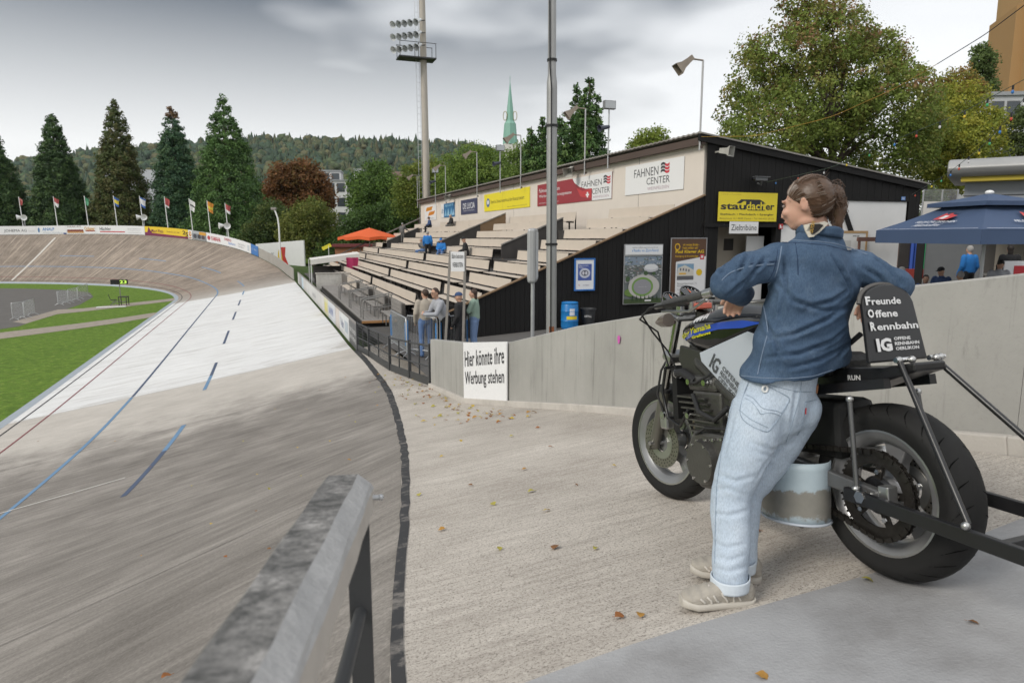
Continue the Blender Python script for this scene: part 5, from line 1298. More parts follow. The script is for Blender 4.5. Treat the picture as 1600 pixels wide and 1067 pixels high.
for k,(u,lab,st,sz) in enumerate(flags):
    i = rim_u(u);p = rim_pt(i,0.9,-0.6);o = thing('flag_pole',lab,'flag',p,0,'flags on the far rim')
    h = 5.2;ln = -0.25
    MB().tube([(0,0,0),(ln,0,h)],[0.06,0.04],8).build('pole',M_WHITEP,o,smooth=50)
    mb = MB();nx,nz = 8,8;rr = random.Random(k);ph = rr.uniform(0,6);wd,ht = 0.52 * sz,0.88 * sz
    P = lambda x,z:(ln + 0.05 + wd * x * (0.75 + 0.25 * z) + 0.05 * math.sin(ph + 5 * z),0.14 * x * math.sin(ph + 5 * x + 2 * z),h - 0.1 - ht * (1 - z) - 0.55 * x * wd)
    mb.grid(P,[a / nx for a in range(nx + 1)],[b / nz for b in range(nz + 1)])
    me = mb.mesh('cloth',flag_mat('flag_cloth_%d' % k,st),60);uv = me.uv_layers.new(name='UVMap')
    for lp in me.loops:
        vi = lp.vertex_index;uv.data[lp.index].uv = ((vi // (nz + 1)) / nx,(vi % (nz + 1)) / nz)
    link('cloth',me,o)
for u,lab in ((29,'pair of white horn loudspeakers on the rim at the left'),(213,'pair of white horn loudspeakers on the rim below the white flag'),(340,'pair of white horn loudspeakers on the rim at the right')):
    i = rim_u(u + 5);p = rim_pt(i,0.8,-0.4);o = thing('horn_loudspeaker',lab,'loudspeaker',p,0,'horn loudspeakers on the far rim')
    MB().tube([(0,0,0),(0,0,2.7)],0.05,8).build('pole',M_GALV,o,smooth=50)
    horn(o,(-0.15,0,2.55),(-0.9,-0.5,-0.1),0.65,0.08,0.36,M_WHITEP,False);horn(o,(0.1,-0.05,2.5),(0.35,-0.9,-0.05),0.5,0.08,0.36,M_WHITEP,False)

# ------------------------------------------------------------------ giant conifers behind the far bend
gS = 'giant conifers behind the far bend'
PAL_SEQ = [(0.028,0.052,0.022),(0.036,0.066,0.026),(0.048,0.080,0.030),(0.022,0.040,0.020)]
PAL_BRN = [(0.046,0.060,0.022),(0.058,0.062,0.024),(0.044,0.060,0.022),(0.062,0.060,0.026)]
PAL_BLU = [(0.024,0.052,0.032),(0.030,0.062,0.034),(0.040,0.074,0.036)]
PAL_GRN = [(0.042,0.082,0.026),(0.055,0.100,0.030),(0.034,0.066,0.024)]
def seq(u,v_top,half,y,pal,seed,label,tip=None,power=0.8):
    b = at_y(u,352,y);top = at_y(u,v_top,y).z;g = 1.2
    return conifer('giant_conifer',label,(b.x,b.y,g),top - g,half * y / FPX * 1.02,2300,0.95,34,0.34,pal,seed,gS,power,1.0,0.16,0.02,tip)
seq(-6,172,62,112,PAL_SEQ,21,'dark giant conifer cut off by the left picture edge')
seq(97,174,52,114,PAL_SEQ,22,'dark giant conifer with a bushy shoulder, second from the left')
seq(194,153,48,116,PAL_BRN,23,'brownish thin-needled giant conifer in the middle of the row',power=0.7)
seq(281,166,43,116,PAL_BLU,24,'bluish green giant conifer with a rusty tip',tip=[(0.10,0.065,0.04)],power=0.62)
seq(360,146,72,108,PAL_GRN,25,'broadest and tallest giant conifer at the right end of the row')

# ------------------------------------------------------------------ wooded hill on the skyline
RID = [(-500,262),(-200,262),(-60,262),(30,250),(90,240),(170,231),(260,224),(350,218),(420,213.5),(480,213),(560,216),(650,217),(720,222),(800,238),(900,262),(1000,285),(1150,310),(1700,335)]
rng = np.random.default_rng(77)
def hill_z(u,y):
    v = interp(u,RID);zr = at_y(u,v,1250).z - 9
    q = (y - 430) / (1250 - 430)
    return 2 + (zr - 2) * max(0,min(1,q)) ** 1.25 if q < 1 else zr - (y - 1250) * 0.2
us = list(range(-500,1701,40));ys = [430,520,620,720,820,920,1020,1120,1200,1250,1320,1500]
mb = MB();mb.grid(lambda y,u:V((at_y(u,369,y).x,y,hill_z(u,y))),ys,us)
mb.build('hill',mat('forest_floor',(0.03,0.042,0.02),0.95,var=0.3,scale=0.02),smooth=60,kind='structure')
bm = bmesh.new();bmesh.ops.create_icosphere(bm,subdivisions=2,radius=1.0);bm.verts.ensure_lookup_table()
ico_v = np.array([v.co[:] for v in bm.verts]);ico_f = np.array([[v.index for v in f.verts] for f in bm.faces]);bm.free()
def blob_forest(n,place,pal,name,smin,smax):
    NV = len(ico_v);V_,F_,C_ = [],[],[]
    for k in range(n):
        x,y,z,kind = place()
        r = rng.uniform(smin,smax);vv = ico_v * (1 + rng.normal(0,0.16,(NV,1)))
        if kind == 1:vv = vv * np.array([0.62,0.62,1.5]);w_ = np.clip((vv[:,2:3] + 1.5) / 3.0,0,1);vv[:,:2] *= (1.15 - w_) * 1.25
        vv = vv * r * np.array([1,1,rng.uniform(0.85,1.15)]) + np.array([x,y,z + r * 0.6])
        F_.append(ico_f + len(V_) * NV);V_.append(vv)
        c = np.array(pal[rng.integers(0,len(pal))]) * (0.8 if kind == 1 else 1.0)
        C_.append(np.tile(c,(len(ico_f),1)) * rng.uniform(0.7,1.3,(len(ico_f),1)))
    o = link(name,np_mesh(name,np.concatenate(V_),np.concatenate(F_),M_NEEDLE,np.concatenate(C_).astype(np.float32)),kind='stuff')
    return o
def pl_hill():
    while True:
        u = rng.uniform(-60,1050);y = 470 + 800 * rng.random() ** 0.8
        x = at_y(u,369,y).x
        return x,y,hill_z(u,y),int(rng.random() < (0.55 if 380 < u < 760 else 0.25))
PAL_HILL = [(0.024,0.042,0.026),(0.032,0.052,0.028),(0.040,0.056,0.028),(0.026,0.046,0.032),(0.048,0.056,0.030),(0.022,0.038,0.028),(0.058,0.058,0.030)]
o = blob_forest(4200,pl_hill,PAL_HILL,'forest',5.0,8.5);o['label'] = 'mixed wood covering the hill on the skyline'

# ------------------------------------------------------------------ trees and buildings between the far bend and the hill
gT = 'trees beyond the far end of the stand'
P_ = px_lobes
tree('copper_tree','round rusty brown leaved tree right of the giant conifers','tree',(at_y(470,370,128).x,128,1.2),P_([(465,300,36),(438,306,26),(492,303,25),(448,279,23),(475,272,21),(502,318,18),(430,322,18),(466,330,32),(494,284,15)],128),16,1.2,34,0.5,[(0.105,0.050,0.024),(0.12,0.058,0.026),(0.09,0.046,0.022),(0.085,0.055,0.022)],31,gT)
tree('broadleaf_tree','loose green tree in front of the white flats','tree',(at_y(588,370,112).x,112,1.2),P_([(588,300,34),(568,290,22),(608,296,24),(590,272,20),(600,325,28),(570,325,22),(556,310,14)],112),15,1.1,30,0.42,[(0.055,0.095,0.022),(0.07,0.115,0.028),(0.04,0.072,0.02)],32,gT,shell=0.5)
tree('broadleaf_tree','olive yellow round bush below the rusty tree','bush',(at_y(490,390,92).x,92,1.2),P_([(485,335,26),(505,350,24),(465,350,24),(490,370,32),(455,372,20),(520,375,18)],92),26,0.9,36,0.30,[(0.085,0.095,0.025),(0.10,0.11,0.03),(0.06,0.08,0.02)],33,gT)
tree('broadleaf_tree','dark green hedge-like trees behind the orange parasol','bush',(at_y(585,390,90).x,90,1.2),P_([(560,350,24),(590,345,26),(620,340,26),(645,335,24),(540,375,24),(580,375,26),(625,365,26),(515,395,18),(550,400,20)],90),26,0.9,36,0.30,[(0.035,0.065,0.018),(0.045,0.08,0.022),(0.028,0.05,0.016)],34,gT)
tree('broadleaf_tree','dark bush at the foot of the broadest conifer','bush',(at_y(420,390,98).x,98,1.2),P_([(410,365,24),(435,350,26),(440,375,24),(395,378,18),(425,335,22)],98),24,0.9,36,0.32,[(0.03,0.05,0.018),(0.04,0.062,0.02),(0.055,0.07,0.022)],35,gT)
gH = 'bushy trees behind the grandstand roof'
tree('broadleaf_tree','yellow green willowy tree left of the light mast top end','tree',(at_y(655,330,84).x,84,1.5),P_([(655,285,30),(640,300,24),(675,275,28),(665,310,30),(640,320,22)],84),26,0.8,34,0.28,[(0.095,0.125,0.028),(0.11,0.13,0.03),(0.07,0.10,0.025)],41,gH)
tree('broadleaf_tree','light green willowy tree behind the yellow banner roof','tree',(at_y(742,320,70).x,70,1.5),P_([(715,268,30),(740,255,32),(765,262,30),(750,285,34),(710,295,30),(780,285,26)],70),30,0.65,34,0.22,[(0.08,0.125,0.028),(0.095,0.135,0.03),(0.06,0.10,0.022)],42,gH)
tree('broadleaf_tree','light green bushy tree below the church spire','tree',(at_y(810,320,62).x,62,1.5),P_([(800,262,28),(825,250,30),(845,262,28),(815,285,30)],62),32,0.6,34,0.20,[(0.075,0.115,0.028),(0.085,0.125,0.03),(0.055,0.09,0.022)],43,gH)
def spruce(u,vt,half,y,seed,label,n=900):
    b = at_y(u,330,y);top = at_y(u,vt,y).z
    return conifer('spruce_tree',label,(b.x,b.y,1.8),top - 1.8,half * y / FPX,n,0.55,24,0.26,[(0.030,0.062,0.020),(0.040,0.078,0.024),(0.024,0.048,0.018),(0.055,0.09,0.028)],seed,'spruces behind the grandstand',0.8,1.3,0.3,0.02)
spruce(918,116,66,55,51,'tallest dark spruce behind the grandstand roof',1500)
spruce(899,130,42,57,52,'slim spruce leaning on the tallest one')
spruce(846,180,40,58,53,'small spruce just left of the steel pole')
spruce(830,190,34,60,54,'lowest spruce, next to the church spire')
spruce(876,176,48,54,55,'broad spruce hidden behind the steel pole',1200)
tree('broadleaf_tree','pale yellow green treetop above the roof right of the spruces','tree',(at_y(1015,290,60).x,60,2),P_([(1010,218,15),(1025,214,14),(998,226,12),(1030,228,14),(1015,245,22)],60),46,0.5,30,0.22,[(0.11,0.15,0.03),(0.13,0.16,0.035)],44,gH)

# white blocks of flats, grey house, brown roof, church
M_FLAT = mat('white_facade',(0.58,0.58,0.58),0.8,var=0.05,scale=0.3);M_PANE = mat('window_glass',(0.05,0.06,0.07),0.12,spec=0.6);M_GREYR = mat('grey_metal_roof',(0.28,0.29,0.30),0.6,var=0.1)
def block(name,label,u0,u1,v0,y,depth,rows,roofm=None,wm=None,rz=0.15,base=1.0,wins=(0.35,0.55),pitched=0.0):
    a = at_y(u0,v0,y);b = at_y(u1,v0,y);h = a.z - base;w = (b - a).length
    o = thing(name,label,'building',(a.x,a.y,base),rz)
    MB().box(0,w,0,depth,0,h).build('wall',wm or M_FLAT,o)
    if pitched:MB().prism([(-0.4,0),(depth + 0.4,0),(depth / 2,pitched)],w + 0.8,Matrix.Translation((-0.4,0,h + 0.004)) @ Matrix(((0,0,1,0),(1,0,0,0),(0,1,0,0),(0,0,0,1)))).build('roof',roofm or M_GREYR,o)
    else:MB().box(-0.2,w + 0.2,-0.2,depth + 0.2,h + 0.003,h + 0.35).build('roof',roofm or M_GREYR,o)
    fl = max(1,int(h / 3.0));nx = rows
    for f in range(fl):
        for k in range(nx):
            x = w * (k + 0.5) / nx;z = 1.0 + f * h / fl;ww = w / nx * wins[0];wh = h / fl * wins[1]
            f_ = MB().box(x - ww - 0.08,x + ww + 0.08,-0.05,0.0,z - 0.08,z + wh + 0.08).build('window_frame',mat('dark_window_frame',(0.1,0.1,0.1),0.5),o)
            MB().box(x - ww,x + ww,-0.07,-0.052,z,z + wh).build('pane',M_PANE,f_)
    return o
block('apartment_block','white block of flats half hidden by the loose green tree',508,618,283,165,14,7)
block('apartment_block','white rooftop storey above the flats',500,531,268,172,8,2)
block('apartment_block','white stair tower of the flats behind the treetop',553,583,266,176,8,1)
block('apartment_block','grey and white house behind the brownish conifer',154,252,312,150,14,5,wm=mat('grey_facade',(0.30,0.32,0.35),0.8),pitched=7)
block('house','house with a plain brown roof behind the trees',608,642,296,150,10,2,mat('brown_tiles',(0.14,0.095,0.075),0.8),wm=mat('brown_wall',(0.2,0.16,0.13),0.8),pitched=4.2)
yc = 330
pc_ = at_y(797,226,yc);g = 4.0;hz = pc_.z - g
ch = thing('church_tower','church tower with green copper spire and golden clock rings','church tower',(pc_.x,yc,g))
k = yc / FPX
MB().box(-9.5*k,9.5*k,-9.5*k,9.5*k,0,hz).build('tower',mat('white_tower_render',(0.60,0.58,0.54),0.85),ch)
M_COP = mat('green_copper',(0.20,0.38,0.31),0.6,var=0.15,scale=0.3,stretch=(1,1,0.2))
MB().lathe([(11.0*k,hz),(10.2*k,hz + 14*k),(8.8*k,hz + 30*k),(6.2*k,hz + 34*k),(4.6*k,hz + 52*k),(0.25*k,hz + 91*k)],8).build('spire',M_COP,ch)
for a in range(4):
    an = a * PI / 2 + PI / 4
    MB().lathe([(1.7*k,hz),(1.7*k,hz + 7*k),(0.05,hz + 20*k)],6,Matrix.Translation((9.6*k*math.cos(an),9.6*k*math.sin(an),0))).build('corner_turret',M_COP,ch)
for sx_ in (-1,1):
    c = V((sx_ * 7.4 * k,-3.5*k,hz + 41 * k));MB().tube([c + V((5.2*k*math.cos(t)*0.55,-1.0*k*math.cos(t),6.6*k*math.sin(t))) for t in [2*PI*j/20 for j in range(20)]],0.55*k,6,closed=True).build('clock_ring',mat('gilded_ring',(0.45,0.40,0.22),0.4,metal=0.4),ch,smooth=60)
MB().tube([(0,0,hz + 90*k),(0,0,hz + 99*k)],0.12,6).build('finial',M_COP,ch)

# ------------------------------------------------------------------ things between the bend and the stand end
p = at_y(437,378,76);o = thing('lamp_post','white curved lamp post at the end of the far bend','street lamp',(p.x,p.y,1.6))
h = at_y(432,328,76).z - 1.6
MB().tube([(0,0,0),(0.0,0,h * 0.72),(-0.08,0,h * 0.86),(-0.3,0,h * 0.97),(-0.42,0,h)],[0.10,0.09,0.085,0.08,0.07],10).build('post',M_WHITEP,o,smooth=60)
MB().box(-0.75,-0.2,-0.15,0.15,h - 0.02,h + 0.25).build('lamp_head',mat('lamp_head_grey',(0.26,0.24,0.22),0.6),o,bev=0.04)
y_ = 80;a = at_y(400,394,y_);b = at_y(475,394,y_)
o = thing('billboard_wall','long white wall with faded lettering and a red and yellow emblem','wall',(a.x,a.y,1.0))
zl,zr = at_y(400,381.5,y_).z - 1.0,at_y(475,375.5,y_).z - 1.0;w = b.x - a.x
MB().add([(0,0,0),(w,0,0),(w,0,zr),(0,0,zl),(0,0.4,0),(w,0.4,0),(w,0.4,zr),(0,0.4,zl)],[(0,1,2,3),(7,6,5,4),(4,5,1,0),(5,6,2,1),(6,7,3,2),(7,4,0,3)]).build('wall_body',M_WHITEP,o)
hh = a.z - 1.0
prints(o,[('t','SERVICE',0.12,0.37,0.46,0.66,(0.25,0.25,0.26)),('p',ell(0.52,0.52,0.07,0.30,14),(0.60,0.42,0.04)),('p',[(0.52,0.85),(0.62,0.85),(0.60,0.55),(0.68,0.2),(0.56,0.22)],(0.46,0.05,0.04))],w,zl * 1.05,Matrix(((1,0,0,0),(0,0,-1,-0.003),(0,1,0,0),(0,0,0,1))))
o = flat('side_lawn',[at_z(u,v,1.55) for u,v in ((425,401),(470,394),(520,393),(545,402),(530,412),(470,412),(440,408))],M_GRASS,1.55)
for u,v,lab,m,nm in ((457,401,'slim white bollard light on the lawn by the bend',M_WHITEP,'bollard'),(470.5,404,'white and red marker post on the lawn by the bend',mat('red_post_paint',(0.45,0.08,0.12),0.5),'marker_post')):
    p = at_z(u,v,1.56);o = thing(nm,lab,'post',p)
    MB().lathe([(0.45,0),(0.45,0.06),(0.2,0.1),(0.17,1.1),(0.24,1.12),(0.24,1.3),(0,1.3)],12).build('column',m,o,smooth=40);MB().lathe([(0.245,0.9),(0.245,1.05),(0.2,1.05)],12).build('collar',M_WHITEP,o)
# orange parasol, kiosk, tables
yk = 66
pc_ = at_y(577,356,yk);o = thing('parasol','large orange parasol beyond the far end of the grandstand','parasol',(pc_.x,yk,1.6))
h = pc_.z - 1.6;rr_ = 48 * yk / FPX;ez = at_y(560,371,yk).z - 1.6
M_ORNG = mat('orange_canvas',(0.62,0.11,0.03),0.8,var=0.08)
mb = MB();rim = [(rr_*math.cos(a),rr_*math.sin(a),ez) for a in [2*PI*i/8 + 0.2 for i in range(8)]]
for i in range(8):
    j = (i + 1) % 8;m_ = tuple((a + b) / 2 for a,b in zip(rim[i],rim[j]));m_ = (m_[0]*0.97,m_[1]*0.97,m_[2] + 0.12)
    mb.add([(0,0,h),rim[i],m_,rim[j]],[(0,1,2),(0,2,3)]);dn = lambda q:(q[0],q[1],q[2] - 0.28)
    mb.add([rim[i],m_,rim[j],dn(rim[i]),dn(m_),dn(rim[j])],[(0,3,4,1),(1,4,5,2)])
mb.build('canopy',M_ORNG,o);MB().tube([(0,0,0),(0,0,h)],0.06,8).build('pole',M_WHITEP,o)
for i in range(8):MB().bar((0,0,h - 0.3),(rim[i][0]*0.97,rim[i][1]*0.97,ez - 0.02),0.04,0.04).build('rib',M_DKMET,o)
a = at_y(524,410,72);b = at_y(580,410,72);o = thing('kiosk','brown wooden kiosk with red roof edge under the orange parasol','kiosk',(a.x,a.y,1.4))
w = b.x - a.x;h = at_y(524,386,72).z - 1.4
MB().box(0,w,0,3,0,h).build('wall',mat('orange_brown_wood',(0.28,0.12,0.055),0.7,var=0.15),o);MB().box(-0.25,w + 0.2,-0.3,3.2,h + 0.003,h + 0.3).build('roof',mat('maroon_roof',(0.14,0.03,0.03),0.6),o)
prints(o,[('r',0.26,0.42,0.35,0.75,(0.25,0.5,0.45)),('t','Bar',0.28,0.40,0.45,0.62,(0.6,0.62,0.6))],w,h,Matrix(((1,0,0,0),(0,0,-1,-0.003),(0,1,0,0),(0,0,0,1))))
M_TBL = mat('yellow_table_top',(0.55,0.33,0.05),0.6)
for k,(u,v,L) in enumerate(((500,405,3.2),(524,404,3.0))):
    p = at_z(u,v,1.55);p = V((p.x,p.y,1.56));o = thing('beer_table',['yellow folding beer table on the lawn, left one','yellow folding beer table on the lawn, right one'][k],'table',p,0.05,'beer tables by the kiosk')
    MB().box(-L/2,L/2,-0.3,0.3,0.74,0.78).build('table_top',M_TBL,o)
    for x in (-L/2 + 0.3,L/2 - 0.3):
        MB().bar((x,-0.25,0),(x,0.25,0.74),0.04,0.04).bar((x,0.25,0),(x,-0.25,0.74),0.04,0.04).build('leg',mat('green_steel',(0.05,0.12,0.08),0.5),o)
p = at_y(514,402,70);o = thing('yellow_flag_sign','tilted yellow pennant on a stick by the kiosk','pennant',(p.x,p.y,1.5))
MB().tube([(0,0,0),(0,0,at_y(514,384,70).z - 1.5)],0.03,6).build('stick',M_WHITEP,o)
zz = at_y(512,386,70).z - 1.5;MB().bar((-0.65,0,zz - 0.2),(0.25,0,zz + 0.22),0.03,0.36,(0,0,1)).build('cloth',ink((0.62,0.55,0.04)),o)
# scoreboard and table on the infield
p = at_z(189,472,0.01);o = thing('scoreboard','small black lap scoreboard with green digits on a stand','scoreboard',(p.x,p.y,0.01),0.25)
y_ = p.y;h0,h1 = at_y(189,444.5,y_).z,at_y(189,437,y_).z
MB().box(-0.62,0.62,-0.08,0.08,h0,h1).build('display',mat('scoreboard_black',(0.012,0.012,0.012),0.4),o,bev=0.02);MB().tube([(0,0,0),(0,0,h0)],0.035,8).build('post',M_STEEL,o);MB().bar((-0.4,-0.25,0.02),(0.4,0.25,0.02),0.06,0.04).bar((-0.4,0.25,0.02),(0.4,-0.25,0.02),0.06,0.04).build('base_cross',M_STEEL,o)
n = NT('green_digits');n.b.inputs['Emission Color'].default_value = (0.5,0.75,0.1,1);n.b.inputs['Emission Strength'].default_value = 0.9;n.set(color=(0.1,0.2,0.02))
vs,fs = text_geo('23',0.02);MB().add([(0.05 + 0.5 * a,-0.085,h0 + 0.06 + (h1 - h0 - 0.12) * b) for a,b in vs],fs).build('digits',n.m,o)
p = at_z(194,477,0.01);o = thing('small_table','low dark table beside the scoreboard','table',(p.x,p.y,0.01),0.2)
MB().box(-0.30,0.30,-0.28,0.28,0.62,0.68).build('table_top',M_BLACKW,o)
for x in (-0.26,0.26):
    for y in (-0.24,0.24):MB().bar((x,y,0),(x,y,0.62),0.05,0.05).build('leg',M_BLACKW,o)
p = at_z(174,480.5,0.01);o = thing('white_mat','white board lying on the grass by the scoreboard','board',(p.x,p.y,0.01),0.35)
MB().box(-0.95,0.95,-0.2,0.2,0.02,0.07).build('panel',M_WHITEP,o)
p = at_z(178,477,0.01);o = thing('folding_chair','dark folding chair left of the scoreboard','chair',(p.x,p.y,0.01),0.6)
MB().box(-0.2,0.2,-0.2,0.2,0.40,0.43).build('seat',M_BLACKW,o);MB().bar((-0.2,0,0.45),(-0.32,0,0.85),0.4,0.03,(1,0,0)).build('backrest',M_BLACKW,o)
for y in (-0.18,0.18):MB().bar((-0.25,y,0.0),(0.2,y,0.42),0.03,0.03).bar((0.22,y,0),(-0.2,y,0.45),0.03,0.03).build('leg',M_STEEL,o)
# ------------------------------------------------------------------ right side: big tree, other trees, buildings, snack bar, parasol, cables
tree('maple_tree','big broad tree turning red at the top behind the black building','tree',(at_y(1300,369,36).x,36,3.0),
     px_lobes([(1290,70,62),(1232,95,58),(1182,130,46),(1160,195,36),(1208,200,62),(1290,150,78),(1350,115,62),(1400,155,55),(1440,195,34),(1372,212,66),(1290,238,72),(1200,250,48),(1425,235,40),(1262,30,30),(1330,55,40),(1300,12,24),(1245,5,22),(1380,85,36),(1425,130,26),(1150,150,18),(1170,80,20)],36),50,0.42,30,0.16,
     [(0.085,0.118,0.028),(0.105,0.138,0.034),(0.072,0.10,0.024),(0.13,0.14,0.04)],61,None,0.32,shell=0.5,pal_top=[(0.14,0.088,0.05),(0.14,0.115,0.045),(0.12,0.13,0.04),(0.11,0.135,0.035)],top_z=(7.5,14.5))
tree('broadleaf_tree','bright yellow green tree between black building and snack bar','tree',(at_y(1480,369,40).x,40,3.0),px_lobes([(1480,190,42),(1500,165,36),(1460,215,40),(1500,225,42),(1535,205,34),(1550,185,20),(1450,250,36),(1490,262,40),(1540,240,26),(1455,290,30)],40),62,0.42,32,0.16,[(0.16,0.17,0.028),(0.175,0.17,0.03),(0.12,0.14,0.026),(0.10,0.125,0.025)],62,None,0.22)
tree('broadleaf_tree','thin orange tinted treetop above the yellow green tree','tree',(at_y(1485,369,52).x,52,3.0),px_lobes([(1480,140,26),(1500,130,22),(1465,155,24),(1515,150,24)],52),46,0.5,28,0.20,[(0.13,0.11,0.03),(0.11,0.12,0.03),(0.15,0.10,0.035)],63,None,0.2)
tree('poplar_tree','slim dark poplar in front of the tower block','tree',(at_y(1537,369,75).x,75,3.0),px_lobes([(1537,95,15),(1535,118,17),(1538,140,16),(1532,80,9),(1540,165,16)],75),60,0.6,26,0.28,[(0.05,0.075,0.026),(0.06,0.088,0.03)],64,None,0.2)
tree('broadleaf_tree','dark bush above the snack bar roof at the right edge','bush',(at_y(1590,369,48).x,48,3.0),px_lobes([(1588,205,24),(1605,190,26),(1580,228,18),(1612,225,24)],48),50,0.45,28,0.18,[(0.045,0.062,0.022),(0.055,0.075,0.026)],65,None,0.2)
tree('broadleaf_tree','dark ivy bush between the black building and the parasol','bush',(at_y(1455,369,30).x,30,3.0),px_lobes([(1452,320,18),(1450,345,18),(1462,335,14),(1446,300,14),(1466,310,14)],30),70,0.32,28,0.13,[(0.045,0.07,0.02),(0.06,0.085,0.024)],66,None,0.1)
# tower block
yb = 120
a = at_y(1556,150,yb);w = 34;h = at_y(1580,-60,yb).z - 3
o = thing('tower_block','ochre high-rise tower at the top right corner','building',(a.x + 4.6,yb,3),-0.28)
M_OCH = mat('ochre_facade',(0.40,0.25,0.11),0.8,var=0.05,scale=0.3);M_OCH2 = mat('pale_ochre_band',(0.46,0.31,0.15),0.8,var=0.05)
MB().box(0,w,0,16,0,h).build('wall',M_OCH,o)
fz = 0
for f in range(int(h / 3.0)):
    MB().box(0.9,w,-0.10,-0.003,f * 3.0 + 1.3,f * 3.0 + 2.75).build('balcony_band',M_OCH2,o)
    MB().box(-0.08,-0.003,5.0,6.2,f * 3.0 + 1.0,f * 3.0 + 2.2).build('window',M_PANE,o)
MB().box(-1.6,3,2.0,14,0,h - 6.0).build('stair_tower',mat('brown_ochre',(0.36,0.215,0.09),0.8),o)
block('apartment_block','pale grey flats behind the dark bush at the right edge',1548,1640,150,70,10,4,wm=mat('pale_grey_facade',(0.42,0.43,0.44),0.8),rz=-0.1)
# snack bar with rounded metal roof
yB = 21.5
a = at_y(1488,400,yB);gz = 3.0
o = thing('snack_bar','grey snack bar with rounded metal roof edge and yellow stripe','kiosk',(a.x,yB,gz),R(-35))
zr0,zr1 = at_y(1480,276,yB - 0.6).z - gz,at_y(1480,250,yB - 0.6).z - gz
M_RGREY = mat('rounded_metal_fascia',(0.33,0.33,0.325),0.5,metal=0.3,var=0.12,scale=1.5,dirt=0.15);M_BGREY = mat('blue_grey_panel',(0.30,0.32,0.35),0.6,var=0.05)
pr = [(-0.65,zr0),(-0.8,zr0 + 0.12),(-0.86,(zr0 + zr1) / 2),(-0.8,zr1 - 0.12),(-0.6,zr1),(-0.2,zr1 + 0.06),(3.8,zr1 + 0.06),(3.8,zr0)]
MB().prism(pr,9.5,Matrix(((0,0,1,-0.30),(1,0,0,0),(0,1,0,0),(0,0,0,1)))).build('roof_fascia',M_RGREY,o,smooth=40,bev=0.03)
for x in (1.8,3.9,6.0):MB().box(x,x + 0.015,-0.87,0.2,zr0 + 0.08,zr1 + 0.02).build('fascia_joint',M_DKMET,o)
zy = at_y(1490,284.5,yB - 0.4).z - gz
MB().box(0.05,9.0,-0.55,0.0,zy,zr0 - 0.004).build('yellow_stripe',mat('yellow_paint',(0.40,0.31,0.03),0.5),o)
zc = at_y(1500,372,yB).z - gz
MB().box(0.15,9,0.0,0.1,zc,zy - 0.004).build('upper_wall',M_BGREY,o)
for zz in (lerp(zc,zy,0.75),):MB().box(0.15,9,-0.012,-0.002,zz,zz + 0.03).build('panel_joint',M_DKMET,o)
MB().box(1.35,2.2,-0.02,-0.003,lerp(zc,zy,0.46),lerp(zc,zy,0.66)).build('window',mat('yellow_pane',(0.35,0.26,0.06),0.3),o)  # pane in plain yellow, without emission
MB().box(0.15,9,3.2,3.3,0,zy).build('back_wall',mat('dark_interior',(0.10,0.095,0.09),0.8),o)
MB().box(1.1,2.8,2.9,3.19,0.9,zc).build('menu_wall',mat('pale_menu_wall',(0.42,0.38,0.32),0.7),o)
MB().box(0.9,9,-0.05,0.5,0,1.02).build('counter',mat('white_counter',(0.55,0.54,0.50),0.6),o)
for k in range(6):MB().box(0.92,9,-0.06,-0.053,0.12 + 0.15 * k,0.135 + 0.15 * k).build('counter_groove',M_GREYW,o)
MB().box(0.85,9,-0.15,0.6,1.023,1.06).build('counter_top',M_STEEL,o)
MB().box(-0.75,0.75,0.2,0.3,0,zc + 0.3).build('door',mat('grey_door',(0.10,0.105,0.11),0.6),o)
MB().box(0.35,0.5,0.14,0.199,1.0,1.25).build('door_handle',M_GALV,o)
MB().box(-1.0,-0.78,0.1,0.35,0,zc + 0.4).build('corner_post',M_BLACKB,o)
for x in (3.3,4.9):MB().box(x,x + 0.1,0.0,0.1,1.06,zc).build('counter_post',M_DKMET,o)
MB().box(4.3,5.0,0.1,0.4,1.06,1.45).build('till',mat('black_till',(0.02,0.02,0.022),0.4),o)
# white fence sheet with wire top left of the snack bar
a = at_y(1441,338,26);b = at_y(1495,333,26)
o = thing('sheeted_fence','white sheeted wire fence behind the blue parasol','fence',(a.x,26,3))
w = b.x - a.x;h0 = at_y(1450,345,26).z - 3;h1 = at_y(1441,296,26).z - 3;hm = at_y(1450,315,26).z - 3
MB().grid(lambda x,z:(x * w,0.06 * math.sin(7 * x + z),z),[k / 8 for k in range(9)],[0,hm * 0.5,hm]).build('sheet',mat('white_sheet',(0.58,0.57,0.55),0.8),o,smooth=60)
for x in (0,0.55 * w,w):MB().tube([(x,0.05,0),(x,0.05,h1)],0.03,8).build('post',M_GALV,o)
mb = MB()
for k in range(40):mb.bar((w * k / 40,0.05,hm),(w * k / 40,0.05,h1),0.008,0.008)
for k in range(9):mb.bar((0,0.05,lerp(hm,h1,k / 8)),(w,0.05,lerp(hm,h1,k / 8)),0.008,0.008)
mb.build('wire_mesh',M_GALV,o,kind='stuff')
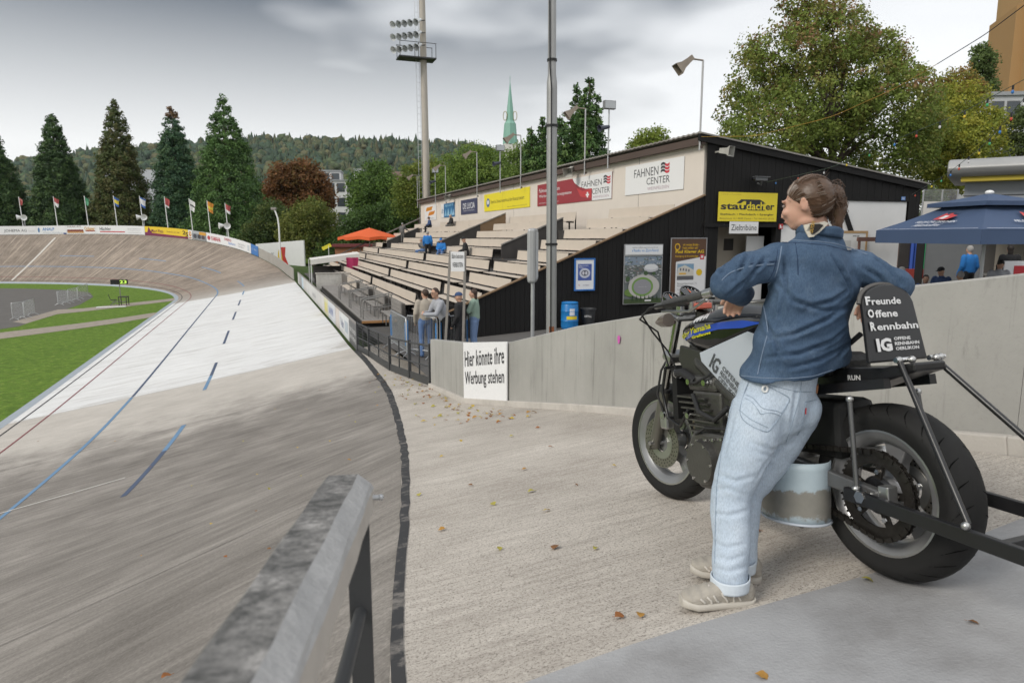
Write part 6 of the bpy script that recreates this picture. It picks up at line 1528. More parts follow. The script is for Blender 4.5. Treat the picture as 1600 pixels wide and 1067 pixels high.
# blue parasol
ypar = 17.2
hub = at_y(1546,303,ypar);cL = at_y(1379,359,ypar - 1.0);
o = thing('parasol','large dark blue beer garden parasol with two tiers and white lettering','parasol',(hub.x,hub.y,2.75),R(9))
base = V((hub.x,hub.y,2.75));zt = hub.z - 2.75;ez = 2.6;hw = 1.72
M_NAVY = mat('navy_canvas',(0.05,0.08,0.15),0.8,var=0.10,scale=1.5,bump=0.1,bscale=30)
def tier(z0,z1,r0,r1,drop,sag=0.06):
    mb = MB();n = 8
    for sd in range(4):
        A = Matrix.Rotation(sd * PI / 2,3,'Z')
        def P(x,y):
            r = lerp(r0,r1,y);z = lerp(z0,z1,y) - sag * math.sin(PI * y) * (0.4 + 0.6 * math.cos(x * PI / 2))
            return A @ V((x * r,-r,z))
        mb.grid(P,[-1 + 2 * k / n for k in range(n + 1)],[k / 6 for k in range(7)])
        mb.grid(lambda x,y:A @ V((x * r1,-r1 - 0.02 * math.sin(x * 9) * y,z1 - drop * y)),[-1 + 2 * k / n for k in range(n + 1)],[0,0.5,1])
    return mb
zm = at_y(1500,322,ypar).z - 2.75
tier(zm + 0.02,ez,0.62,hw,0.33).build('canopy',M_NAVY,o,smooth=50)
tier(zt,zm + 0.08,0.05,0.92,0.10,0.03).build('top_vent',M_NAVY,o,smooth=50)
MB().tube([(0,0,0),(0,0,zt)],0.045,12).build('pole',M_GALV,o,smooth=50)
MB().ball((0,0,zt + 0.03),(0.10,0.10,0.06),10,6).build('finial',M_WHITEP,o)
for k in range(8):
    an = k * PI / 4;rr_ = hw * (1.41 if k % 2 else 1.0)
    MB().bar((0,0,zm - 0.1),(rr_ * 0.98 * math.cos(an - PI / 2 + 0),rr_ * 0.98 * math.sin(an - PI / 2),ez - 0.03),0.03,0.04).build('rib',M_GALV,o)
for sd in (0,3,1):
    A = Matrix.Rotation(sd * PI / 2,4,'Z')
    up_ = V((0,hw - 0.62,zm - ez)).normalized();Mx = A @ frame_M(V((-0.62,-hw + 0.0,ez - 0.02)),(1,0,0),up_)
    prints(o,[('t','FELDSCHLÖSSCHEN',0.0,1.0,0.34,0.47,(0.62,0.63,0.66),0.01,0.12),('t','Alkoholfrei',0.08,0.75,0.14,0.30,(0.55,0.57,0.62),0.005,0.4),('p',[(0.32,0.52),(0.68,0.52),(0.78,0.74),(0.62,0.80),(0.58,0.92),(0.50,0.80),(0.40,0.90),(0.36,0.72)],(0.48,0.05,0.05)),('p',[(0.42,0.58),(0.56,0.56),(0.60,0.72),(0.48,0.76)],(0.6,0.6,0.6)),('p',[(0.38,0.95),(0.46,0.86),(0.60,0.88),(0.72,0.98),(0.60,0.93),(0.48,0.93)],(0.03,0.03,0.04)),('r',-0.8,1.8,0.0,0.012,(0.5,0.52,0.58))],1.25,0.92,Mx,z0=0.05)
# table edges and things at the snack bar
p = at_y(1582,422,19.0);o = thing('price_board','small white and red price board at the snack bar','sign',(p.x,p.y,2.75))
zz = p.z - 2.75;MB().box(-0.25,0.45,-0.02,0.02,0,zz + 0.25).build('panel',WH,o);MB().box(0.02,0.45,-0.03,-0.021,zz - 0.3,zz + 0.12).build('print',ink((0.5,0.03,0.04)),o)
p = at_y(1462,420,23);o = thing('shop_goods','narrow stall with green and blue cloths beside the black building','stall',(p.x - 0.6,23,2.8))
zz = at_y(1462,372,23).z - 2.8
MB().box(-0.5,1.0,0.3,0.35,0,zz).build('back_panel',M_BLACKW,o)
for x,c in ((-0.2,(0.03,0.08,0.35)),(0.22,(0.02,0.28,0.10)),(0.62,(0.05,0.3,0.12))):MB().grid(lambda a,z:(x + a * 0.3,0.2 + 0.03 * math.sin(14 * a),zz * (0.45 + 0.5 * z)),[k / 8 for k in range(9)],[0,1]).build('cloth',ink(c),o,smooth=60)
MB().box(-0.45,0.3,0.0,0.25,zz * 0.2,zz * 0.42).build('box',ink((0.5,0.5,0.5)),o);MB().box(-0.4,0.25,0.0,0.2,zz * 0.424,zz * 0.56).build('box',ink((0.35,0.06,0.05)),o)
# string lights and the orange cable
BULB = [ink((0.03,0.16,0.45)),ink((0.55,0.40,0.03)),ink((0.45,0.06,0.03)),ink((0.05,0.30,0.12)),ink((0.55,0.55,0.55))]
def string(name,label,cat,pts,r,m,bulbs=0,seed=0,skip=()):
    P3 = [at_y(u,v,y) for u,v,y in pts];o = thing(name,label,cat,P3[0])
    q = []
    for k in range(len(P3) - 1):
        for j in range(10):q.append(P3[k].lerp(P3[k + 1],j / 10))
    q.append(P3[-1])
    for _ in range(3):q = [q[0]] + [(q[i-1] + q[i] * 2 + q[i+1]) / 4 for i in range(1,len(q) - 1)] + [q[-1]]
    MB().tube([x - P3[0] for x in q],r,6).build('wire',m,o,smooth=60)
    rr = random.Random(seed)
    for k in range(bulbs):
        f = (k + 0.5) / bulbs * (len(q) - 1);i = int(f);c = q[i].lerp(q[min(i + 1,len(q) - 1)],f - i) - P3[0]
        b = MB().tube([c,c - V((0,0,0.07))],0.018,8).build('socket',M_CABLE,o)
        MB().ball(c - V((0,0,0.11)),(0.024,0.024,0.034),10,8).build('bulb',BULB[(k * 2 + seed) % 5],o,smooth=80)
M_WIREG = mat('green_wire',(0.06,0.09,0.06),0.5)
string('string_lights','coloured string lights from the gable up to the upper right','string lights',[(1197,285,25),(1300,262,20),(1400,218,16.5),(1500,178,14),(1605,122,12)],0.006,M_WIREG,11,0)
string('string_lights','coloured string lights dropping behind the blue parasol','string lights',[(1425,304,24),(1480,272,19),(1540,225,15),(1612,140,12)],0.006,M_WIREG,12,2)
string('cable','orange cable sagging from the roof corner past the big tree','cable',[(1096,214,23.5),(1180,213,22),(1300,183,19),(1400,138,16.5),(1465,100,15)],0.006,mat('orange_cable',(0.42,0.24,0.04),0.5))
string('cable','thin dark cable running up to the top right corner','cable',[(1465,100,15),(1540,54,13.4),(1612,0,12)],0.008,M_CABLE)
# ------------------------------------------------------------------ people: a posed continuous body skinned from tapered limbs, materials by body region
SKIN = mat('skin',(0.46,0.27,0.19),0.55,var=0.08,scale=9)
def remeshed(mb,voxel,smooth_it=4):
    me = mb.mesh('tmp',SKIN);o = bpy.data.objects.new('tmp',me);COL.objects.link(o)
    r = o.modifiers.new('r','REMESH');r.mode = 'VOXEL';r.voxel_size = voxel;r.adaptivity = 0
    s = o.modifiers.new('s','SMOOTH');s.factor = 0.5;s.iterations = smooth_it
    dg = bpy.context.evaluated_depsgraph_get()
    out = bpy.data.meshes.new_from_object(o.evaluated_get(dg))
    bpy.data.objects.remove(o);bpy.data.meshes.remove(me)
    return out
def capsule(mb,pts,rs,n=12):
    """closed limb with rounded ends"""
    P = [V(p) for p in pts];rs = list(rs);q = lambda r:r if isinstance(r,(tuple,list)) else (r,r)
    d0 = (P[0] - P[1]).normalized();d1 = (P[-1] - P[-2]).normalized()
    r0,r1 = q(rs[0]),q(rs[-1]);m0,m1 = min(r0),min(r1);a,b = [],[]
    for f,k in ((0.95,0.3),(0.6,0.75)):a.append((P[0] + d0 * m0 * f,(r0[0]*k,r0[1]*k)))
    for f,k in ((0.6,0.75),(0.95,0.3)):b.append((P[-1] + d1 * m1 * f,(r1[0]*k,r1[1]*k)))
    allp = [x for x,_ in a] + P + [x for x,_ in b];allr = [x for _,x in a] + [q(r) for r in rs] + [x for _,x in b]
    return mb.tube(allp,allr,n)
def seg_d(p,a,b):
    ab = b - a;t = np.clip(((p - a) @ ab) / max(1e-9,ab @ ab),0,1)[:,None]
    return np.linalg.norm(p - a - ab * t,axis=1)
def figure(label,loc,rz,J,cols,hair=None,scale=1.0,voxel=0.026,group=None,cap=None,glasses=False,long_hair=False,z_soft=None):
    """J: joints in local metres (x right, y forward, z up); cols: dict top, trousers, shoes"""
    o = thing('person',label,'person',loc,rz,group);o.scale = (scale,) * 3
    g = lambda k:V(J[k]);mb = MB();segs = []
    def limb(reg,keys,rs):
        P = [g(k) for k in keys];capsule(mb,P,rs,10)
        for a,b in zip(P,P[1:]):segs.append((reg,np.array(a),np.array(b),(rs[0] if not isinstance(rs[0],tuple) else rs[0][0])))
    chest,pel,neck,head = g('chest'),g('pelvis'),g('neck'),g('head')
    sh = (g('shR') - g('shL'));side = sh.normalized()
    # torso rings oriented across the shoulders
    up = (neck - pel).normalized();fw_ = up.cross(side).normalized() * -1
    rings = [(pel - up * 0.08,0.15,0.11),(pel + up * 0.04,0.185,0.14),(pel.lerp(chest,0.5),0.18,0.14),(chest,0.20,0.145),(chest.lerp(neck,0.55),0.195,0.12),(chest.lerp(neck,0.85),0.13,0.085),(neck,0.065,0.062)]
    vs = [];n = 14
    for c,a,b in rings:
        for j in range(n):
            t = 2 * PI * j / n;vs.append(c + side * a * math.cos(t) + fw_ * b * math.sin(t))
    fs = [(i*n+j,i*n+(j+1) % n,(i+1)*n+(j+1) % n,(i+1)*n+j) for i in range(len(rings)-1) for j in range(n)] + [tuple(range(n-1,-1,-1)),tuple((len(rings)-1)*n + j for j in range(n))]
    mb.add(vs,fs);segs.append(('top',np.array(pel + up * 0.06),np.array(chest.lerp(neck,0.8)),0.12));segs.append(('trousers',np.array(pel - up * 0.10),np.array(pel - up * 0.02),0.12))
    for s in 'LR':
        limb('top',['sh' + s,'el' + s,'wr' + s],[0.082,0.068,0.050]);limb('skin',['wr' + s,'ha' + s],[0.034,0.036])
        limb('trousers',['hip' + s,'kn' + s,'an' + s],[0.10,0.072,0.055]);limb('shoes',['an' + s,'toe' + s],[0.05,0.045])
    capsule(mb,[neck - up * 0.03,head - (head - neck) * 0.4],[0.058,0.055],10);segs.append(('skin',np.array(neck + up * 0.05),np.array(head),0.09))
    fd = (g('look') - head).normalized();hu = (up + V((0,0,0.6))).normalized();hu = (hu - fd * hu.dot(fd)).normalized();hs = fd.cross(hu)
    Mh = Matrix((( hs.x,fd.x,hu.x),(hs.y,fd.y,hu.y),(hs.z,fd.z,hu.z))).to_4x4()
    mb.ball(head,(0.076,0.098,0.118),14,10,Mh);mb.ball(head + fd * 0.03 - hu * 0.065,(0.052,0.06,0.055),10,8,Mh)
    mb.ball(head + fd * 0.105 - hu * 0.015,(0.014,0.022,0.022),8,6,Mh)
    for s in (-1,1):mb.ball(head + hs * 0.08 * s - hu * 0.01,(0.012,0.024,0.034),8,6,Mh)
    me = remeshed(mb,voxel,3)
    P = np.array([p.center[:] for p in me.polygons]);best = np.full(len(P),1e9);idx = np.zeros(len(P),int)
    regs = ['skin','top','trousers','shoes']
    for reg,a,b,r in segs:
        d = seg_d(P,a,b) - r;k = d < best;best[k] = d[k];idx[k] = regs.index(reg)
    me.materials.clear()
    for m in (SKIN,cols['top'],cols['trousers'],cols['shoes']):me.materials.append(m)
    me.polygons.foreach_set('material_index',idx.astype(np.int32));me.polygons.foreach_set('use_smooth',np.ones(len(P),bool))
    link('body',me,o)
    if hair:
        mb = MB();mb.ball(head - fd * 0.022 + hu * 0.028,(0.086,0.098,0.108),14,10,Mh)
        if long_hair:mb.ball(head - fd * 0.055 - hu * 0.07,(0.075,0.05,0.12),12,8,Mh)
        link('hair',remeshed(mb,0.02,2),o);h = o.children[-1].data;h.materials.clear();h.materials.append(hair)
        for p in h.polygons:p.use_smooth = True
        # cut the hair away from the face
        bm = bmesh.new();bm.from_mesh(h)
        dl = [v for v in bm.verts if (v.co - head).dot(fd) > 0.045 and (v.co - head).dot(hu) < 0.07 or ((v.co - head).dot(fd) > 0.0 and (v.co - head).dot(hu) < 0.0)]
        bmesh.ops.delete(bm,geom=dl,context='VERTS');bm.to_mesh(h);bm.free()
    if cap:
        mb = MB();mb.ball(head + hu * 0.045,(0.090,0.108,0.092),14,8,Mh);mb.box(-0.06,0.06,0.07,0.17,0.035,0.045)
        k = len(mb.v) - 8;mb.v[k:] = [tuple(Mh @ V(x) + head) for x in mb.v[k:]]
        bm = bmesh.new();me2 = mb.mesh('cap',cap,60);bm.from_mesh(me2)
        bmesh.ops.delete(bm,geom=[v for v in bm.verts if (v.co - head).dot(hu) < 0.028],context='VERTS');bm.to_mesh(me2);bm.free();link('cap',me2,o)
    if glasses:
        mb = MB()
        for s in (-1,1):mb.tube([head + fd * 0.104 + hs * (0.032 * s + 0.024 * math.cos(a)) + hu * (0.012 + 0.018 * math.sin(a)) for a in [2*PI*k/10 for k in range(10)]],0.004,5,closed=True).bar(head + fd * 0.10 + hs * 0.056 * s + hu * 0.015,head + hs * 0.082 * s + hu * 0.012,0.005,0.005)
        mb.build('glasses',mat('black_frames',(0.01,0.01,0.01),0.3),o)
    return o
def stand_pose(**kw):
    J = dict(pelvis=(0,0,0.94),chest=(0,0.01,1.24),neck=(0,0.0,1.46),head=(0,0.03,1.60),look=(0,1.5,1.60),shL=(-0.18,0,1.40),shR=(0.18,0,1.40),elL=(-0.25,-0.03,1.12),elR=(0.25,-0.03,1.12),wrL=(-0.24,0.10,0.90),wrR=(0.24,0.10,0.90),haL=(-0.23,0.14,0.82),haR=(0.23,0.14,0.82),
             hipL=(-0.095,0,0.90),hipR=(0.095,0,0.90),knL=(-0.10,0.03,0.49),knR=(0.10,0.03,0.49),anL=(-0.10,-0.01,0.07),anR=(0.10,-0.01,0.07),toeL=(-0.11,0.14,0.045),toeR=(0.11,0.14,0.045))
    J.update(kw);return J
def sit_pose(**kw):
    J = dict(pelvis=(0,0,0.54),chest=(0,0.06,0.83),neck=(0,0.08,1.05),head=(0,0.13,1.19),look=(0,1.5,1.0),shL=(-0.18,0.07,0.99),shR=(0.18,0.07,0.99),elL=(-0.24,0.12,0.73),elR=(0.24,0.12,0.73),wrL=(-0.12,0.34,0.66),wrR=(0.12,0.34,0.66),haL=(-0.05,0.40,0.66),haR=(0.05,0.40,0.66),
             hipL=(-0.095,0.02,0.53),hipR=(0.095,0.02,0.53),knL=(-0.12,0.44,0.52),knR=(0.12,0.44,0.52),anL=(-0.12,0.42,0.08),anR=(0.12,0.42,0.08),toeL=(-0.12,0.57,0.045),toeR=(0.12,0.57,0.045))
    J.update(kw);return J
cl = lambda n,c,r=0.85:mat('cloth_' + n,c,r,var=0.12,scale=9,bump=0.25,bscale=25)
BLKC,BLUC,JEAN,BEIG,LGRY,MINT,NAVC,DARK_S = cl('black',(0.02,0.02,0.022)),cl('royal_blue',(0.02,0.16,0.46)),cl('jeans',(0.10,0.17,0.33)),cl('beige',(0.36,0.32,0.27)),cl('light_grey',(0.32,0.33,0.36)),cl('mint',(0.24,0.33,0.27)),cl('navy',(0.04,0.07,0.16)),cl('dark_shoes',(0.03,0.03,0.03))
GREYC = cl('grey',(0.13,0.125,0.12));LJEAN = cl('mid_jeans',(0.17,0.25,0.42))
HB_,HG,HD = mat('brown_hair',(0.045,0.026,0.018),0.6,var=0.3,scale=40),mat('grey_hair',(0.30,0.29,0.28),0.7,var=0.2,scale=40),mat('dark_hair',(0.018,0.013,0.011),0.6,var=0.3,scale=40)
def at_person(u,v_head,z_ground,hh):
    """ground point under a head seen at (u, v_head) when its top is hh above the ground"""
    p = at_z(u,v_head,z_ground + hh);return V((p.x,p.y,z_ground))
# four people behind the barriers; local y is where the body faces
p = at_person(664,455,2.05,1.74);figure('man in beige jacket and jeans seen from behind at the barriers',p,R(18),stand_pose(look=(-0.9,1.2,1.6),elR=(0.30,0.1,1.16),wrR=(0.18,0.3,1.10),haR=(0.1,0.36,1.1)),dict(top=BEIG,trousers=JEAN,shoes=DARK_S),HB_,1.04,0.02,'spectators at the barriers')
p = at_person(695,452,2.05,1.80);figure('bearded man with glasses in light grey jacket leaning on the barrier',p,R(118),stand_pose(chest=(0,0.12,1.20),neck=(0,0.2,1.40),head=(0,0.25,1.55),look=(-0.45,1.5,1.5),shL=(-0.18,0.17,1.34),shR=(0.18,0.17,1.34),elL=(-0.24,0.32,1.08),elR=(0.24,0.32,1.08),wrL=(-0.1,0.52,1.08),wrR=(0.1,0.52,1.08),haL=(0.0,0.56,1.08),haR=(0.02,0.54,1.12)),dict(top=LGRY,trousers=BLKC,shoes=DARK_S),HB_,1.10,0.018,'spectators at the barriers',glasses=True)
p = at_person(713,462,2.05,1.68);figure('person in dark cap and black jacket behind the grey jacket man',p + V((0.05,0.5,0)),R(70),stand_pose(look=(-0.3,1.5,1.5)),dict(top=BLKC,trousers=BLKC,shoes=DARK_S),None,1.0,0.022,'spectators at the barriers',cap=NAVC)
p = at_person(741,456,2.05,1.70);figure('woman in mint green jacket and blue jeans by the black wall',p,R(80),stand_pose(elL=(-0.25,0.1,1.16),wrL=(-0.1,0.3,1.18),haL=(-0.02,0.36,1.2),elR=(0.25,0.06,1.14),wrR=(0.1,0.3,1.14),haR=(0.02,0.36,1.16),look=(-0.2,1.5,1.5)),dict(top=MINT,trousers=LJEAN,shoes=DARK_S),HB_,1.03,0.02,'spectators at the barriers',long_hair=True)
# spectators in the stand (rows by number)
def row_pt(s,i,dt=-0.25):return W(s,row_t(i) + dt,row_z(i) - 0.86)
def s_at(u,i):return to_st(at_t(u,380,row_t(i) - 0.25))[0]
G2 = 'spectators in the grandstand'
figure('man in black jacket and cap sitting with folded arms in the stand',row_pt(s_at(729,4),4),TH + R(80),sit_pose(),dict(top=BLKC,trousers=BLKC,shoes=DARK_S),None,1.05,0.03,G2,cap=BLKC)
figure('person in royal blue jacket standing with back to the camera',row_pt(s_at(676,4),4,-0.55),TH + R(-20),stand_pose(look=(0.4,1.5,1.5)),dict(top=BLUC,trousers=BLKC,shoes=DARK_S),HG,1.0,0.028,G2)
figure('person in royal blue jacket and cap sitting beside the standing one',row_pt(s_at(690,4) ,4),TH + R(150),sit_pose(),dict(top=BLUC,trousers=JEAN,shoes=DARK_S),None,1.0,0.03,G2,cap=BLUC)
figure('seated spectator in grey with a camera left of the blue jackets',row_pt(s_at(661,4),4),TH + R(100),sit_pose(wrL=(-0.06,0.28,0.9),wrR=(0.06,0.28,0.9),haL=(-0.03,0.32,0.93),haR=(0.03,0.32,0.93)),dict(top=GREYC,trousers=JEAN,shoes=DARK_S),HG,1.0,0.03,G2)
figure('spectator in black sitting below the bright blue banner',row_pt(s_at(707,8),8),TH + R(95),sit_pose(),dict(top=BLKC,trousers=GREYC,shoes=DARK_S),HG,1.05,0.03,G2)
figure('spectator in dark blue reading below the orange logo banner',row_pt(s_at(673,8),8),TH + R(95),sit_pose(look=(0,1.2,0.4)),dict(top=NAVC,trousers=BLKC,shoes=DARK_S),HD,1.05,0.03,G2)
figure('white haired man in grey jacket standing at the far end of the stand',row_pt(s_at(632,6),6,-0.4),TH + R(-40),stand_pose(elR=(0.3,0.15,1.15),wrR=(0.42,0.3,1.05),haR=(0.46,0.34,1.04)),dict(top=GREYC,trousers=GREYC,shoes=DARK_S),HG,1.0,0.03,G2)
# guests at the snack bar
G3 = 'guests under the blue parasol'
def bar_guest(label,u,v,hh,z,rz,pose,cols,hair,**kw):
    p = at_person(u,v,z,hh);return figure(label,p,R(rz),pose,cols,hair,kw.pop('scale',1.0),0.026,G3,**kw)
ZG = 2.85
def seat_at(u,v,y,hh):
    p = at_y(u,v,y);return V((p.x,p.y,p.z - hh))
def guest(label,u,v,y,hh,rz,pose,cols,hair,**kw):
    p = seat_at(u,v,y,hh);return figure(label,p,R(rz),pose,cols,hair,1.0,0.026,G3,**kw)
guest('grey haired man with glasses seated left of the parasol',1417,418,19,1.30,60,sit_pose(look=(0.6,1.2,1.1)),dict(top=BLKC,trousers=BLKC,shoes=DARK_S),HG,glasses=True)
guest('dark haired guest low behind the parapet',1447,430,19.5,1.30,150,sit_pose(),dict(top=NAVC,trousers=JEAN,shoes=DARK_S),HD)
guest('guest in black cap and blue jacket behind the parapet',1475,418,19,1.30,120,sit_pose(),dict(top=NAVC,trousers=JEAN,shoes=DARK_S),None,cap=BLKC)
guest('balding guest behind the parapet left of the parasol pole',1507,425,18.5,1.30,10,sit_pose(),dict(top=GREYC,trousers=BLKC,shoes=DARK_S),HG)
guest('woman in grey cardigan seated right of the parasol pole',1561,407,18.2,1.30,165,sit_pose(look=(0,1,0.4)),dict(top=LGRY,trousers=BLKC,shoes=DARK_S),HD,long_hair=True)
guest('man in royal blue vest standing at the snack bar counter',1517,383,19.9,1.74,10,stand_pose(),dict(top=BLUC,trousers=BLKC,shoes=DARK_S),HG)
guest('woman in black top and jeans standing at the counter',1580,383,19.4,1.72,-20,stand_pose(),dict(top=BLKC,trousers=JEAN,shoes=DARK_S),HD,long_hair=True)
# ------------------------------------------------------------------ pacing motorcycle; local x forward, y left, z up, origin under the rear wheel
pa,pb_ = on_apron(1430,914),on_apron(1055,779)
bx = (pb_ - pa).normalized();bz = V((0,0,1));bz = (bz - bx * bz.dot(bx)).normalized();by = bz.cross(bx)
WB = (pb_ - pa).length
MBK = Matrix.Identity(4)
for i,c in enumerate((bx,by,bz)):
    for j in range(3):MBK[j][i] = c[j]
MBK.translation = pa + bz * 0.003
bike = thing('motorcycle','black pacing motorcycle with blue stripe parked on the concrete ramp','motorcycle',M=MBK)
K_BLACK = mat('satin_black_steel',(0.012,0.012,0.013),0.32,var=0.15,scale=12,spec=0.5)
K_GLOSS = mat('gloss_black_paint',(0.008,0.008,0.009),0.12,var=0.1,spec=0.6,coat=0.6)
K_TANKT = mat('worn_grey_tank_top',(0.055,0.056,0.058),0.3,var=0.3,scale=8,spec=0.5)
K_ALU = mat('brushed_aluminium',(0.46,0.46,0.45),0.32,metal=0.9,var=0.12,scale=15)
K_CHROME = mat('bright_bolt_steel',(0.62,0.62,0.62),0.18,metal=1.0,var=0.05)
K_ENG = mat('grey_engine_casting',(0.115,0.112,0.105),0.42,metal=0.7,var=0.2,scale=20,bump=0.2,bscale=90,dirt=0.2)
K_OLIVE = mat('olive_grey_frame',(0.05,0.05,0.045),0.35,metal=0.3,var=0.12)
K_FORK = mat('bronze_grey_fork',(0.16,0.155,0.135),0.35,metal=0.6,var=0.1)
K_DISC = mat('brake_disc_steel',(0.30,0.285,0.26),0.35,metal=0.9,var=0.2,scale=40)
K_RIM = mat('dark_silver_rim',(0.34,0.34,0.345),0.33,metal=0.6,var=0.15);K_RIMF = mat('grey_rim',(0.26,0.265,0.27),0.35,metal=0.6,var=0.12)
K_CHAIN = mat('oily_chain',(0.05,0.045,0.04),0.45,metal=0.8,var=0.4,scale=60)
K_HOSE = mat('rubber_hose',(0.02,0.02,0.021),0.55)
K_PANEL = mat('pale_blue_grey_panel',(0.42,0.46,0.51),0.4,var=0.04)
def rubber():
    n = NT('tyre_rubber');v = n.coord('Object')
    f = n.noise(v,30,5,0.7)
    n.set(color=n.mix(f,(0.008,0.008,0.008),(0.021,0.0205,0.020)),rough=n.ramp(f,[(0.3,0.6),(0.7,0.8)]),spec=0.25);n.bump(n.noise(v,160,2),0.15,0.002);return n.m
K_TYRE = rubber();K_GROOVE = mat('groove_shade_black',(0.0015,0.0015,0.0015),0.95,spec=0.1)  # near-black for flat strips on the tyre: groove shade put into the colour
def wheel(name,cx,cz,Ro,w,rr,spokes,rimm,sp_w,steer=0.0,label=None):
    Mw = Matrix.Translation((cx,0,cz)) @ Matrix.Rotation(steer,4,'Z') @ Matrix.Rotation(-PI / 2,4,'X')
    hw = w * 0.34
    rim = MB().lathe([(rr - 0.03,-hw*0.72),(rr - 0.012,-hw),(rr + 0.012,-hw - 0.008),(rr + 0.014,-hw),(rr + 0.002,-hw + 0.01),(rr - 0.02,-hw * 0.6),(rr - 0.028,0),(rr - 0.02,hw * 0.6),(rr + 0.002,hw - 0.01),(rr + 0.014,hw),(rr + 0.012,hw + 0.008),(rr - 0.012,hw),(rr - 0.03,hw * 0.72),(rr - 0.042,0)],56,Mw,closed=True).build(name,rimm,bike,smooth=35)
    if label:rim['label'] = label
    for yy in (-hw - 0.006,hw + 0.006):MB().lathe([(rr + 0.006,yy - 0.003),(rr + 0.013,yy - 0.003),(rr + 0.013,yy + 0.003),(rr + 0.006,yy + 0.003)],56,Mw,closed=True).build('rim_lip',K_ALU,rim,smooth=40)
    rs = rr + 0.012;pr = []
    for k in range(19):
        a = PI * k / 18;pr.append((rs + (Ro - rs) * math.sin(a) ** 0.62,-w / 2 * math.cos(a) * (0.78,0.91,0.97,1.0)[min(k,18 - k,3)]))
    MB().lathe(pr + [(rs - 0.01,0)],64,Mw,closed=True).build('tyre',K_TYRE,rim,smooth=60)
    g = MB();T = lambda ang,f:((rs + (Ro - rs) * math.sin(f) ** 0.62 + 0.0006),ang,-w / 2 * math.cos(f))
    rg_ = random.Random(4)
    for k in range(26):
        for sd in (0,1):
            a0 = 2 * PI * (k + 0.5 * sd) / 26;vs = []
            for q in range(5):
                f = (0.42 + 0.85 * q / 4);f = PI - f if sd else f;an = a0 + 0.20 * q / 4 + 0.03 * math.sin(q)
                for e in (-0.5,0.5):
                    r_,a_,y_ = T(an + e * 0.018 * (1 - abs(q - 2) / 3),f);vs.append(Mw @ V((r_ * math.cos(a_),r_ * math.sin(a_),y_)))
            g.add(vs,[(2*q,2*q+1,2*q+3,2*q+2) for q in range(4)])
    o = g.build('tread_groove',K_GROOVE,rim);o['kind'] = 'stuff'
    for k in range(spokes):
        a = 2 * PI * k / spokes + 0.3
        for off in ((-0.10,0.10) if spokes == 3 else (0,)):
            p0 = Mw @ V((0.045 * math.cos(a),0.045 * math.sin(a),0));p1 = Mw @ V(((rr - 0.03) * math.cos(a + off),(rr - 0.03) * math.sin(a + off),0))
            up_ = Mw.to_3x3() @ V((0,0,1))
            mb = MB();d = (p1 - p0).normalized();x = d.cross(up_)
            for q,(f,ww,hh) in enumerate(((0,sp_w,0.032),(0.5,sp_w * 0.75,0.024),(1,sp_w * 1.1,0.03))):
                c = p0.lerp(p1,f)
                mb.v += [tuple(c - x*ww/2 - up_*hh),tuple(c + x*ww/2 - up_*hh),tuple(c + x*ww/2 + up_*hh),tuple(c - x*ww/2 + up_*hh)]
            for q in range(2):
                for j in range(4):mb.f.append((q*4+j,q*4+(j+1) % 4,q*4+4+(j+1) % 4,q*4+4+j));mb.m.append(0)
            mb.build('spoke',rimm,rim,bev=0.006)
    MB().lathe([(0.0,-0.06),(0.05,-0.06),(0.055,-0.05),(0.055,0.05),(0.05,0.06),(0,0.06)],24,Mw).build('hub',rimm,rim,smooth=40)
    return rim,Mw
def disc(parent,Mw,y,r0,r1,holes=True):
    Md = Mw @ Matrix.Translation((0,0,y))
    MB().lathe([(r0,-0.0025),(r1,-0.0025),(r1,0.0025),(r0,0.0025)],48,Md,closed=True).build('brake_disc',K_DISC,parent)
    h = MB()
    for k in range(30):
        for q in range(3):
            a = 2 * PI * (k + q * 0.33) / 30;r = lerp(r0 + 0.014,r1 - 0.01,q / 2)
            c = V((r * math.cos(a),r * math.sin(a),0))
            for sg in (1,-1):
                h.add([Md @ (c + V((0.0042 * math.cos(t),0.0042 * math.sin(t),sg * 0.0032))) for t in [2*PI*j/6 for j in range(6)]],[tuple(range(6)) if sg > 0 else tuple(range(5,-1,-1))])
    o = h.build('disc_hole',K_BLACK,parent);o['kind'] = 'stuff'
    MB().lathe([(0.05,-0.004),(r0 + 0.006,-0.004),(r0 + 0.006,0.004),(0.05,0.004)],24,Md,closed=True).build('disc_carrier',K_ALU,parent)
RW,MR = wheel('rear_wheel',0.065,0.308,0.306,0.162,0.205,3,K_RIM,0.05,label='rear wheel with wide black tyre')
FW,MF = wheel('front_wheel',WB,0.310,0.310,0.122,0.215,3,K_RIMF,0.04,steer=R(7),label='front wheel with grey three-spoke rim')
disc(RW,MR,-0.075,0.075,0.125);disc(FW,MF,0.072,0.08,0.135);disc(FW,MF,-0.072,0.08,0.135)
# rear sprocket, chain, caliper
SPK = MB();n = 44
vs = []
for k in range(n * 2):
    a = PI * k / n;r = 0.150 if k % 2 else 0.142;vs.append((r * math.cos(a),r * math.sin(a)))
for k in range(n):a = 2 * PI * k / n;c = V((0.05 + 0.146 * math.cos(a),0.098,0.308 + 0.146 * math.sin(a)));SPK.bar(c,c + V((0.008 * math.cos(a),0,0.008 * math.sin(a))),0.007,0.008,(0,1,0))
SPK.lathe([(0.108,-0.0035),(0.147,-0.0035),(0.147,0.0035),(0.108,0.0035)],44,Matrix.Translation((0.05,0.098,0.308)) @ Matrix.Rotation(-PI / 2,4,'X'),closed=True)
for k in range(5):a = 2 * PI * k / 5 + 0.5;SPK.bar((0.05 + 0.04 * math.cos(a),0.098,0.308 + 0.04 * math.sin(a)),(0.05 + 0.112 * math.cos(a),0.098,0.308 + 0.112 * math.sin(a)),0.026,0.008,(0,1,0))
sp = SPK.build('sprocket',K_CHAIN,bike)
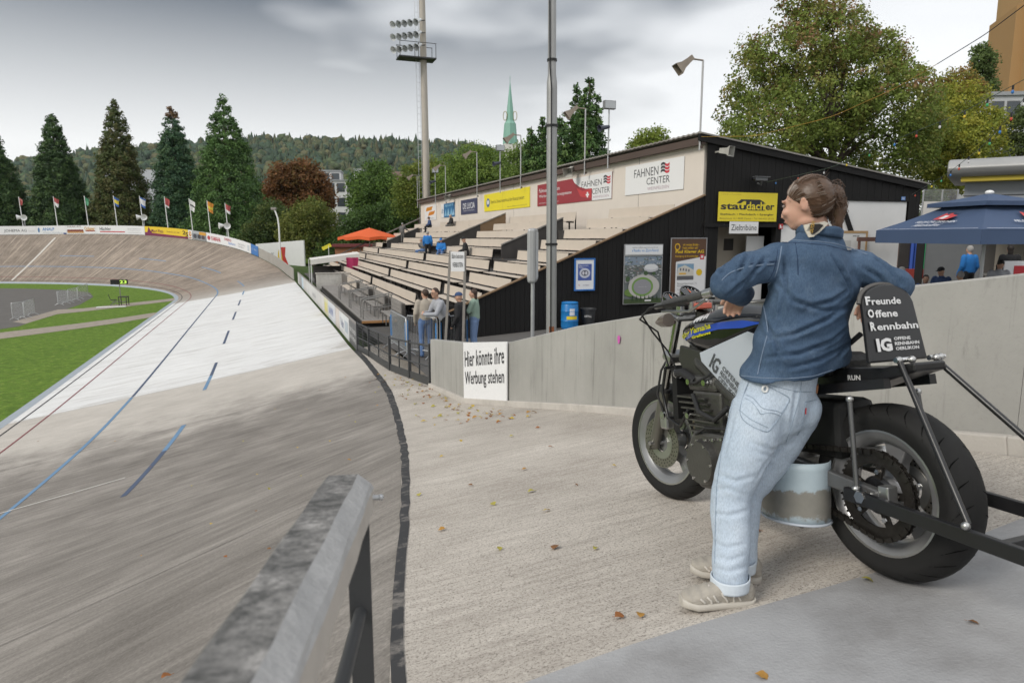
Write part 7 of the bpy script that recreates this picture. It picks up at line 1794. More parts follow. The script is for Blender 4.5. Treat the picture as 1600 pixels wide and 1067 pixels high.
MB().lathe([(0.02,-0.014),(0.058,-0.014),(0.066,0.0),(0.058,0.012),(0.02,0.012)],32,Matrix.Translation((0.05,0.092,0.308)) @ Matrix.Rotation(-PI / 2,4,'X'),closed=True).build('sprocket_carrier',K_BLACK,bike,smooth=40)
for k in range(5):
    a = 2 * PI * k / 5 + 0.5;c = V((0.05 + 0.085 * math.cos(a),0.100,0.308 + 0.085 * math.sin(a)))
    MB().tube([c,c + V((0,0.012,0))],0.009,6).build('sprocket_bolt',K_CHROME,bike)
fr = V((0.66,0.102,0.37));rc = V((0.05,0.102,0.308));pts = []
for k in range(25):a = PI / 2 + 0.05 + (PI - 0.1) * k / 24;pts.append(rc + V((0.150 * math.cos(a),0,0.150 * math.sin(a))))
for k in range(9):a = -PI / 2 + PI * k / 8;pts.append(fr + V((0.045 * math.cos(a),0,0.045 * math.sin(a))))
path = []
for i in range(len(pts)):
    a,b = pts[i],pts[(i + 1) % len(pts)];m = max(1,int((b - a).length / 0.016))
    for j in range(m):path.append(a.lerp(b,j / m))
ch = MB()
for i in range(0,len(path) - 1):
    a,b = path[i],path[i + 1];d = (b - a).normalized()
    for yy in ((-0.011,0.011) if i % 2 else (-0.007,0.007)):ch.bar(a - d * 0.004 + V((0,yy,0)),b + d * 0.004 + V((0,yy,0)),0.003,0.0155 if i % 2 else 0.0125,(0,0,1) if abs(d.z) < 0.9 else (1,0,0))
o = ch.build('chain',K_CHAIN,bike);o['kind'] = 'stuff'
MB().box(0.16,0.25,-0.11,-0.05,0.36,0.44).build('rear_caliper',K_ALU,bike,bev=0.012)
MB().tube([(0.13,-0.02,0.42),(0.13,0.05,0.42)],0.035,18).build('caliper_piston',K_ALU,bike,smooth=40)
# swingarm, axle
for sgn in (1,-1):
    mb = MB();y0 = 0.135 * sgn
    P = [(0.66,0.40,0.055),(0.35,0.362,0.062),(0.10,0.328,0.055),(-0.02,0.318,0.04)]
    for x,z,h in P:
        for dy,dz in ((-0.016,-1),(0.016,-1),(0.016,1),(-0.016,1)):mb.v.append((x,y0 + dy,z + dz * h / 2))
    for q in range(3):
        for j in range(4):mb.f.append((q*4+j,q*4+(j+1) % 4,q*4+4+(j+1) % 4,q*4+4+j));mb.m.append(0)
    mb.f += [(3,2,1,0),(12,13,14,15)];mb.m += [0,0]
    mb.build('swingarm',mat('grey_swingarm',(0.19,0.19,0.19),0.4,metal=0.7,var=0.1),bike,bev=0.006)
MB().tube([(0.03,-0.19,0.318),(0.03,0.19,0.318)],0.012,12).build('axle',K_CHROME,bike,smooth=40)
for y in (0.165,0.185):MB().tube([(0.03,y,0.318),(0.03,y + 0.015,0.318)],0.021,6).build('axle_nut',K_CHROME,bike)
MB().box(-0.05,-0.01,0.115,0.16,0.29,0.36).build('chain_adjuster',K_ALU,bike,bev=0.004)
# main frame, tail, engine
for sgn in (1,-1):
    MB().tube([(1.13,0.04 * sgn,0.90),(0.98,0.12 * sgn,0.74),(0.72,0.14 * sgn,0.60),(0.60,0.13 * sgn,0.42)],0.028,10).build('frame_spar',K_OLIVE,bike,smooth=60)
    mb = MB();y = 0.125 * sgn
    mb.prism([(1.12,0.83),(0.95,0.80),(0.80,0.64),(0.72,0.52),(0.80,0.50),(1.05,0.63),(1.14,0.76)],0.02,Matrix(((1,0,0,0),(0,0,1,y - 0.01),(0,1,0,0),(0,0,0,1))));mb.build('frame_plate',K_OLIVE,bike,bev=0.006)
    MB().bar((0.62,0.115 * sgn,0.66),(0.30,0.115 * sgn,0.655),0.03,0.03).bar((0.30,0.115 * sgn,0.655),(-0.02,0.105 * sgn,0.695),0.03,0.035).build('subframe',K_BLACK,bike)
MB().box(0.80,1.02,-0.15,0.15,0.42,0.62).build('cylinder_block',K_ENG,bike,bev=0.015)
for k in range(7):
    c = V((0.93 + 0.028 * k * 0.55,0,0.43 + 0.026 * k));MB().box(c.x - 0.13,c.x + 0.09,-0.172,0.172,c.z - 0.004,c.z + 0.004).build('cooling_fin',K_ENG,bike)
MB().box(0.82,1.04,-0.16,0.16,0.615,0.69).build('cylinder_head',K_ENG,bike,bev=0.02)
MB().prism([(0.58,0.20),(0.95,0.17),(1.04,0.25),(1.04,0.36),(0.98,0.44),(0.62,0.44),(0.55,0.34)],0.36,Matrix(((1,0,0,0),(0,0,1,-0.18),(0,1,0,0),(0,0,0,1)))).build('crankcase',K_ENG,bike,bev=0.02)
MB().tube([(0.90,0.18,0.30),(0.90,0.215,0.30)],[0.105,0.095],28).build('clutch_cover',K_ENG,bike,smooth=40)
for k in range(6):
    a = 2 * PI * k / 6;c = V((0.90 + 0.088 * math.cos(a),0.212,0.30 + 0.088 * math.sin(a)));MB().tube([c,c + V((0,0.008,0))],0.007,6).build('cover_bolt',K_CHROME,bike)
for x,z in ((1.0,0.66),(0.88,0.66),(1.02,0.5)):MB().tube([(x,0.165,z),(x,0.185,z)],0.014,8).build('head_bolt',K_CHROME,bike)
MB().tube([(1.05,0.06,0.55),(1.12,0.06,0.46),(1.08,0.06,0.22),(0.9,0.08,0.13),(0.4,0.10,0.13)],0.022,12).build('exhaust_pipe',mat('heat_stained_exhaust',(0.30,0.25,0.21),0.3,metal=0.9,var=0.3,scale=8),bike,smooth=60)
for k in range(5):MB().tube([(0.70 + 0.06 * k,0.185,0.43 - 0.01 * k),(0.70 + 0.06 * k,0.196,0.43 - 0.01 * k)],0.008,6).build('case_bolt',K_CHROME,bike)
MB().tube([(0.62,0.19,0.34),(0.62,0.215,0.34)],0.065,24).build('sprocket_cover',K_ENG,bike,smooth=40)
MB().tube([(0.98,0.17,0.60),(0.90,0.20,0.53),(0.80,0.19,0.50),(0.74,0.16,0.56)],0.012,8).tube([(1.02,0.16,0.65),(0.93,0.185,0.66),(0.84,0.17,0.70)],0.007,8).tube([(0.96,0.18,0.42),(0.86,0.2,0.46),(0.7,0.19,0.47),(0.6,0.15,0.52)],0.006,8).build('engine_hose',K_HOSE,bike,smooth=60)
MB().tube([(0.90,0.05,0.70),(0.80,0.09,0.74),(0.70,0.09,0.74)],0.03,14).build('carburettor',K_ALU,bike,smooth=50)
# radiator with guard
MB().box(1.14,1.18,-0.15,0.15,0.47,0.72).build('radiator',mat('radiator_black',(0.008,0.008,0.008),0.7),bike)
for k in range(9):MB().box(1.182,1.187,-0.145,0.145,0.49 + 0.025 * k,0.494 + 0.025 * k).build('radiator_fin',K_BLACK,bike)
gpts = [(1.20,0.17,0.72),(1.24,0.17,0.60),(1.20,0.17,0.47),(1.10,0.17,0.44),(1.02,0.17,0.53)]
MB().tube(gpts,0.008,8).tube([(x,-y,z) for x,y,z in gpts],0.008,8).tube([(1.20,-0.17,0.72),(1.20,0.17,0.72)],0.008,8).tube([(1.20,-0.17,0.47),(1.20,0.17,0.47)],0.008,8).build('radiator_guard',K_BLACK,bike,smooth=60)
MB().tube([(1.16,0.14,0.69),(1.08,0.15,0.70),(0.98,0.15,0.66)],0.022,12).build('coolant_hose',K_HOSE,bike,smooth=60);MB().tube([(1.145,0.14,0.691),(1.135,0.141,0.693)],0.025,12).build('hose_clip',K_CHROME,bike)
# fork, triple clamps, caliper
fa,ft = V((WB,0,0.310)),V((1.155,0,0.985))
fd_ = (ft - fa).normalized();off = V((0.03,0,0.0))
for sgn in (1,-1):
    y = V((0,0.098 * sgn,0));a = fa + y + V((0.02,0,-0.02))
    MB().tube([a,a + fd_ * 0.33],[0.029,0.027],16).build('fork_leg',K_FORK,bike,smooth=40)
    MB().tube([a + fd_ * 0.32,a + fd_ * 0.74],0.0205,16).build('fork_tube',mat('hard_chrome',(0.5,0.5,0.48),0.2,metal=1.0),bike,smooth=40)
    MB().tube([a + fd_ * 0.325,a + fd_ * 0.345],0.030,16).build('fork_seal',K_HOSE,bike)
    MB().tube([a - fd_ * 0.035 + V((0.0,-0.03 * sgn,0.03)),a - fd_ * 0.03 + V((0,0.035 * sgn,0.03))],0.02,12).build('axle_clamp',K_FORK,bike,smooth=40)
    c = a + fd_ * 0.15 + V((-0.075,0,0.02))
    MB().box(c.x - 0.025,c.x + 0.04,c.y - 0.03,c.y + 0.022,c.z - 0.055,c.z + 0.04).build('brake_caliper',K_ALU,bike,bev=0.014)
    MB().tube([c + V((0,0.02 * sgn,0.02)),c + V((0,0.03 * sgn,0.02))],0.02,14).build('caliper_cap',K_CHROME,bike,smooth=40)
    MB().tube([c + V((0.0,0.02 * sgn,0.04)),c + V((0.03,0.03 * sgn,0.13)),c + V((0.0,0.02 * sgn,0.25)),(1.24,0.08 * sgn,0.83)],0.006,8).build('brake_hose',K_HOSE,bike,smooth=60)
MB().tube([fa + V((0,-0.14,0)),fa + V((0,0.14,0))],0.012,12).build('front_axle',K_CHROME,bike,smooth=40)
for f,h in ((0.52,0.05),(0.735,0.03)):
    c = fa + V((0.02,0,-0.02)) + fd_ * f
    mb = MB().bar(c + V((0,-0.13,0)) - fd_ * 0.0,c + V((0,0.13,0)),0.075,h,fd_);mb.build('triple_clamp',K_ALU,bike,bev=0.012)
MB().tube([fa + V((-0.03,0,-0.02)) + fd_ * 0.5,fa + V((-0.03,0,-0.02)) + fd_ * 0.76],0.028,14).build('steering_head',K_OLIVE,bike,smooth=40)
ct = fa + V((0.02,0,-0.02)) + fd_ * 0.77
for sgn in (1,-1):
    MB().tube([ct + V((0,0.098 * sgn,-0.02)),ct + V((-0.008,0.098 * sgn,0.02))],0.023,14).build('fork_cap',K_CHROME,bike,smooth=40)
    MB().tube([ct + V((-0.03,0.05 * sgn,-0.01)),ct + V((-0.04,0.05 * sgn,0.045))],0.018,12).build('bar_riser',K_ALU,bike,smooth=40)
    # long swept-back handlebar with grip, lever and cables
    hb = [(1.13,0.0,1.035),(1.13,0.10 * sgn,1.035),(1.12,0.20 * sgn,1.025),(1.09,0.275 * sgn,1.020),(1.02,0.30 * sgn,1.022),(0.62,0.275 * sgn,1.058)]
    MB().tube(hb,0.0125,12).build('handlebar',mat('grey_bar',(0.12,0.12,0.115),0.4,metal=0.5),bike,smooth=60)
    MB().tube([V(hb[4]).lerp(V(hb[5]),0.1),V(hb[4]).lerp(V(hb[5]),0.78)],[0.019,0.017],14).build('grip_sleeve',mat('grey_rubber_sleeve',(0.055,0.055,0.054),0.6),bike,smooth=60)
    MB().ball(hb[5],(0.022,0.02,0.02),12,8).build('bar_end',K_CHROME,bike,smooth=80)
    MB().tube([V(hb[4]).lerp(V(hb[5]),0.80),V(hb[4]).lerp(V(hb[5]),0.93)],0.021,12).build('lever_clamp',K_ALU,bike,smooth=50)
    MB().tube([(1.05,0.27 * sgn,0.995),(0.86,0.25 * sgn,0.985),(0.72,0.26 * sgn,1.03)],0.006,8).build('brake_lever',K_ALU,bike,smooth=60)
    for q in range(2):
        MB().tube([(0.80,(0.29 + 0.01 * q) * sgn,1.035),(1.05,(0.325 + 0.012 * q) * sgn,1.015),(1.15,(0.32 + 0.012 * q) * sgn,0.985 - 0.02 * q),(1.19,(0.24 - 0.03 * q) * sgn,0.90),(1.20,0.15 * sgn,0.80 - 0.08 * q),(1.16,0.11 * sgn,0.66)],0.0045,8).build('cable',K_HOSE,bike,smooth=60)
    # brake reservoir cone under the bar
    MB().tube([(1.15,0.17 * sgn,0.955),(1.21,0.17 * sgn,0.95),(1.26,0.17 * sgn,0.946)],[0.034,0.028,0.008],14).build('indicator',mat('smoky_lens',(0.11,0.09,0.075),0.25),bike,smooth=50)
for k,(y,r,x,z) in enumerate(((0.075,0.042,1.265,1.065),(-0.045,0.05,1.27,1.09))):
    Mg = Matrix.Translation((x,y,z)) @ Matrix.Rotation(R(-38),4,'Y')
    g = MB().lathe([(0.02,-0.05),(r * 0.85,-0.045),(r * 1.05,-0.01),(r * 1.1,0.0),(r * 1.1,0.012),(r * 0.98,0.012),(r * 0.96,0.004),(0,0.004)],28,Mg).build('gauge',K_GLOSS,bike,smooth=40)
    for q in range(11):
        a = R(-220 + 260 * q / 10);MB().add([Mg @ V((r * f * math.cos(a + e),r * f * math.sin(a + e),0.006)) for f,e in ((0.72,-0.03),(0.9,-0.03),(0.9,0.03),(0.72,0.03))],[(0,1,2,3)]).build('dial_mark',ink((0.6,0.6,0.6)),g)
    MB().add([Mg @ V(x_) for x_ in ((-0.004,-0.004,0.007),(r * 0.75,0.0,0.007),(-0.004,0.004,0.007))],[(0,1,2)]).build('needle',ink((0.6,0.12,0.03)),g)
MB().box(1.17,1.24,-0.13,0.13,1.0,1.04).build('dash_bracket',K_BLACK,bike,bev=0.008)
# tank
def tk(x):
    """half width, bottom, top of the tank at x"""
    return (interp(x,[(0.52,0.085),(0.60,0.118),(0.80,0.142),(1.0,0.142),(1.12,0.115),(1.175,0.06)]),
            interp(x,[(0.52,0.90),(0.60,0.862),(0.80,0.775),(0.90,0.765),(1.05,0.80),(1.175,0.86)]),
            interp(x,[(0.52,0.955),(0.60,0.985),(0.72,1.005),(0.85,1.005),(1.0,0.975),(1.12,0.935),(1.175,0.90)]))
def tk_y(x,z,e=2.8):
    hw,b,t = tk(x);q = min(0.999,abs((z - (b + t) / 2) / ((t - b) / 2)));return hw * (1 - q ** e) ** (1 / e)
xs = [0.52 + 0.655 * k / 26 for k in range(27)];vs = [];n = 28
for x in xs:
    hw,b,t = tk(x);zc,hh = (b + t) / 2,(t - b) / 2
    for j in range(n):
        a = 2 * PI * j / n;c,s = math.cos(a),math.sin(a)
        vs.append((x,hw * math.copysign(abs(c) ** (2 / 2.8),c),zc + hh * math.copysign(abs(s) ** (2 / 2.8),s)))
mb = MB();fs = [(i*n+j,i*n+(j+1) % n,(i+1)*n+(j+1) % n,(i+1)*n+j) for i in range(26) for j in range(n)]
for f in fs:
    zc = sum(vs[q][2] for q in f) / 4;xx = vs[f[0]][0];hw,b,t = tk(xx)
    mb.f.append(f);mb.m.append(1 if zc > lerp(b,t,0.78) else 0)
mb.v = vs;mb.f += [tuple(range(n)),tuple(26 * n + j for j in range(n - 1,-1,-1))];mb.m += [0,0]
tank = mb.build('fuel_tank',[K_GLOSS,K_TANKT],bike,smooth=50)
def on_tank(x,z,d=0.003):return V((x,tk_y(x,z) + d,z))
def zs(x):return interp(x,[(0.56,0.918),(0.80,0.915),(1.0,0.885),(1.15,0.852)])
for sg in (1,-1):
    mb = MB();k_ = 24;vs = []
    for k in range(k_ + 1):
        x = lerp(1.145,0.565,k / k_);w_ = lerp(0.026,0.034,k / k_) * (1 if k < 20 else (k_ - k) / 4 * 0.9 + 0.1)
        for dz in (-w_ / 2,w_ / 2):p = on_tank(x,zs(x) + dz);vs.append((p.x,p.y * sg,p.z))
    mb.add(vs,[(2*k,2*k+1,2*k+3,2*k+2) if sg < 0 else (2*k,2*k+2,2*k+3,2*k+1) for k in range(k_)]);mb.build('blue_stripe',mat('blue_tank_stripe',(0.02,0.07,0.42),0.25,var=0.05,coat=0.4),tank)
def tank_text(txt,x0,x1,dz0,dz1,col,bold,base=zs,d=0.005,nm='lettering'):
    vs,fs = text_geo(txt,bold)
    mb = MB();mb.add([on_tank(lerp(x0,x1,a),base(lerp(x0,x1,a)) + lerp(dz0,dz1,b),d) for a,b in vs],fs);mb.build(nm,ink(col),tank)
tank_text('küng Yamaha',1.125,0.855,-0.010,0.026,(0.62,0.60,0.02),0.03)
tank_text('Greifensee',1.0,0.855,-0.026,-0.012,(0.62,0.60,0.02),0.03,d=0.006)
tank_text('YAMAHA',1.04,0.90,0.048,0.078,(0.62,0.62,0.62),0.02)
MB().tube([(0.88,0,1.0),(0.88,0,1.018)],0.04,20).build('filler_cap',K_ALU,tank,smooth=40)
MB().box(1.07,1.14,-0.03,0.05,1.0,1.03).build('ignition_block',mat('red_white_block',(0.5,0.12,0.08),0.4),bike,bev=0.006)
# side panel, seat, tail, plate
pp = [(0.935,0.795),(0.60,0.885),(0.50,0.86),(0.50,0.70),(0.62,0.585),(0.70,0.60),(0.925,0.755)]
Mp = Matrix(((1,0,0,0),(0,0,1,0.150),(0,1,0,0),(0,0,0,1)))
sp_ = MB().prism(pp,0.006,Mp).build('side_panel',K_PANEL,bike,bev=0.003)
MP2 = frame_M(V((0.865,0.158,0.735)),V((-0.80,0,-0.60)) ,V((-0.60,0,0.80)))
prints(sp_,[('t','IG',0.0,0.42,0.0,1.0,(0.07,0.075,0.08),0.02),('t','OFFENE',0.58,1.5,0.62,0.92,(0.07,0.075,0.08),0.01),('t','RENNBAHN',0.58,1.8,0.26,0.56,(0.07,0.075,0.08),0.01),('t','OERLIKON',0.58,1.7,-0.10,0.20,(0.07,0.075,0.08),0.01)],0.14,0.075,MP2)
MB().tube([(0.86,0.150,0.66),(0.86,0.160,0.66)],0.016,12).build('panel_tab',K_ALU,bike)
prints(bike,[('t','küng Yamaha',0,1,0,1,(0.62,0.62,0.62),0.02)],0.20,0.03,frame_M(V((0.93,0.137,0.625)),V((-0.78,0,-0.62)),V((-0.62,0,0.78))))
MB().box(0.22,0.56,-0.11,0.11,0.70,0.79).build('seat',mat('black_vinyl',(0.014,0.014,0.014),0.5,bump=0.2),bike,bev=0.03)
MB().prism([(0.34,0.64),(0.30,0.735),(0.02,0.745),(-0.11,0.765),(-0.11,0.735),(0.0,0.70),(0.10,0.665)],0.14,Matrix(((1,0,0,0),(0,0,1,-0.055),(0,1,0,0),(0,0,0,1)))).build('tail_box',K_BLACK,bike,bev=0.008)
prints(bike,[('t','RUN',0,1,0,1,(0.6,0.6,0.6),0.02)],0.055,0.018,frame_M(V((0.155,0.088,0.697)),V((-1,0,0.04)),V((0.04,0,1))))
MB().tube([(0.18,0.08,0.74),(0.16,0.08,0.82),(0.10,0.08,0.86)],0.010,8).build('seat_strut',K_BLACK,bike,smooth=60)
PLM = Matrix.Translation((0.02,0.018,0.762)) @ Matrix.Rotation(R(9),4,'Y')
plp = [(-0.132,0.0),(0.132,0.0),(0.116,0.20)] + [(0.112 * math.cos(a),0.205 + 0.062 * math.sin(a)) for a in [PI * k / 14 for k in range(1,14)]] + [(-0.116,0.20)]
Mpl = PLM @ Matrix(((0,0,-1,0),(-1,0,0,0),(0,1,0,0),(0,0,0,1)))      # plate x -> bike -y, plate y -> up, normal -> rearwards
plate = MB().prism(plp,0.018,Mpl).build('back_plate',K_BLACK,bike,bev=0.005);plate['label'] = 'upright black plate with white lettering behind the seat'
MB().tube([Mpl @ V((x * 1.0,y + 0.004,0.0)) for x,y in plp[2:]],0.008,8).build('plate_edging',mat('worn_rubber_edging',(0.09,0.085,0.08),0.6),plate,smooth=60)
WHT = (0.62,0.62,0.62)
prints(plate,[('t','F',0.09,0.175,0.685,0.79,WHT,0.04),('t','reunde',0.19,0.70,0.685,0.77,WHT,0.025),('t','O',0.09,0.195,0.53,0.635,WHT,0.04),('t','ffene',0.21,0.60,0.53,0.62,WHT,0.025),('t','R',0.09,0.185,0.375,0.48,WHT,0.04),('t','ennbahn',0.20,0.92,0.375,0.46,WHT,0.025),('t','IG',0.14,0.40,0.12,0.28,WHT,0.05),('t','OFFENE',0.45,0.74,0.245,0.285,WHT,0.03),('t','RENNBAHN',0.45,0.88,0.185,0.225,WHT,0.03),('t','OERLIKON',0.45,0.86,0.125,0.165,WHT,0.03)],0.262,0.285,Mpl @ Matrix.Translation((-0.131,0.0,0.0185)))
# roller frame with tie rods
for sg in (1,-1):
    y = 0.185 * sg
    MB().bar((0.10,y,0.318),(-0.78,y,0.235),0.022,0.045).build('roller_bar',K_BLACK,bike,bev=0.003)
    MB().tube([(0.085,0.16 * sg,0.635),(0.06,0.175 * sg,0.345)],0.0085,10).build('tie_rod',mat('grey_rod',(0.13,0.13,0.13),0.35,metal=0.7),bike,smooth=60)
    for c in ((0.085,0.16 * sg,0.64),(0.06,0.18 * sg,0.338)):MB().ball(c,0.013,10,8).build('rod_end',K_ALU,bike,smooth=80)
    if sg > 0:MB().tube([(-0.06,0.09,0.765),(-0.335,0.185,0.315)],0.0095,10).build('tie_rod',K_BLACK,bike,smooth=60)
    else:MB().tube([(-0.07,-0.06,0.765),(-0.60,-0.16,0.25)],0.0095,10).build('tie_rod',K_BLACK,bike,smooth=60)
    for c in ((-0.06,0.095 * sg,0.772),(-0.335,0.195 * sg,0.31),(-0.075,0.055 * sg,0.772)):MB().ball(c,0.0125,10,8).build('rod_end',K_ALU,bike,smooth=80)
    MB().tube([(-0.06,0.11 * sg,0.772),(-0.06,0.04 * sg,0.772)],0.009,10).build('rod_pin',K_CHROME,bike,smooth=50)
MB().bar((-0.43,-0.19,0.268),(-0.43,0.19,0.268),0.03,0.04).build('cross_bar',K_BLACK,bike,bev=0.003)
MB().tube([(-0.75,-0.30,0.235),(-0.75,0.30,0.235)],0.04,20).build('roller',K_ALU,bike,smooth=40)
# curved foot guard
mb = MB();cx_,cy_ = 0.36,0.17;T_ = []
def cup(a,z):
    f = (z - 0.16) / 0.24;r = lerp(0.125,0.135,f);zt = 0.40 - 0.03 * math.cos(a)
    return (cx_ + r * 1.15 * math.cos(a),cy_ + r * 0.8 * math.sin(a),z)
aa = [R(-35) + R(255) * k / 28 for k in range(29)]
mb.grid(lambda a,z:cup(a,z),aa,[0.175 + 0.225 * k / 8 for k in range(9)])
def cup_mat():
    n = NT('worn_blue_grey_guard');v = n.coord('Object');z = n.node('ShaderNodeSeparateXYZ',{0:v}).outputs[2]
    band = n.math('MULTIPLY',n.ramp(n.math('ADD',z,n.math('MULTIPLY',n.noise(v,16,8,0.75),0.11)),[(0.0,0.0),(0.245,0.0),(0.258,1.0),(0.345,1.0),(0.352,0.0),(1.0,0.0)]),0.85)
    c = n.mix(n.noise(v,14,5),(0.30,0.37,0.41),(0.40,0.47,0.51));c = n.mix(band,c,n.mix(n.noise(v,30,5),(0.13,0.115,0.085),(0.22,0.19,0.15)))
    n.set(color=c,rough=0.45,spec=0.5);return n.m
cg = mb.build('foot_guard',cup_mat(),bike,smooth=60);so = cg.modifiers.new('s','SOLIDIFY');so.thickness = 0.004
MB().tube([cup(a,0.174) for a in aa],0.005,8).build('guard_rim',K_PANEL,bike,smooth=60)
MB().bar((0.45,0.12,0.19),(0.60,0.12,0.30),0.02,0.03).bar((0.36,0.06,0.19),(0.36,0.26,0.19),0.03,0.02).build('foot_rest',K_ALU,bike)
MB().box(0.20,0.62,-0.09,0.09,0.40,0.62).build('airbox',mat('black_plastic_box',(0.012,0.012,0.012),0.6),bike,bev=0.03)
MB().tube([(0.42,0.11,0.62),(0.40,0.12,0.50),(0.45,0.11,0.42)],0.009,8).tube([(0.50,0.12,0.64),(0.55,0.12,0.5),(0.5,0.12,0.40)],0.008,8).build('hose',K_HOSE,bike,smooth=60)
# ------------------------------------------------------------------ woman leaning on the motorcycle
from mathutils.bvhtree import BVHTree
foot = on_apron(1128,958);wo = V((foot.x,foot.y,foot.z))
woman = thing('person','woman in denim jacket and light blue jeans leaning on the motorcycle','person',wo)
Q = lambda u,v,y:at_y(u,v,y) - wo
def ringloft(mb,rings,n=28,side_ref=None):
    """rings: (centre, side vector, front vector, half width, half depth[, squareness]); closed loft"""
    vs = []
    for c,sd,fr,a,b,*e in rings:
        e = e[0] if e else 2.2
        for j in range(n):
            t = 2 * PI * j / n;cc,ss = math.cos(t),math.sin(t)
            vs.append(c + sd * (a * math.copysign(abs(cc) ** (2 / e),cc)) + fr * (b * math.copysign(abs(ss) ** (2 / e),ss)))
    k = len(rings)
    fs = [(i*n+j,i*n+(j+1) % n,(i+1)*n+(j+1) % n,(i+1)*n+j) for i in range(k-1) for j in range(n)] + [tuple(range(n-1,-1,-1)),tuple((k-1)*n + j for j in range(n))]
    return mb.add(vs,fs)
TURN = R(24)                                   # body turned to the left, away from the lens
sd0 = V((math.cos(TURN),-math.sin(TURN) * -1.0,0)).normalized()      # her right hand side
sd0 = V((math.cos(TURN),math.sin(TURN),0));fr0 = V((-math.sin(TURN),math.cos(TURN),0))
def tilt(v,deg):return (v + V((0,0,-math.tan(R(deg))))).normalized()
def disp(me,f):
    n = len(me.vertices);co = np.empty(n * 3,np.float32);me.vertices.foreach_get('co',co)
    no = [v.normal.copy() for v in me.vertices];co = co.reshape(-1,3)
    for i in range(n):
        p = V(co[i]);d = f(p,no[i]);co[i] = p + no[i] * d
    me.vertices.foreach_set('co',co.ravel());me.update()
def finish(me,m,name,smooth=True):
    me.materials.clear();me.materials.append(m)
    me.polygons.foreach_set('use_smooth',np.ones(len(me.polygons),bool))
    return link(name,me,woman)
S_ = lambda deg:tilt(sd0,deg)
def crease(me,lines,depth,w0=0.009):
    """press creases with raised banks into a cloth mesh along lines on its visible side"""
    bv = BVHTree.FromPolygons([v.co.copy() for v in me.vertices],[tuple(p.vertices) for p in me.polygons]);P = []
    for L in lines:
        k0 = len(P)
        for (u0,v0),(u1,v1) in zip(L,L[1:]):
            n = int(math.hypot(u1 - u0,v1 - v0) / 1.5)
            for k in range(n):
                h = bv.ray_cast(CAMP - wo,ray(lerp(u0,u1,k / n),lerp(v0,v1,k / n)).normalized())
                if h[0] is not None:P.append((h[0],0.0))
        m = len(P) - k0
        for k in range(k0,len(P)):P[k] = (P[k][0],math.sin(PI * (k - k0 + 1) / (m + 1)) ** 0.6)
    from mathutils.kdtree import KDTree
    kd = KDTree(len(P))
    for i,(p,_) in enumerate(P):kd.insert(p,i)
    kd.balance()
    def f(p,n):
        q,i,d = kd.find(p)
        if d > 0.06:return 0.0
        return depth * P[i][1] * (-1.1 * math.exp(-(d / w0) ** 2) + 0.75 * math.exp(-((d - 2.1 * w0) / (1.5 * w0)) ** 2))
    disp(me,f)
# --- joints
eL,wL,hL = Q(1136,440,2.36),Q(1160,462,2.58),Q(1152,470,2.66)
sL,sR = Q(1208,408,2.40),Q(1352,420,2.46)
eR,wR,hR = Q(1404,447,2.43),Q(1372,470,2.66),Q(1362,476,2.72)
hipL,hipR = Q(1188,640,2.38),Q(1238,640,2.46)
kL,kR = Q(1142,775,2.33),Q(1164,770,2.45)
aL,aR = Q(1141,912,2.235),Q(1155,905,2.36)
# --- jacket
jk = MB()
ringloft(jk,[(Q(1240,578,2.43),S_(-7),fr0,0.208,0.128,2.4),(Q(1247,552,2.43),S_(-3),fr0,0.196,0.124,2.3),(Q(1256,520,2.43),S_(5),fr0,0.180,0.116),(Q(1264,480,2.43),S_(6),fr0,0.175,0.114),(Q(1272,440,2.44),S_(8),fr0,0.174,0.112),(Q(1277,412,2.44),S_(9),fr0,0.172,0.102),(Q(1280,394,2.44),S_(9),fr0,0.142,0.082),(Q(1282,378,2.44),S_(9),fr0,0.098,0.068),(Q(1280,366,2.44),S_(8),fr0,0.078,0.068)])
capsule(jk,[sL + V((0.06,0.02,-0.01)),sL,sL.lerp(eL,0.5) + V((0,0,0.008)),eL],[0.066,0.064,0.058,0.058],16)
capsule(jk,[eL,eL.lerp(wL,0.5),wL],[0.058,0.052,0.043],16)
capsule(jk,[sR + V((-0.05,0,0.01)),sR,sR.lerp(eR,0.5),eR],[0.066,0.063,0.056,0.054],16)
capsule(jk,[eR,eR.lerp(wR,0.5),wR],[0.054,0.050,0.042],16)
me = remeshed(jk,0.0075,5)
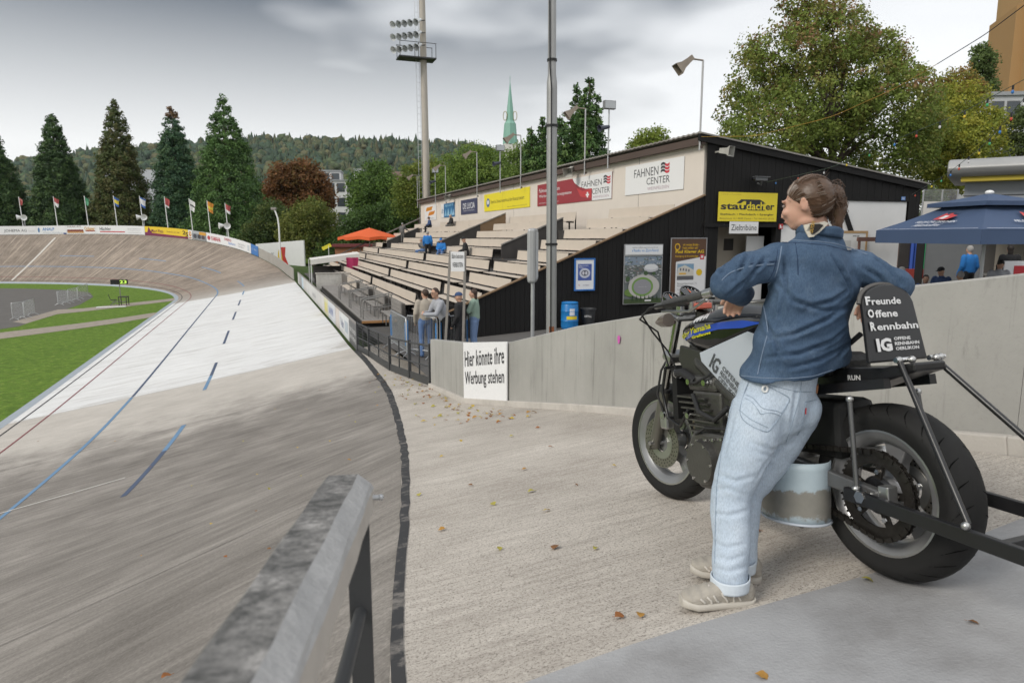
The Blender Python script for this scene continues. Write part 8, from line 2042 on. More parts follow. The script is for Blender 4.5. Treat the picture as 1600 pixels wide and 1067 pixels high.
# cloth folds: diagonal drags across the back and bunching in the sleeves
armL_a,armL_b = np.array(sL),np.array(eL)
def fold(p,nrm):
    f = 0.0
    q = p.x * 0.75 + p.z * 0.9
    w = mnoise.noise(V((p.x * 3,p.y * 3,p.z * 3)))
    f += 0.013 * (1 - 1.7 * abs(math.sin(q * 13 + w * 2.6))) * max(0.0,min(1.0,(1.20 - p.z) / 0.2)) * (0.4 + mnoise.noise(V((p.x * 3 + 3,p.y * 3,p.z * 3)))) + 0.006 * math.sin(q * 34 + w * 3.2) * (0.35 + 0.65 * abs(mnoise.noise(V((p.x * 4 + 7,p.y * 4,p.z * 5)))) * 2)
    f += 0.011 * mnoise.noise(V((p.x * 9,p.y * 9,p.z * 14))) + 0.0028 * mnoise.noise(V((p.x * 26,p.y * 26,p.z * 34)))
    return f
disp(me,fold)
crease(me,[[(1335,470),(1290,500),(1240,522),(1195,532)],[(1340,500),(1300,532),(1250,552),(1190,560)],[(1330,535),(1280,562),(1230,576)],[(1212,440),(1240,470),(1290,486),(1330,480)],[(1190,378),(1168,398),(1152,432)],[(1165,383),(1140,402),(1124,428)],[(1178,428),(1152,448),(1135,464)],[(1197,402),(1177,425),(1164,446)],[(1350,418),(1372,432),(1394,455)],[(1368,404),(1392,424),(1410,445)],[(1225,400),(1228,450),(1218,500)],[(1300,400),(1318,430),(1330,455)],[(1330,450),(1300,470),(1262,480)],[(1340,520),(1310,556)],[(1195,500),(1215,540),(1220,575)]],0.0115,0.0062)
def denim(name,a,b,fade,sc=9.0):
    n = NT(name);v = n.coord('Object')
    big = n.noise(v,sc * 0.5,6,0.62);wv = n.noise(n.node('ShaderNodeMapping',{'Vector':v,'Scale':(1,1,0.35)}).outputs[0],240,2,0.6);tw = n.noise(n.node('ShaderNodeMapping',{'Vector':v,'Rotation':(0.4,0.6,0.5),'Scale':(1,0.25,1)}).outputs[0],420,2,0.6)
    c = n.mix(n.ramp(big,[(0.32,0.0),(0.68,1.0)]),a,b);c = n.mix(n.ramp(n.noise(v,sc * 1.7,7,0.7),[(0.52,0.0),(0.8,0.35)]),c,fade)
    c = n.mix(n.ramp(wv,[(0.35,0.35),(0.6,0.0)]),c,tuple(x * 0.55 for x in a))
    n.set(color=c,rough=0.88,spec=0.2);n.bump(n.math('ADD',wv,tw),0.35,0.0015);return n.m
D_JACK = denim('blue_denim',(0.042,0.074,0.128),(0.078,0.124,0.196),(0.19,0.25,0.33));D_JEAN = denim('bleached_denim',(0.40,0.48,0.58),(0.54,0.61,0.69),(0.66,0.70,0.74),7)
jacket = finish(me,D_JACK,'jacket');jacket['label'] = 'blue denim shirt jacket'
def bvh_of(o):return BVHTree.FromPolygons([v.co.copy() for v in o.data.vertices],[tuple(p.vertices) for p in o.data.polygons])
def draw_on(o,bv,pix,r,m,name,lift=0.001,step=6):
    """a seam laid on the cloth surface along a line read off the photograph"""
    P = []
    for (u0,v0),(u1,v1) in zip(pix,pix[1:]):
        n = max(2,int(math.hypot(u1 - u0,v1 - v0) / step))
        for k in range(n + 1):
            d = ray(lerp(u0,u1,k / n),lerp(v0,v1,k / n)).normalized()
            h = bv.ray_cast(CAMP - wo,d)
            if h[0] is not None and (not P or (h[0] - P[-1]).length > 0.002):P.append(h[0] + h[1] * lift)
    if len(P) < 3:return
    P2 = [P[0]] + [(P[i-1] + P[i] * 2 + P[i+1]) / 4 for i in range(1,len(P) - 1)] + [P[-1]]
    if all((P2[i+1] - P2[i]).length < 0.06 for i in range(len(P2) - 1)):MB().tube(P2,r,6).build(name,m,o,smooth=60)
jb = bvh_of(jacket)
D_SEAM = mat('faded_denim_seam',(0.15,0.20,0.28),0.9,var=0.3,scale=60);D_SEAM2 = mat('dark_denim_seam',(0.018,0.036,0.08),0.9)
for pix,m,r in (([(1213,366),(1222,378),(1219,400),(1214,425),(1206,440),(1196,450)],D_SEAM,0.0022),([(1209,367),(1217,379),(1214,400),(1209,424),(1200,438)],D_SEAM2,0.0015),([(1222,374),(1245,376),(1275,377),(1305,381),(1335,390),(1355,398)],D_SEAM,0.0018),([(1222,379),(1250,380),(1290,383),(1330,393)],D_SEAM2,0.0013),
                  ([(1209,413),(1180,415),(1155,420),(1138,428),(1128,438)],D_SEAM,0.0022),([(1212,408),(1180,411),(1150,416)],D_SEAM2,0.0014),
                  ([(1192,470),(1198,500),(1200,520),(1192,550),(1184,585)],D_SEAM,0.0022),([(1152,586),(1185,590),(1225,592),(1270,588),(1300,578)],D_SEAM,0.0018),([(1348,385),(1362,392),(1375,402)],D_SEAM,0.002),([(1243,380),(1246,400),(1247,430)],D_SEAM2,0.0014)):
    draw_on(jacket,jb,pix,r,m,'seam')
# collar: turned up ring with a lining tag
col_c = Q(1280,364,2.44);cr = MB();n = 26;vs = []
for i in range(4):
    f = i / 3
    for j in range(n):
        a = 2 * PI * j / n;rx,ry = lerp(0.080,0.082,f),lerp(0.070,0.072,f)
        vs.append(col_c + S_(8) * rx * math.cos(a) + fr0 * ry * math.sin(a) + V((0,0,-0.014 + 0.030 * f + 0.006 * math.sin(3 * a) * f)))
cr.add(vs,[(i*n+j,i*n+(j+1) % n,(i+1)*n+(j+1) % n,(i+1)*n+j) for i in range(3) for j in range(n)])
c_o = cr.build('collar',D_JACK,jacket,smooth=70);so = c_o.modifiers.new('s','SOLIDIFY');so.thickness = 0.006;so.offset = 0
# neck scarf tag: cream and black strip over the collar
y_ = 2.335;tagm = MB();P = [(1256,352),(1259,362),(1264,371),(1271,370),(1281,363),(1289,355),(1295,349),(1289,346),(1280,348),(1268,349)]
T3 = [Q(u,v,2.345 + 0.0009 * abs(u - 1272)) for u,v in P];tagm.add(T3 + [p + V((0,0.006,0)) for p in T3],[tuple(range(10)),tuple(range(19,9,-1))] + [(i,10 + i,10 + (i + 1) % 10,(i + 1) % 10) for i in range(10)])
tg_ = tagm.build('neck_cloth',mat('cream_cloth',(0.58,0.54,0.46),0.85),woman)
T4 = [Q(u,v,2.342 + 0.0009 * abs(u - 1272)) for u,v in ((1265,351),(1267,366),(1272,366),(1280,360),(1287,352),(1281,350))];MB().add(T4,[tuple(range(6))]).build('print',mat('black_print',(0.02,0.018,0.017),0.8),tg_)
prints(tg_,[('t','OUTSKI',0,1,0,1,(0.45,0.27,0.04),0.02)],0.038,0.012,frame_M(Q(1270,364.5,2.335),(Q(1273,350,2.335) - Q(1270,364.5,2.335)),(Q(1264,363,2.335) - Q(1270,364.5,2.335))),z0=0.0005)
# --- jeans
jn = MB()
ringloft(jn,[(Q(1222,575,2.43),S_(0),fr0,0.138,0.105),(Q(1216,600,2.43),S_(-3),fr0,0.146,0.112),(Q(1209,635,2.425),S_(-4),fr0,0.150,0.118),(Q(1203,665,2.42),S_(-4),fr0,0.128,0.105),(Q(1194,685,2.42),S_(-2),fr0,0.09,0.08)])
capsule(jn,[hipL,hipL.lerp(kL,0.45) + V((-0.005,-0.01,0)),kL,kL.lerp(aL,0.5) + V((0.002,0,0)),aL + V((0,0,0.012))],[0.100,0.086,0.072,0.066,0.062],18)
capsule(jn,[hipR,hipR.lerp(kR,0.5) + V((0.015,0,0)),kR,kR.lerp(aR,0.5),aR + V((0,0,0.015))],[0.100,0.082,0.066,0.058,0.054],18)
for bun in ((1190,648,2.355),(1252,640,2.41)):jn.ball(Q(*bun),(0.078,0.062,0.078),14,10)
me = remeshed(jn,0.0075,8)
kl_,al_ = np.array(kL),np.array(aL)
def fold2(p,nrm):
    b = math.exp(-((p.z - kL.z) / 0.10) ** 2) + 0.9 * math.exp(-((p.z - 0.12) / 0.09) ** 2) + 0.5 * math.exp(-((p.z - hipL.z + 0.06) / 0.10) ** 2)
    w = mnoise.noise(V((p.x * 4,p.y * 4,p.z * 3)))
    return 0.0032 * math.sin(p.z * 48 + p.x * 44 + w * 6) * b * (0.5 + w) + 0.0045 * mnoise.noise(V((p.x * 9,p.y * 9,p.z * 7))) + 0.002 * mnoise.noise(V((p.x * 24,p.y * 24,p.z * 28)))
disp(me,fold2)
crease(me,[[(1172,690),(1205,703),(1245,690)],[(1180,705),(1215,716)],[(1110,768),(1135,762),(1166,775)],[(1108,800),(1140,806),(1172,796)],[(1118,740),(1150,752),(1185,742)],[(1112,868),(1140,876),(1168,866)],[(1112,886),(1140,893),(1170,884)],[(1112,845),(1135,856),(1165,850)],[(1150,640),(1140,680),(1130,720)],[(1225,690),(1195,725),(1175,760)],[(1245,600),(1240,640),(1235,670)]],0.0038,0.007)
# cut the legs off at the turn-ups
bm = bmesh.new();bm.from_mesh(me);zc = Q(1140,914,2.235).z
bmesh.ops.delete(bm,geom=[v for v in bm.verts if v.co.z < zc],context='VERTS');bm.to_mesh(me);bm.free()
jeans = finish(me,D_JEAN,'jeans');jeans['label'] = 'light blue jeans with turned-up cuffs'
jnb = bvh_of(jeans);J_SEAM = mat('jeans_stitching',(0.25,0.31,0.38),0.9,var=0.3,scale=80);J_CUFF = mat('frayed_cuff',(0.56,0.62,0.68),0.9,var=0.15,scale=60)
for pix,r in (([(1172,592),(1163,614),(1155,642),(1160,656),(1178,668),(1200,676),(1206,668),(1222,645),(1236,622),(1205,606),(1172,592)],0.0014),([(1164,622),(1176,628),(1186,642),(1188,648),(1196,645),(1210,645),(1219,650)],0.0012),([(1166,617),(1178,622),(1189,637),(1198,640),(1212,641),(1222,646)],0.0012),
               ([(1258,628),(1256,650),(1252,668),(1246,680)],0.0014),([(1258,628),(1268,626),(1276,624)],0.0012),([(1172,590),(1205,602),(1245,612),(1275,612)],0.0013),([(1252,596),(1250,616),(1244,640),(1238,660),(1228,690)],0.0013),([(1152,600),(1140,650),(1128,700),(1120,760),(1118,820),(1117,880)],0.0016),([(1155,640),(1172,655),(1200,668)],0.0012)):
    draw_on(jeans,jnb,pix,r,J_SEAM,'seam')
for c,r in ((aL,0.066),(aR,0.057)):
    mb = MB();n = 26;zb = Q(1140,916,2.235).z
    mb.grid(lambda a,f:(c.x + (r + 0.0015 * math.sin(5 * a)) * math.cos(a) * lerp(0.975,0.99,f),c.y + r * math.sin(a) * lerp(0.975,0.99,f),zb + f * 0.042 + 0.004 * math.sin(a + 1)),[2 * PI * k / n for k in range(n + 1)],[0,0.15,0.5,0.85,1])
    o = mb.build('turn_up',J_CUFF,jeans,smooth=70);so = o.modifiers.new('s','SOLIDIFY');so.thickness = 0.004;so.offset = 0
p = jnb.find_nearest(Q(1270,606,2.40))
mb = MB().box(-0.016,0.016,-0.003,0.003,-0.014,0.014);o = mb.build('leather_patch',mat('tan_leather',(0.28,0.12,0.05),0.6),jeans,loc=p[0] + p[1] * 0.002);o.rotation_euler = p[1].to_track_quat('-Y','Z').to_euler()
d = ray(1258.5,642).normalized();h = jnb.ray_cast(CAMP - wo,d)
if h[0] is not None:MB().box(-0.002,0.002,-0.0015,0.0015,-0.011,0.011).build('pocket_tab',mat('red_tab',(0.42,0.02,0.03),0.7),jeans,loc=h[0] + h[1] * 0.001)
d = ray(1195,607).normalized();h = jnb.ray_cast(CAMP - wo,d)
if h[0] is not None:
    mb = MB();mb.tube([V((0.009 * math.cos(t),-0.004,0.011 * math.sin(t))) for t in [2*PI*k/14 for k in range(14)]],0.004,6,closed=True);mb.build('ear_buds_case',M_WHITEP,jeans,smooth=60,loc=h[0] + h[1] * 0.004)
# --- body: continuous skin surface from the feet to the head with both hands
bd = MB()
neck0,neck1 = Q(1280,380,2.45),Q(1270,345,2.45);hc = Q(1260,321,2.44)
ringloft(bd,[(Q(1212,640,2.43),S_(-3),fr0,0.115,0.085),(Q(1230,570,2.43),S_(0),fr0,0.11,0.08),(Q(1256,500,2.43),S_(4),fr0,0.115,0.08),(Q(1272,440,2.44),S_(8),fr0,0.13,0.075),(Q(1280,400,2.44),S_(8),fr0,0.10,0.05),(Q(1281,380,2.44),S_(8),fr0,0.07,0.055)],20)
capsule(bd,[neck0 - V((0,0,0.03)),neck0,neck1],[0.058,0.048,0.046],16)
for a,b,c in ((sL,eL,wL),(sR,eR,wR)):capsule(bd,[a,b],[0.042,0.034],12);capsule(bd,[b,c],[0.034,0.026],12)
for a,b,c in ((hipL,kL,aL),(hipR,kR,aR)):capsule(bd,[a,b],[0.068,0.050],12);capsule(bd,[b,c,c - V((0,0,0.05))],[0.050,0.036,0.034],12)
FDH = V((-0.76,0.64,-0.12)).normalized()    # where the face looks
HU = V((0.10,0.03,1.0));HU = (HU - FDH * HU.dot(FDH)).normalized();HS = FDH.cross(HU)
MH = Matrix(((HS.x,FDH.x,HU.x),(HS.y,FDH.y,HU.y),(HS.z,FDH.z,HU.z))).to_4x4() @ Matrix.Scale(0.81,4)
HK = 0.81
hp = lambda x,y,z:hc + (HS * x + FDH * y + HU * z) * HK      # x to her right, y forward, z up
bd.ball(hp(0,-0.012,0.022),(0.074,0.094,0.090),22,16,MH);bd.ball(hp(0,0.028,-0.020),(0.060,0.062,0.080),18,12,MH)
bd.ball(hp(0,0.044,-0.078),(0.034,0.032,0.026),14,10,MH);bd.ball(hp(0,0.010,-0.070),(0.050,0.055,0.034),14,10,MH)
bd.tube([hp(0,0.080,0.016),hp(0,0.092,-0.008),hp(0,0.101,-0.030),hp(0,0.093,-0.037)],[0.007,0.0075,0.0088,0.0065],10)
for s in (-1,1):
    bd.ball(hp(0.014 * s,0.096,-0.040),(0.010,0.011,0.008),8,6,MH);bd.ball(hp(0.033 * s,0.074,-0.026),(0.024,0.020,0.020),10,8,MH);bd.ball(hp(0.030 * s,0.082,0.022),(0.026,0.012,0.009),10,8,MH)
    bd.tube([hp((0.073 + 0.007 * math.sin(t)) * s,-0.014 + 0.013 * math.cos(t),-0.006 + 0.024 * math.sin(t)) for t in [2*PI*k/14 for k in range(14)]],0.0055,8,closed=True);bd.ball(hp(0.071 * s,-0.012,-0.008),(0.009,0.014,0.024),8,6,MH)
bd.ball(hp(0,0.083,-0.060),(0.020,0.010,0.006),10,6,MH);bd.ball(hp(0,0.080,-0.069),(0.018,0.010,0.0065),10,6,MH)
def hand(w,h,curl_dir,palm_n,side,grip=0.6):
    """palm, four fingers of unequal length with two bends, and a thumb from the side of the palm"""
    d = (h - w).normalized();sd = palm_n.cross(d).normalized() * side
    ringloft(bd,[(w - d * 0.01,sd,palm_n,0.026,0.019),(w + d * 0.03,sd,palm_n,0.034,0.016),(w + d * 0.085,sd,palm_n,0.039,0.013)],16)
    for k,(L,o) in enumerate(((0.070,-0.029),(0.079,-0.010),(0.073,0.010),(0.058,0.028))):
        b = w + d * 0.082 + sd * o;p1 = b + (d * (1 - grip * 0.3) + palm_n * grip * 0.7).normalized() * L * 0.45;p2 = p1 + (d * (0.5 - grip * 0.5) + palm_n).normalized() * L * 0.32;p3 = p2 + (palm_n * 0.7 - d * (grip - 0.1)).normalized() * L * 0.27
        capsule(bd,[b,p1,p2,p3],[0.0095,0.009,0.0082,0.0072],8)
    t0 = w + d * 0.028 - sd * 0.030;t1 = t0 + (d * 0.7 - sd * 0.6 + palm_n * 0.35).normalized() * 0.035;t2 = t1 + (d * 0.8 + palm_n * 0.5 - sd * 0.1).normalized() * 0.032
    capsule(bd,[t0,t1,t2],[0.0125,0.0105,0.0085],8)
hand(wL + (hL - wL).normalized() * 0.02,hL,None,V((-0.2,0.25,-0.95)).normalized(),1,0.7);hand(wR + (hR - wR).normalized() * 0.02,hR,None,V((-0.3,0.2,-0.93)).normalized(),-1,0.6)
for a,tdir in ((aL,V((-0.93,0.10,0))),(aR,V((-0.9,0.25,0)))):capsule(bd,[V((a.x,a.y,0.04)),V((a.x,a.y,0.034)) + tdir * 0.09],[0.026,0.018],10)
me = remeshed(bd,0.0052,4)
def skin_mat():
    n = NT('fair_skin');v = n.coord('Object');f = n.noise(v,28,5,0.6);c = n.mix(f,(0.47,0.27,0.19),(0.58,0.36,0.27));c = n.mix(n.ramp(n.noise(v,7,3),[(0.5,0.0),(0.75,0.4)]),c,(0.52,0.24,0.18))
    n.set(color=c,rough=0.5,spec=0.35);n.b.inputs['Subsurface Weight'].default_value = 0.12;n.b.inputs['Subsurface Radius'].default_value = (0.012,0.005,0.003);n.bump(n.noise(v,300,2),0.08,0.001);return n.m
body = finish(me,skin_mat(),'body')
# eye, brow and lip on the visible side of the face
for s in (-1,1):
    MB().ball(hp(0.030 * s,0.0855,0.004),(0.0105,0.0065,0.0065),12,8,MH).build('eye',mat('eye_white',(0.30,0.26,0.24),0.3),body,smooth=80)
    MB().ball(hp(0.031 * s,0.0925,0.004),(0.0052,0.0030,0.0052),10,6,MH).build('iris',mat('iris_brown',(0.03,0.018,0.012),0.15),body,smooth=80)
    MB().tube([hp(0.014 * s,0.094,0.024),hp(0.030 * s,0.092,0.029),hp(0.046 * s,0.080,0.026)],[0.003,0.0034,0.002],6).build('eyebrow',mat('brow_hair',(0.06,0.038,0.027),0.8),body)
    MB().tube([hp(0.019 * s,0.0935,0.010),hp(0.030 * s,0.0955,0.0135),hp(0.042 * s,0.088,0.009)],0.0018,6).build('eyelash',mat('lash',(0.02,0.015,0.012),0.8),body)
MB().tube([hp(-0.018,0.083,-0.063),hp(0,0.0925,-0.062),hp(0.018,0.083,-0.063)],[0.003,0.0042,0.003],8).build('lips',mat('lip_skin',(0.45,0.22,0.18),0.5),body,smooth=80)
# wrist watch on the left arm
dw = (hL - wL).normalized();MB().tube([wL - dw * 0.005,wL + dw * 0.03],0.036,18).build('wrist_watch',mat('black_watch',(0.012,0.012,0.013),0.35),woman,smooth=40)
# --- hair: scalp cap plus combed strands gathered into a loose bun with hanging ends
def hair_mat():
    n = NT('brown_combed_hair');v = n.coord('Object');f = n.noise(v,60,4,0.7);g = n.noise(v,9,3)
    c = n.mix(f,(0.034,0.018,0.011),(0.125,0.070,0.040));c = n.mix(n.ramp(g,[(0.55,0.0),(0.8,0.35)]),c,(0.16,0.10,0.065))
    n.set(color=c,rough=0.42,spec=0.45);return n.m
H_M = hair_mat();H_G = mat('greying_hair',(0.26,0.215,0.18),0.5,var=0.2,scale=60)
hb_ = MB();hb_.ball(hp(0,-0.018,0.030),(0.080,0.100,0.096),24,18,MH)
bun = Q(1301,304,2.43);tail = Q(1309,358,2.41)
hb_.ball(bun,(0.038,0.038,0.036),14,10);capsule(hb_,[bun,bun.lerp(tail,0.5) + V((0.010,0,0)),tail],[0.034,0.030,0.012],12)
me = remeshed(hb_,0.0065,6)
bm = bmesh.new();bm.from_mesh(me)
def hairline(c):
    q = (c - hc) / HK;y,z,x = q.dot(FDH),q.dot(HU),abs(q.dot(HS))
    if (c - bun).length < 0.06 or (c - tail).length < 0.06:return False
    return (y > 0.060 and z < 0.088) or (y > 0.030 and z < 0.052) or (y > 0.004 and z < 0.022) or (y > -0.03 and z < -0.02) or (z < -0.055 and y > -0.09)
bmesh.ops.delete(bm,geom=[v for v in bm.verts if hairline(v.co)],context='VERTS');bm.to_mesh(me);bm.free()
disp(me,lambda p,n:0.0012 * math.sin(60 * ((p - bun).normalized()).z + 40 * ((p - bun).normalized()).x) + 0.001 * mnoise.noise(p * 60))
hair = finish(me,H_M,'hair');hair['label'] = 'brown hair tied up in a loose bun'
rh = random.Random(9);st = MB();sg_ = MB()
E = (0.080 * HK,0.100 * HK,0.096 * HK);ec = hp(0,-0.018,0.030)
def on_scalp(d,k=1.0):
    x,y,z = d.dot(HS),d.dot(FDH),d.dot(HU);L = math.sqrt((x / E[0]) ** 2 + (y / E[1]) ** 2 + (z / E[2]) ** 2);return ec + d * (k / L)
for i in range(760):
    s = rh.choice((-1,-1,1));t = rh.random()
    st_pt = hp(s * lerp(0.0,0.078,min(1,t * 1.2)),lerp(0.078,0.0,t ** 1.3),lerp(0.085,-0.01,t ** 1.1))
    if i % 4 == 0:st_pt = hp(s * rh.uniform(0.02,0.075),rh.uniform(-0.09,-0.03),rh.uniform(-0.075,-0.03))
    if i % 3 == 1:st_pt = ec + HS * (s * rh.uniform(0,0.06)) + FDH * rh.uniform(-0.02,0.07) + HU * rh.uniform(0.05,0.09)
    d0 = (st_pt - ec).normalized();d1 = (bun - ec).normalized();P = []
    for k in range(9):
        f = k / 8;d = (d0 * (1 - f) + d1 * f + V((0,0,0.22 * math.sin(PI * f) * (1 - t)))).normalized();P.append(on_scalp(d,1.016 + 0.022 * rh.random() * math.sin(PI * f)))
    P.append(bun + V((rh.uniform(-1,1),rh.uniform(-1,1),rh.uniform(-1,1))) * 0.012)
    r = rh.uniform(0.0005,0.0012);(sg_ if (t > 0.45 and t < 0.8 and rh.random() < 0.35) else st).tube(P,[r * 0.5] + [r] * 8 + [r],4)
for i in range(320):
    a = rh.uniform(0,2 * PI);rr = rh.uniform(0.024,0.045);P = []
    ph = rh.uniform(0,6)
    for k in range(8):
        f = k / 7;c = bun.lerp(tail,f * rh.uniform(0.9,1.1));w_ = rr * (1.0 - 0.55 * f) * (0.7 + 0.45 * math.sin(PI * min(1,f * 1.4 + 0.2)))
        P.append(c + V((math.cos(a + f * 0.9) * w_ * 0.95 + 0.004 * math.sin(9 * f + ph),math.sin(a + f * 0.9) * w_ * 0.9,0.020 * (1 - f) * math.sin(a * 2) + 0.006 * math.sin(11 * f + ph))))
    st.tube(P,[0.0011] * 7 + [0.0004],4)
for i in range(70):                              # loose loops of the bun
    c = bun.lerp(tail,rh.uniform(-0.1,0.5));a = V((rh.gauss(0,1),rh.gauss(0,1),rh.gauss(0,1))).normalized();b = a.cross(V((rh.gauss(0,1),rh.gauss(0,1),rh.gauss(0,1)))).normalized();q = rh.uniform(0.03,0.048);t0 = rh.uniform(0,6)
    st.tube([c + (a * math.cos(t0 + k * 0.5) + b * math.sin(t0 + k * 0.5)) * q * (1 + 0.12 * math.sin(k)) for k in range(9)],[0.0009] * 8 + [0.0004],4)
for i in range(40):                              # fly-away hairs
    p0 = on_scalp(V((rh.uniform(-1,1),rh.uniform(-1,0.3),rh.uniform(-0.2,1))).normalized(),1.0);d = (p0 - ec).normalized();e_ = V((rh.uniform(-1,1),rh.uniform(-1,1),rh.uniform(-0.5,1))) * 0.028
    st.tube([p0,p0 + d * 0.008 + e_ * 0.4,p0 + d * 0.012 + e_],[0.0006,0.0005,0.0003],3)
o = st.build('hair_strand',H_M,hair,smooth=80);o['kind'] = 'stuff'
o = sg_.build('hair_strand',H_G,hair,smooth=80);o['kind'] = 'stuff'
# --- shoes
def shoe(a,tdir,yaw_z,label):
    t = V(tdir).normalized();s = V((-t.y,t.x,0));g = -0.002
    def R_(f,w,z0,z1):return (V((a.x,a.y,0)) + t * f,w,z0,z1)
    mb = MB();rg2 = [(-0.085,0.024,0.012,0.060),(-0.07,0.034,0.006,0.088),(-0.035,0.038,0.004,0.100),(0.0,0.038,0.006,0.100),(0.04,0.039,0.006,0.086),(0.085,0.044,0.004,0.070),(0.125,0.046,0.006,0.058),(0.155,0.038,0.014,0.048),(0.172,0.020,0.022,0.040)]
    ringloft(mb,[(V((a.x,a.y,(z0 + z1) / 2)) + t * f,s,V((0,0,1)),w,(z1 - z0) / 2,2.6) for f,w,z0,z1 in rg2],24)
    me = remeshed(mb,0.006,4);disp(me,lambda p,n:0.0016 * math.sin(p.x * 150 + p.z * 120) * (1 if p.z > 0.03 else 0) + 0.001 * mnoise.noise(p * 90))
    up = finish(me,mat('beige_mesh_shoe',(0.36,0.33,0.285),0.75,var=0.2,scale=40,bump=0.4,bscale=160,dirt=0.1),'shoe');up['label'] = label
    sb_ = bvh_of(up)
    so_ = MB();ringloft(so_,[(V((a.x,a.y,0.013 + (0.006 if f > 0.13 or f < -0.075 else 0))) + t * f,s,V((0,0,1)),w + 0.006,0.016,3.5) for f,w,z0,z1 in rg2],24)
    so_.build('sole',mat('pale_rubber_sole',(0.47,0.44,0.39),0.7,var=0.15,scale=30,dirt=0.2),up,smooth=60)
    for k in range(5):
        f = 0.015 + 0.02 * k;z = 0.098 - 0.0072 * k * 1.35;c = V((a.x,a.y,z)) + t * f
        MB().tube([c - s * 0.026 - V((0,0,0.012)),c + V((0,0,0.004)),c + s * 0.026 - V((0,0,0.012))],0.0028,6).build('lace',mat('pale_lace',(0.55,0.5,0.46),0.8),up,smooth=60)
    for k in range(6):
        f = -0.03 + 0.026 * k;c = V((a.x,a.y,0)) + t * f
        for sg in (-1,1):MB().tube([(lambda q:q[0] + q[1] * 0.0008)(sb_.find_nearest(c + t * 0.022 * e + s * sg * 0.06 + V((0,0,0.026 + (0.052 - 0.005 * k) * e)))) for e in (0,0.25,0.5,0.75,1)],0.0034,5).build('overlay_strip',mat('shoe_overlay',(0.60,0.57,0.52),0.6),up)
    for f in (-0.06,0.02,0.07,0.12):
        c = V((a.x,a.y,0.004)) + t * f;MB().box(-0.012,0.012,-0.038,0.038,0,0.012).build('sole_lug',mat('sole_lug',(0.36,0.33,0.29),0.8),up,loc=c);up.children[-1].rotation_euler = (0,0,math.atan2(t.y,t.x))
shoe(V((aL.x - 0.005,aL.y - 0.01,0)),(-0.95,-0.06,0),0,'worn beige running shoe on the near foot')
shoe(V((aR.x + 0.01,aR.y + 0.05,0)),(-0.9,0.3,0),0,'beige running shoe on the far foot')
# ------------------------------------------------------------------ fallen leaves
def leaf_mesh(name,seed,m):
    r = random.Random(seed);mb = MB();n = 7;top,bot = [],[]
    for k in range(n):
        q = k / (n - 1);w = 0.42 * math.sin(PI * q ** 0.8) * (1 + 0.18 * math.sin(k * 2.3 + seed));z = 0.16 * math.sin(PI * q) * r.uniform(0.6,1.2)
        top.append((q - 0.5,w,z + 0.12 * w));bot.append((q - 0.5,-w,z + 0.2 * w))
    mid = [(q[0],0,q[2] * 0.6) for q in top]
    vs = top + mid + bot;fs = [(k,n + k,n + k + 1,k + 1) for k in range(n - 1)] + [(n + k,2*n + k,2*n + k + 1,n + k + 1) for k in range(n - 1)]
    mb.add(vs,fs);mb.tube([(-0.5,0,0),(-0.75,0.05,0.02)],0.02,4)
    return mb.mesh(name,m,60)
LM = [leaf_mesh('fallen_leaf',k,mat('leaf_%d' % k,c,0.7,var=0.25,scale=9)) for k,c in enumerate([(0.36,0.19,0.04),(0.44,0.31,0.05),(0.26,0.10,0.03),(0.34,0.30,0.06),(0.19,0.09,0.035)])]
rl2 = random.Random(12)
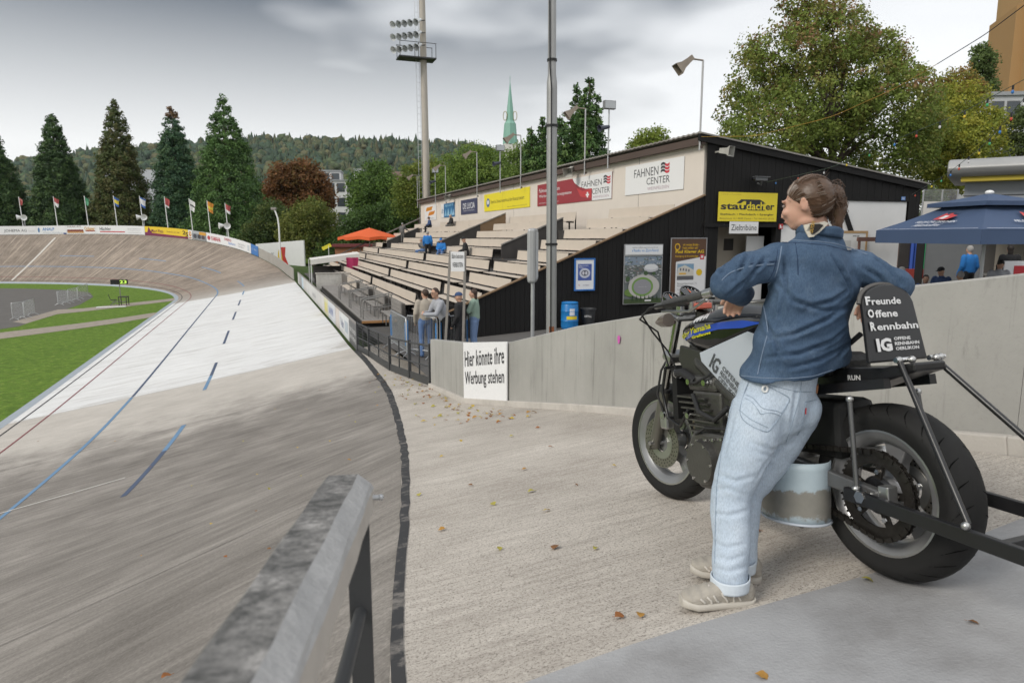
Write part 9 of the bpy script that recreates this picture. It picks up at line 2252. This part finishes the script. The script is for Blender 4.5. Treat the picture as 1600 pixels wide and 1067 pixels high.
def drop(u,v,size,k=None,grp='fallen leaves on the concrete',track=False):
    if track:
        d = ray(u,v);lo,hi = 0.3,60
        for _ in range(40):
            m = (lo + hi) / 2;p = CAMP + d * m;s,t = to_st(p);
            i = sta_of(max(-7.5,min(58,s - 0.6)));a,b = trk(i,0),trk(i,trk_len(i));q = (t - to_st(a)[1]) / (to_st(b)[1] - to_st(a)[1]);z = b.z * q
            if p.z > z - 0.10 * math.sin(PI * max(0,min(1,q))) * min(1,b.z / 4):lo = m
            else:hi = m
    else:p = on_apron(u,v)
    o = link('fallen_leaf',LM[rl2.randrange(5) if k is None else k]);o.location = p + V((0,0,0.012));o.scale = (size * 0.8,) * 3
    o.rotation_euler = (rl2.uniform(-0.3,0.3) - (0.15 if track else 0),rl2.uniform(-0.3,0.3),rl2.uniform(0,6.28))
    tag(o,'small dry autumn leaf lying on the concrete','leaf',grp)
for u,v,s in ((770,790,.055),(655,775,.05),(830,770,.06),(868,858,.06),(855,800,.05),(968,967,.055),(1000,965,.045),(1355,911,.055),(690,715,.05),(820,735,.05),(735,760,.04),(800,683,.06),(770,640,.06),(1005,690,.05),(1180,832,.06),(1520,978,.04),(1190,1062,.05),(650,650,.06),(700,650,.06),(730,660,.06),(760,655,.06),(800,650,.06),(680,665,.06),(720,690,.05),(840,670,.06),(960,730,.04),(900,760,.04),(860,700,.05),(930,860,.04),(780,860,.04),(690,830,.05)):drop(u,v,s)
for k in range(130):                             # drift along the foot of the railing and parapet
    s = rl2.uniform(7.5,17.5);t = 3.15 - abs(rl2.gauss(0,0.45));p = W(s,t,zap(s,t) + 0.012)
    o = link('fallen_leaf',LM[rl2.randrange(5)]);o.location = p;sz = rl2.uniform(0.04,0.09);o.scale = (sz,) * 3;o.rotation_euler = (rl2.uniform(-0.3,0.3),rl2.uniform(-0.3,0.3),rl2.uniform(0,6.28))
    tag(o,'small dry autumn leaf lying on the concrete','leaf','fallen leaves on the concrete')
for u,v,s in ((260,1060,.06),(352,872,.04),(402,742,.05),(420,765,.05),(300,760,.045),(465,700,.05),(380,690,.045),(235,730,.045),(515,690,.04),(545,720,.05),(470,745,.04),(330,820,.04),(400,800,.04),(420,860,.035),(545,650,.06),(480,640,.05),(430,640,.05),(555,660,.05),(500,610,.06),(540,590,.06),(470,605,.05),(220,870,.035),(115,770,.045),(60,690,.05),(180,690,.045)):drop(u,v,s,track=True)
# ------------------------------------------------------------------ thin autumn haze
n = NT('haze_air');n.n.remove(n.b)
pv = n.node('ShaderNodeVolumePrincipled',{'Density':0.00004,'Color':(0.86,0.90,0.95,1)});n.l.new(pv.outputs[0],n.out.inputs['Volume'])
MB().box(-6100,6100,-2600,6100,-1.7,260).build('haze',n.m,kind='stuff')
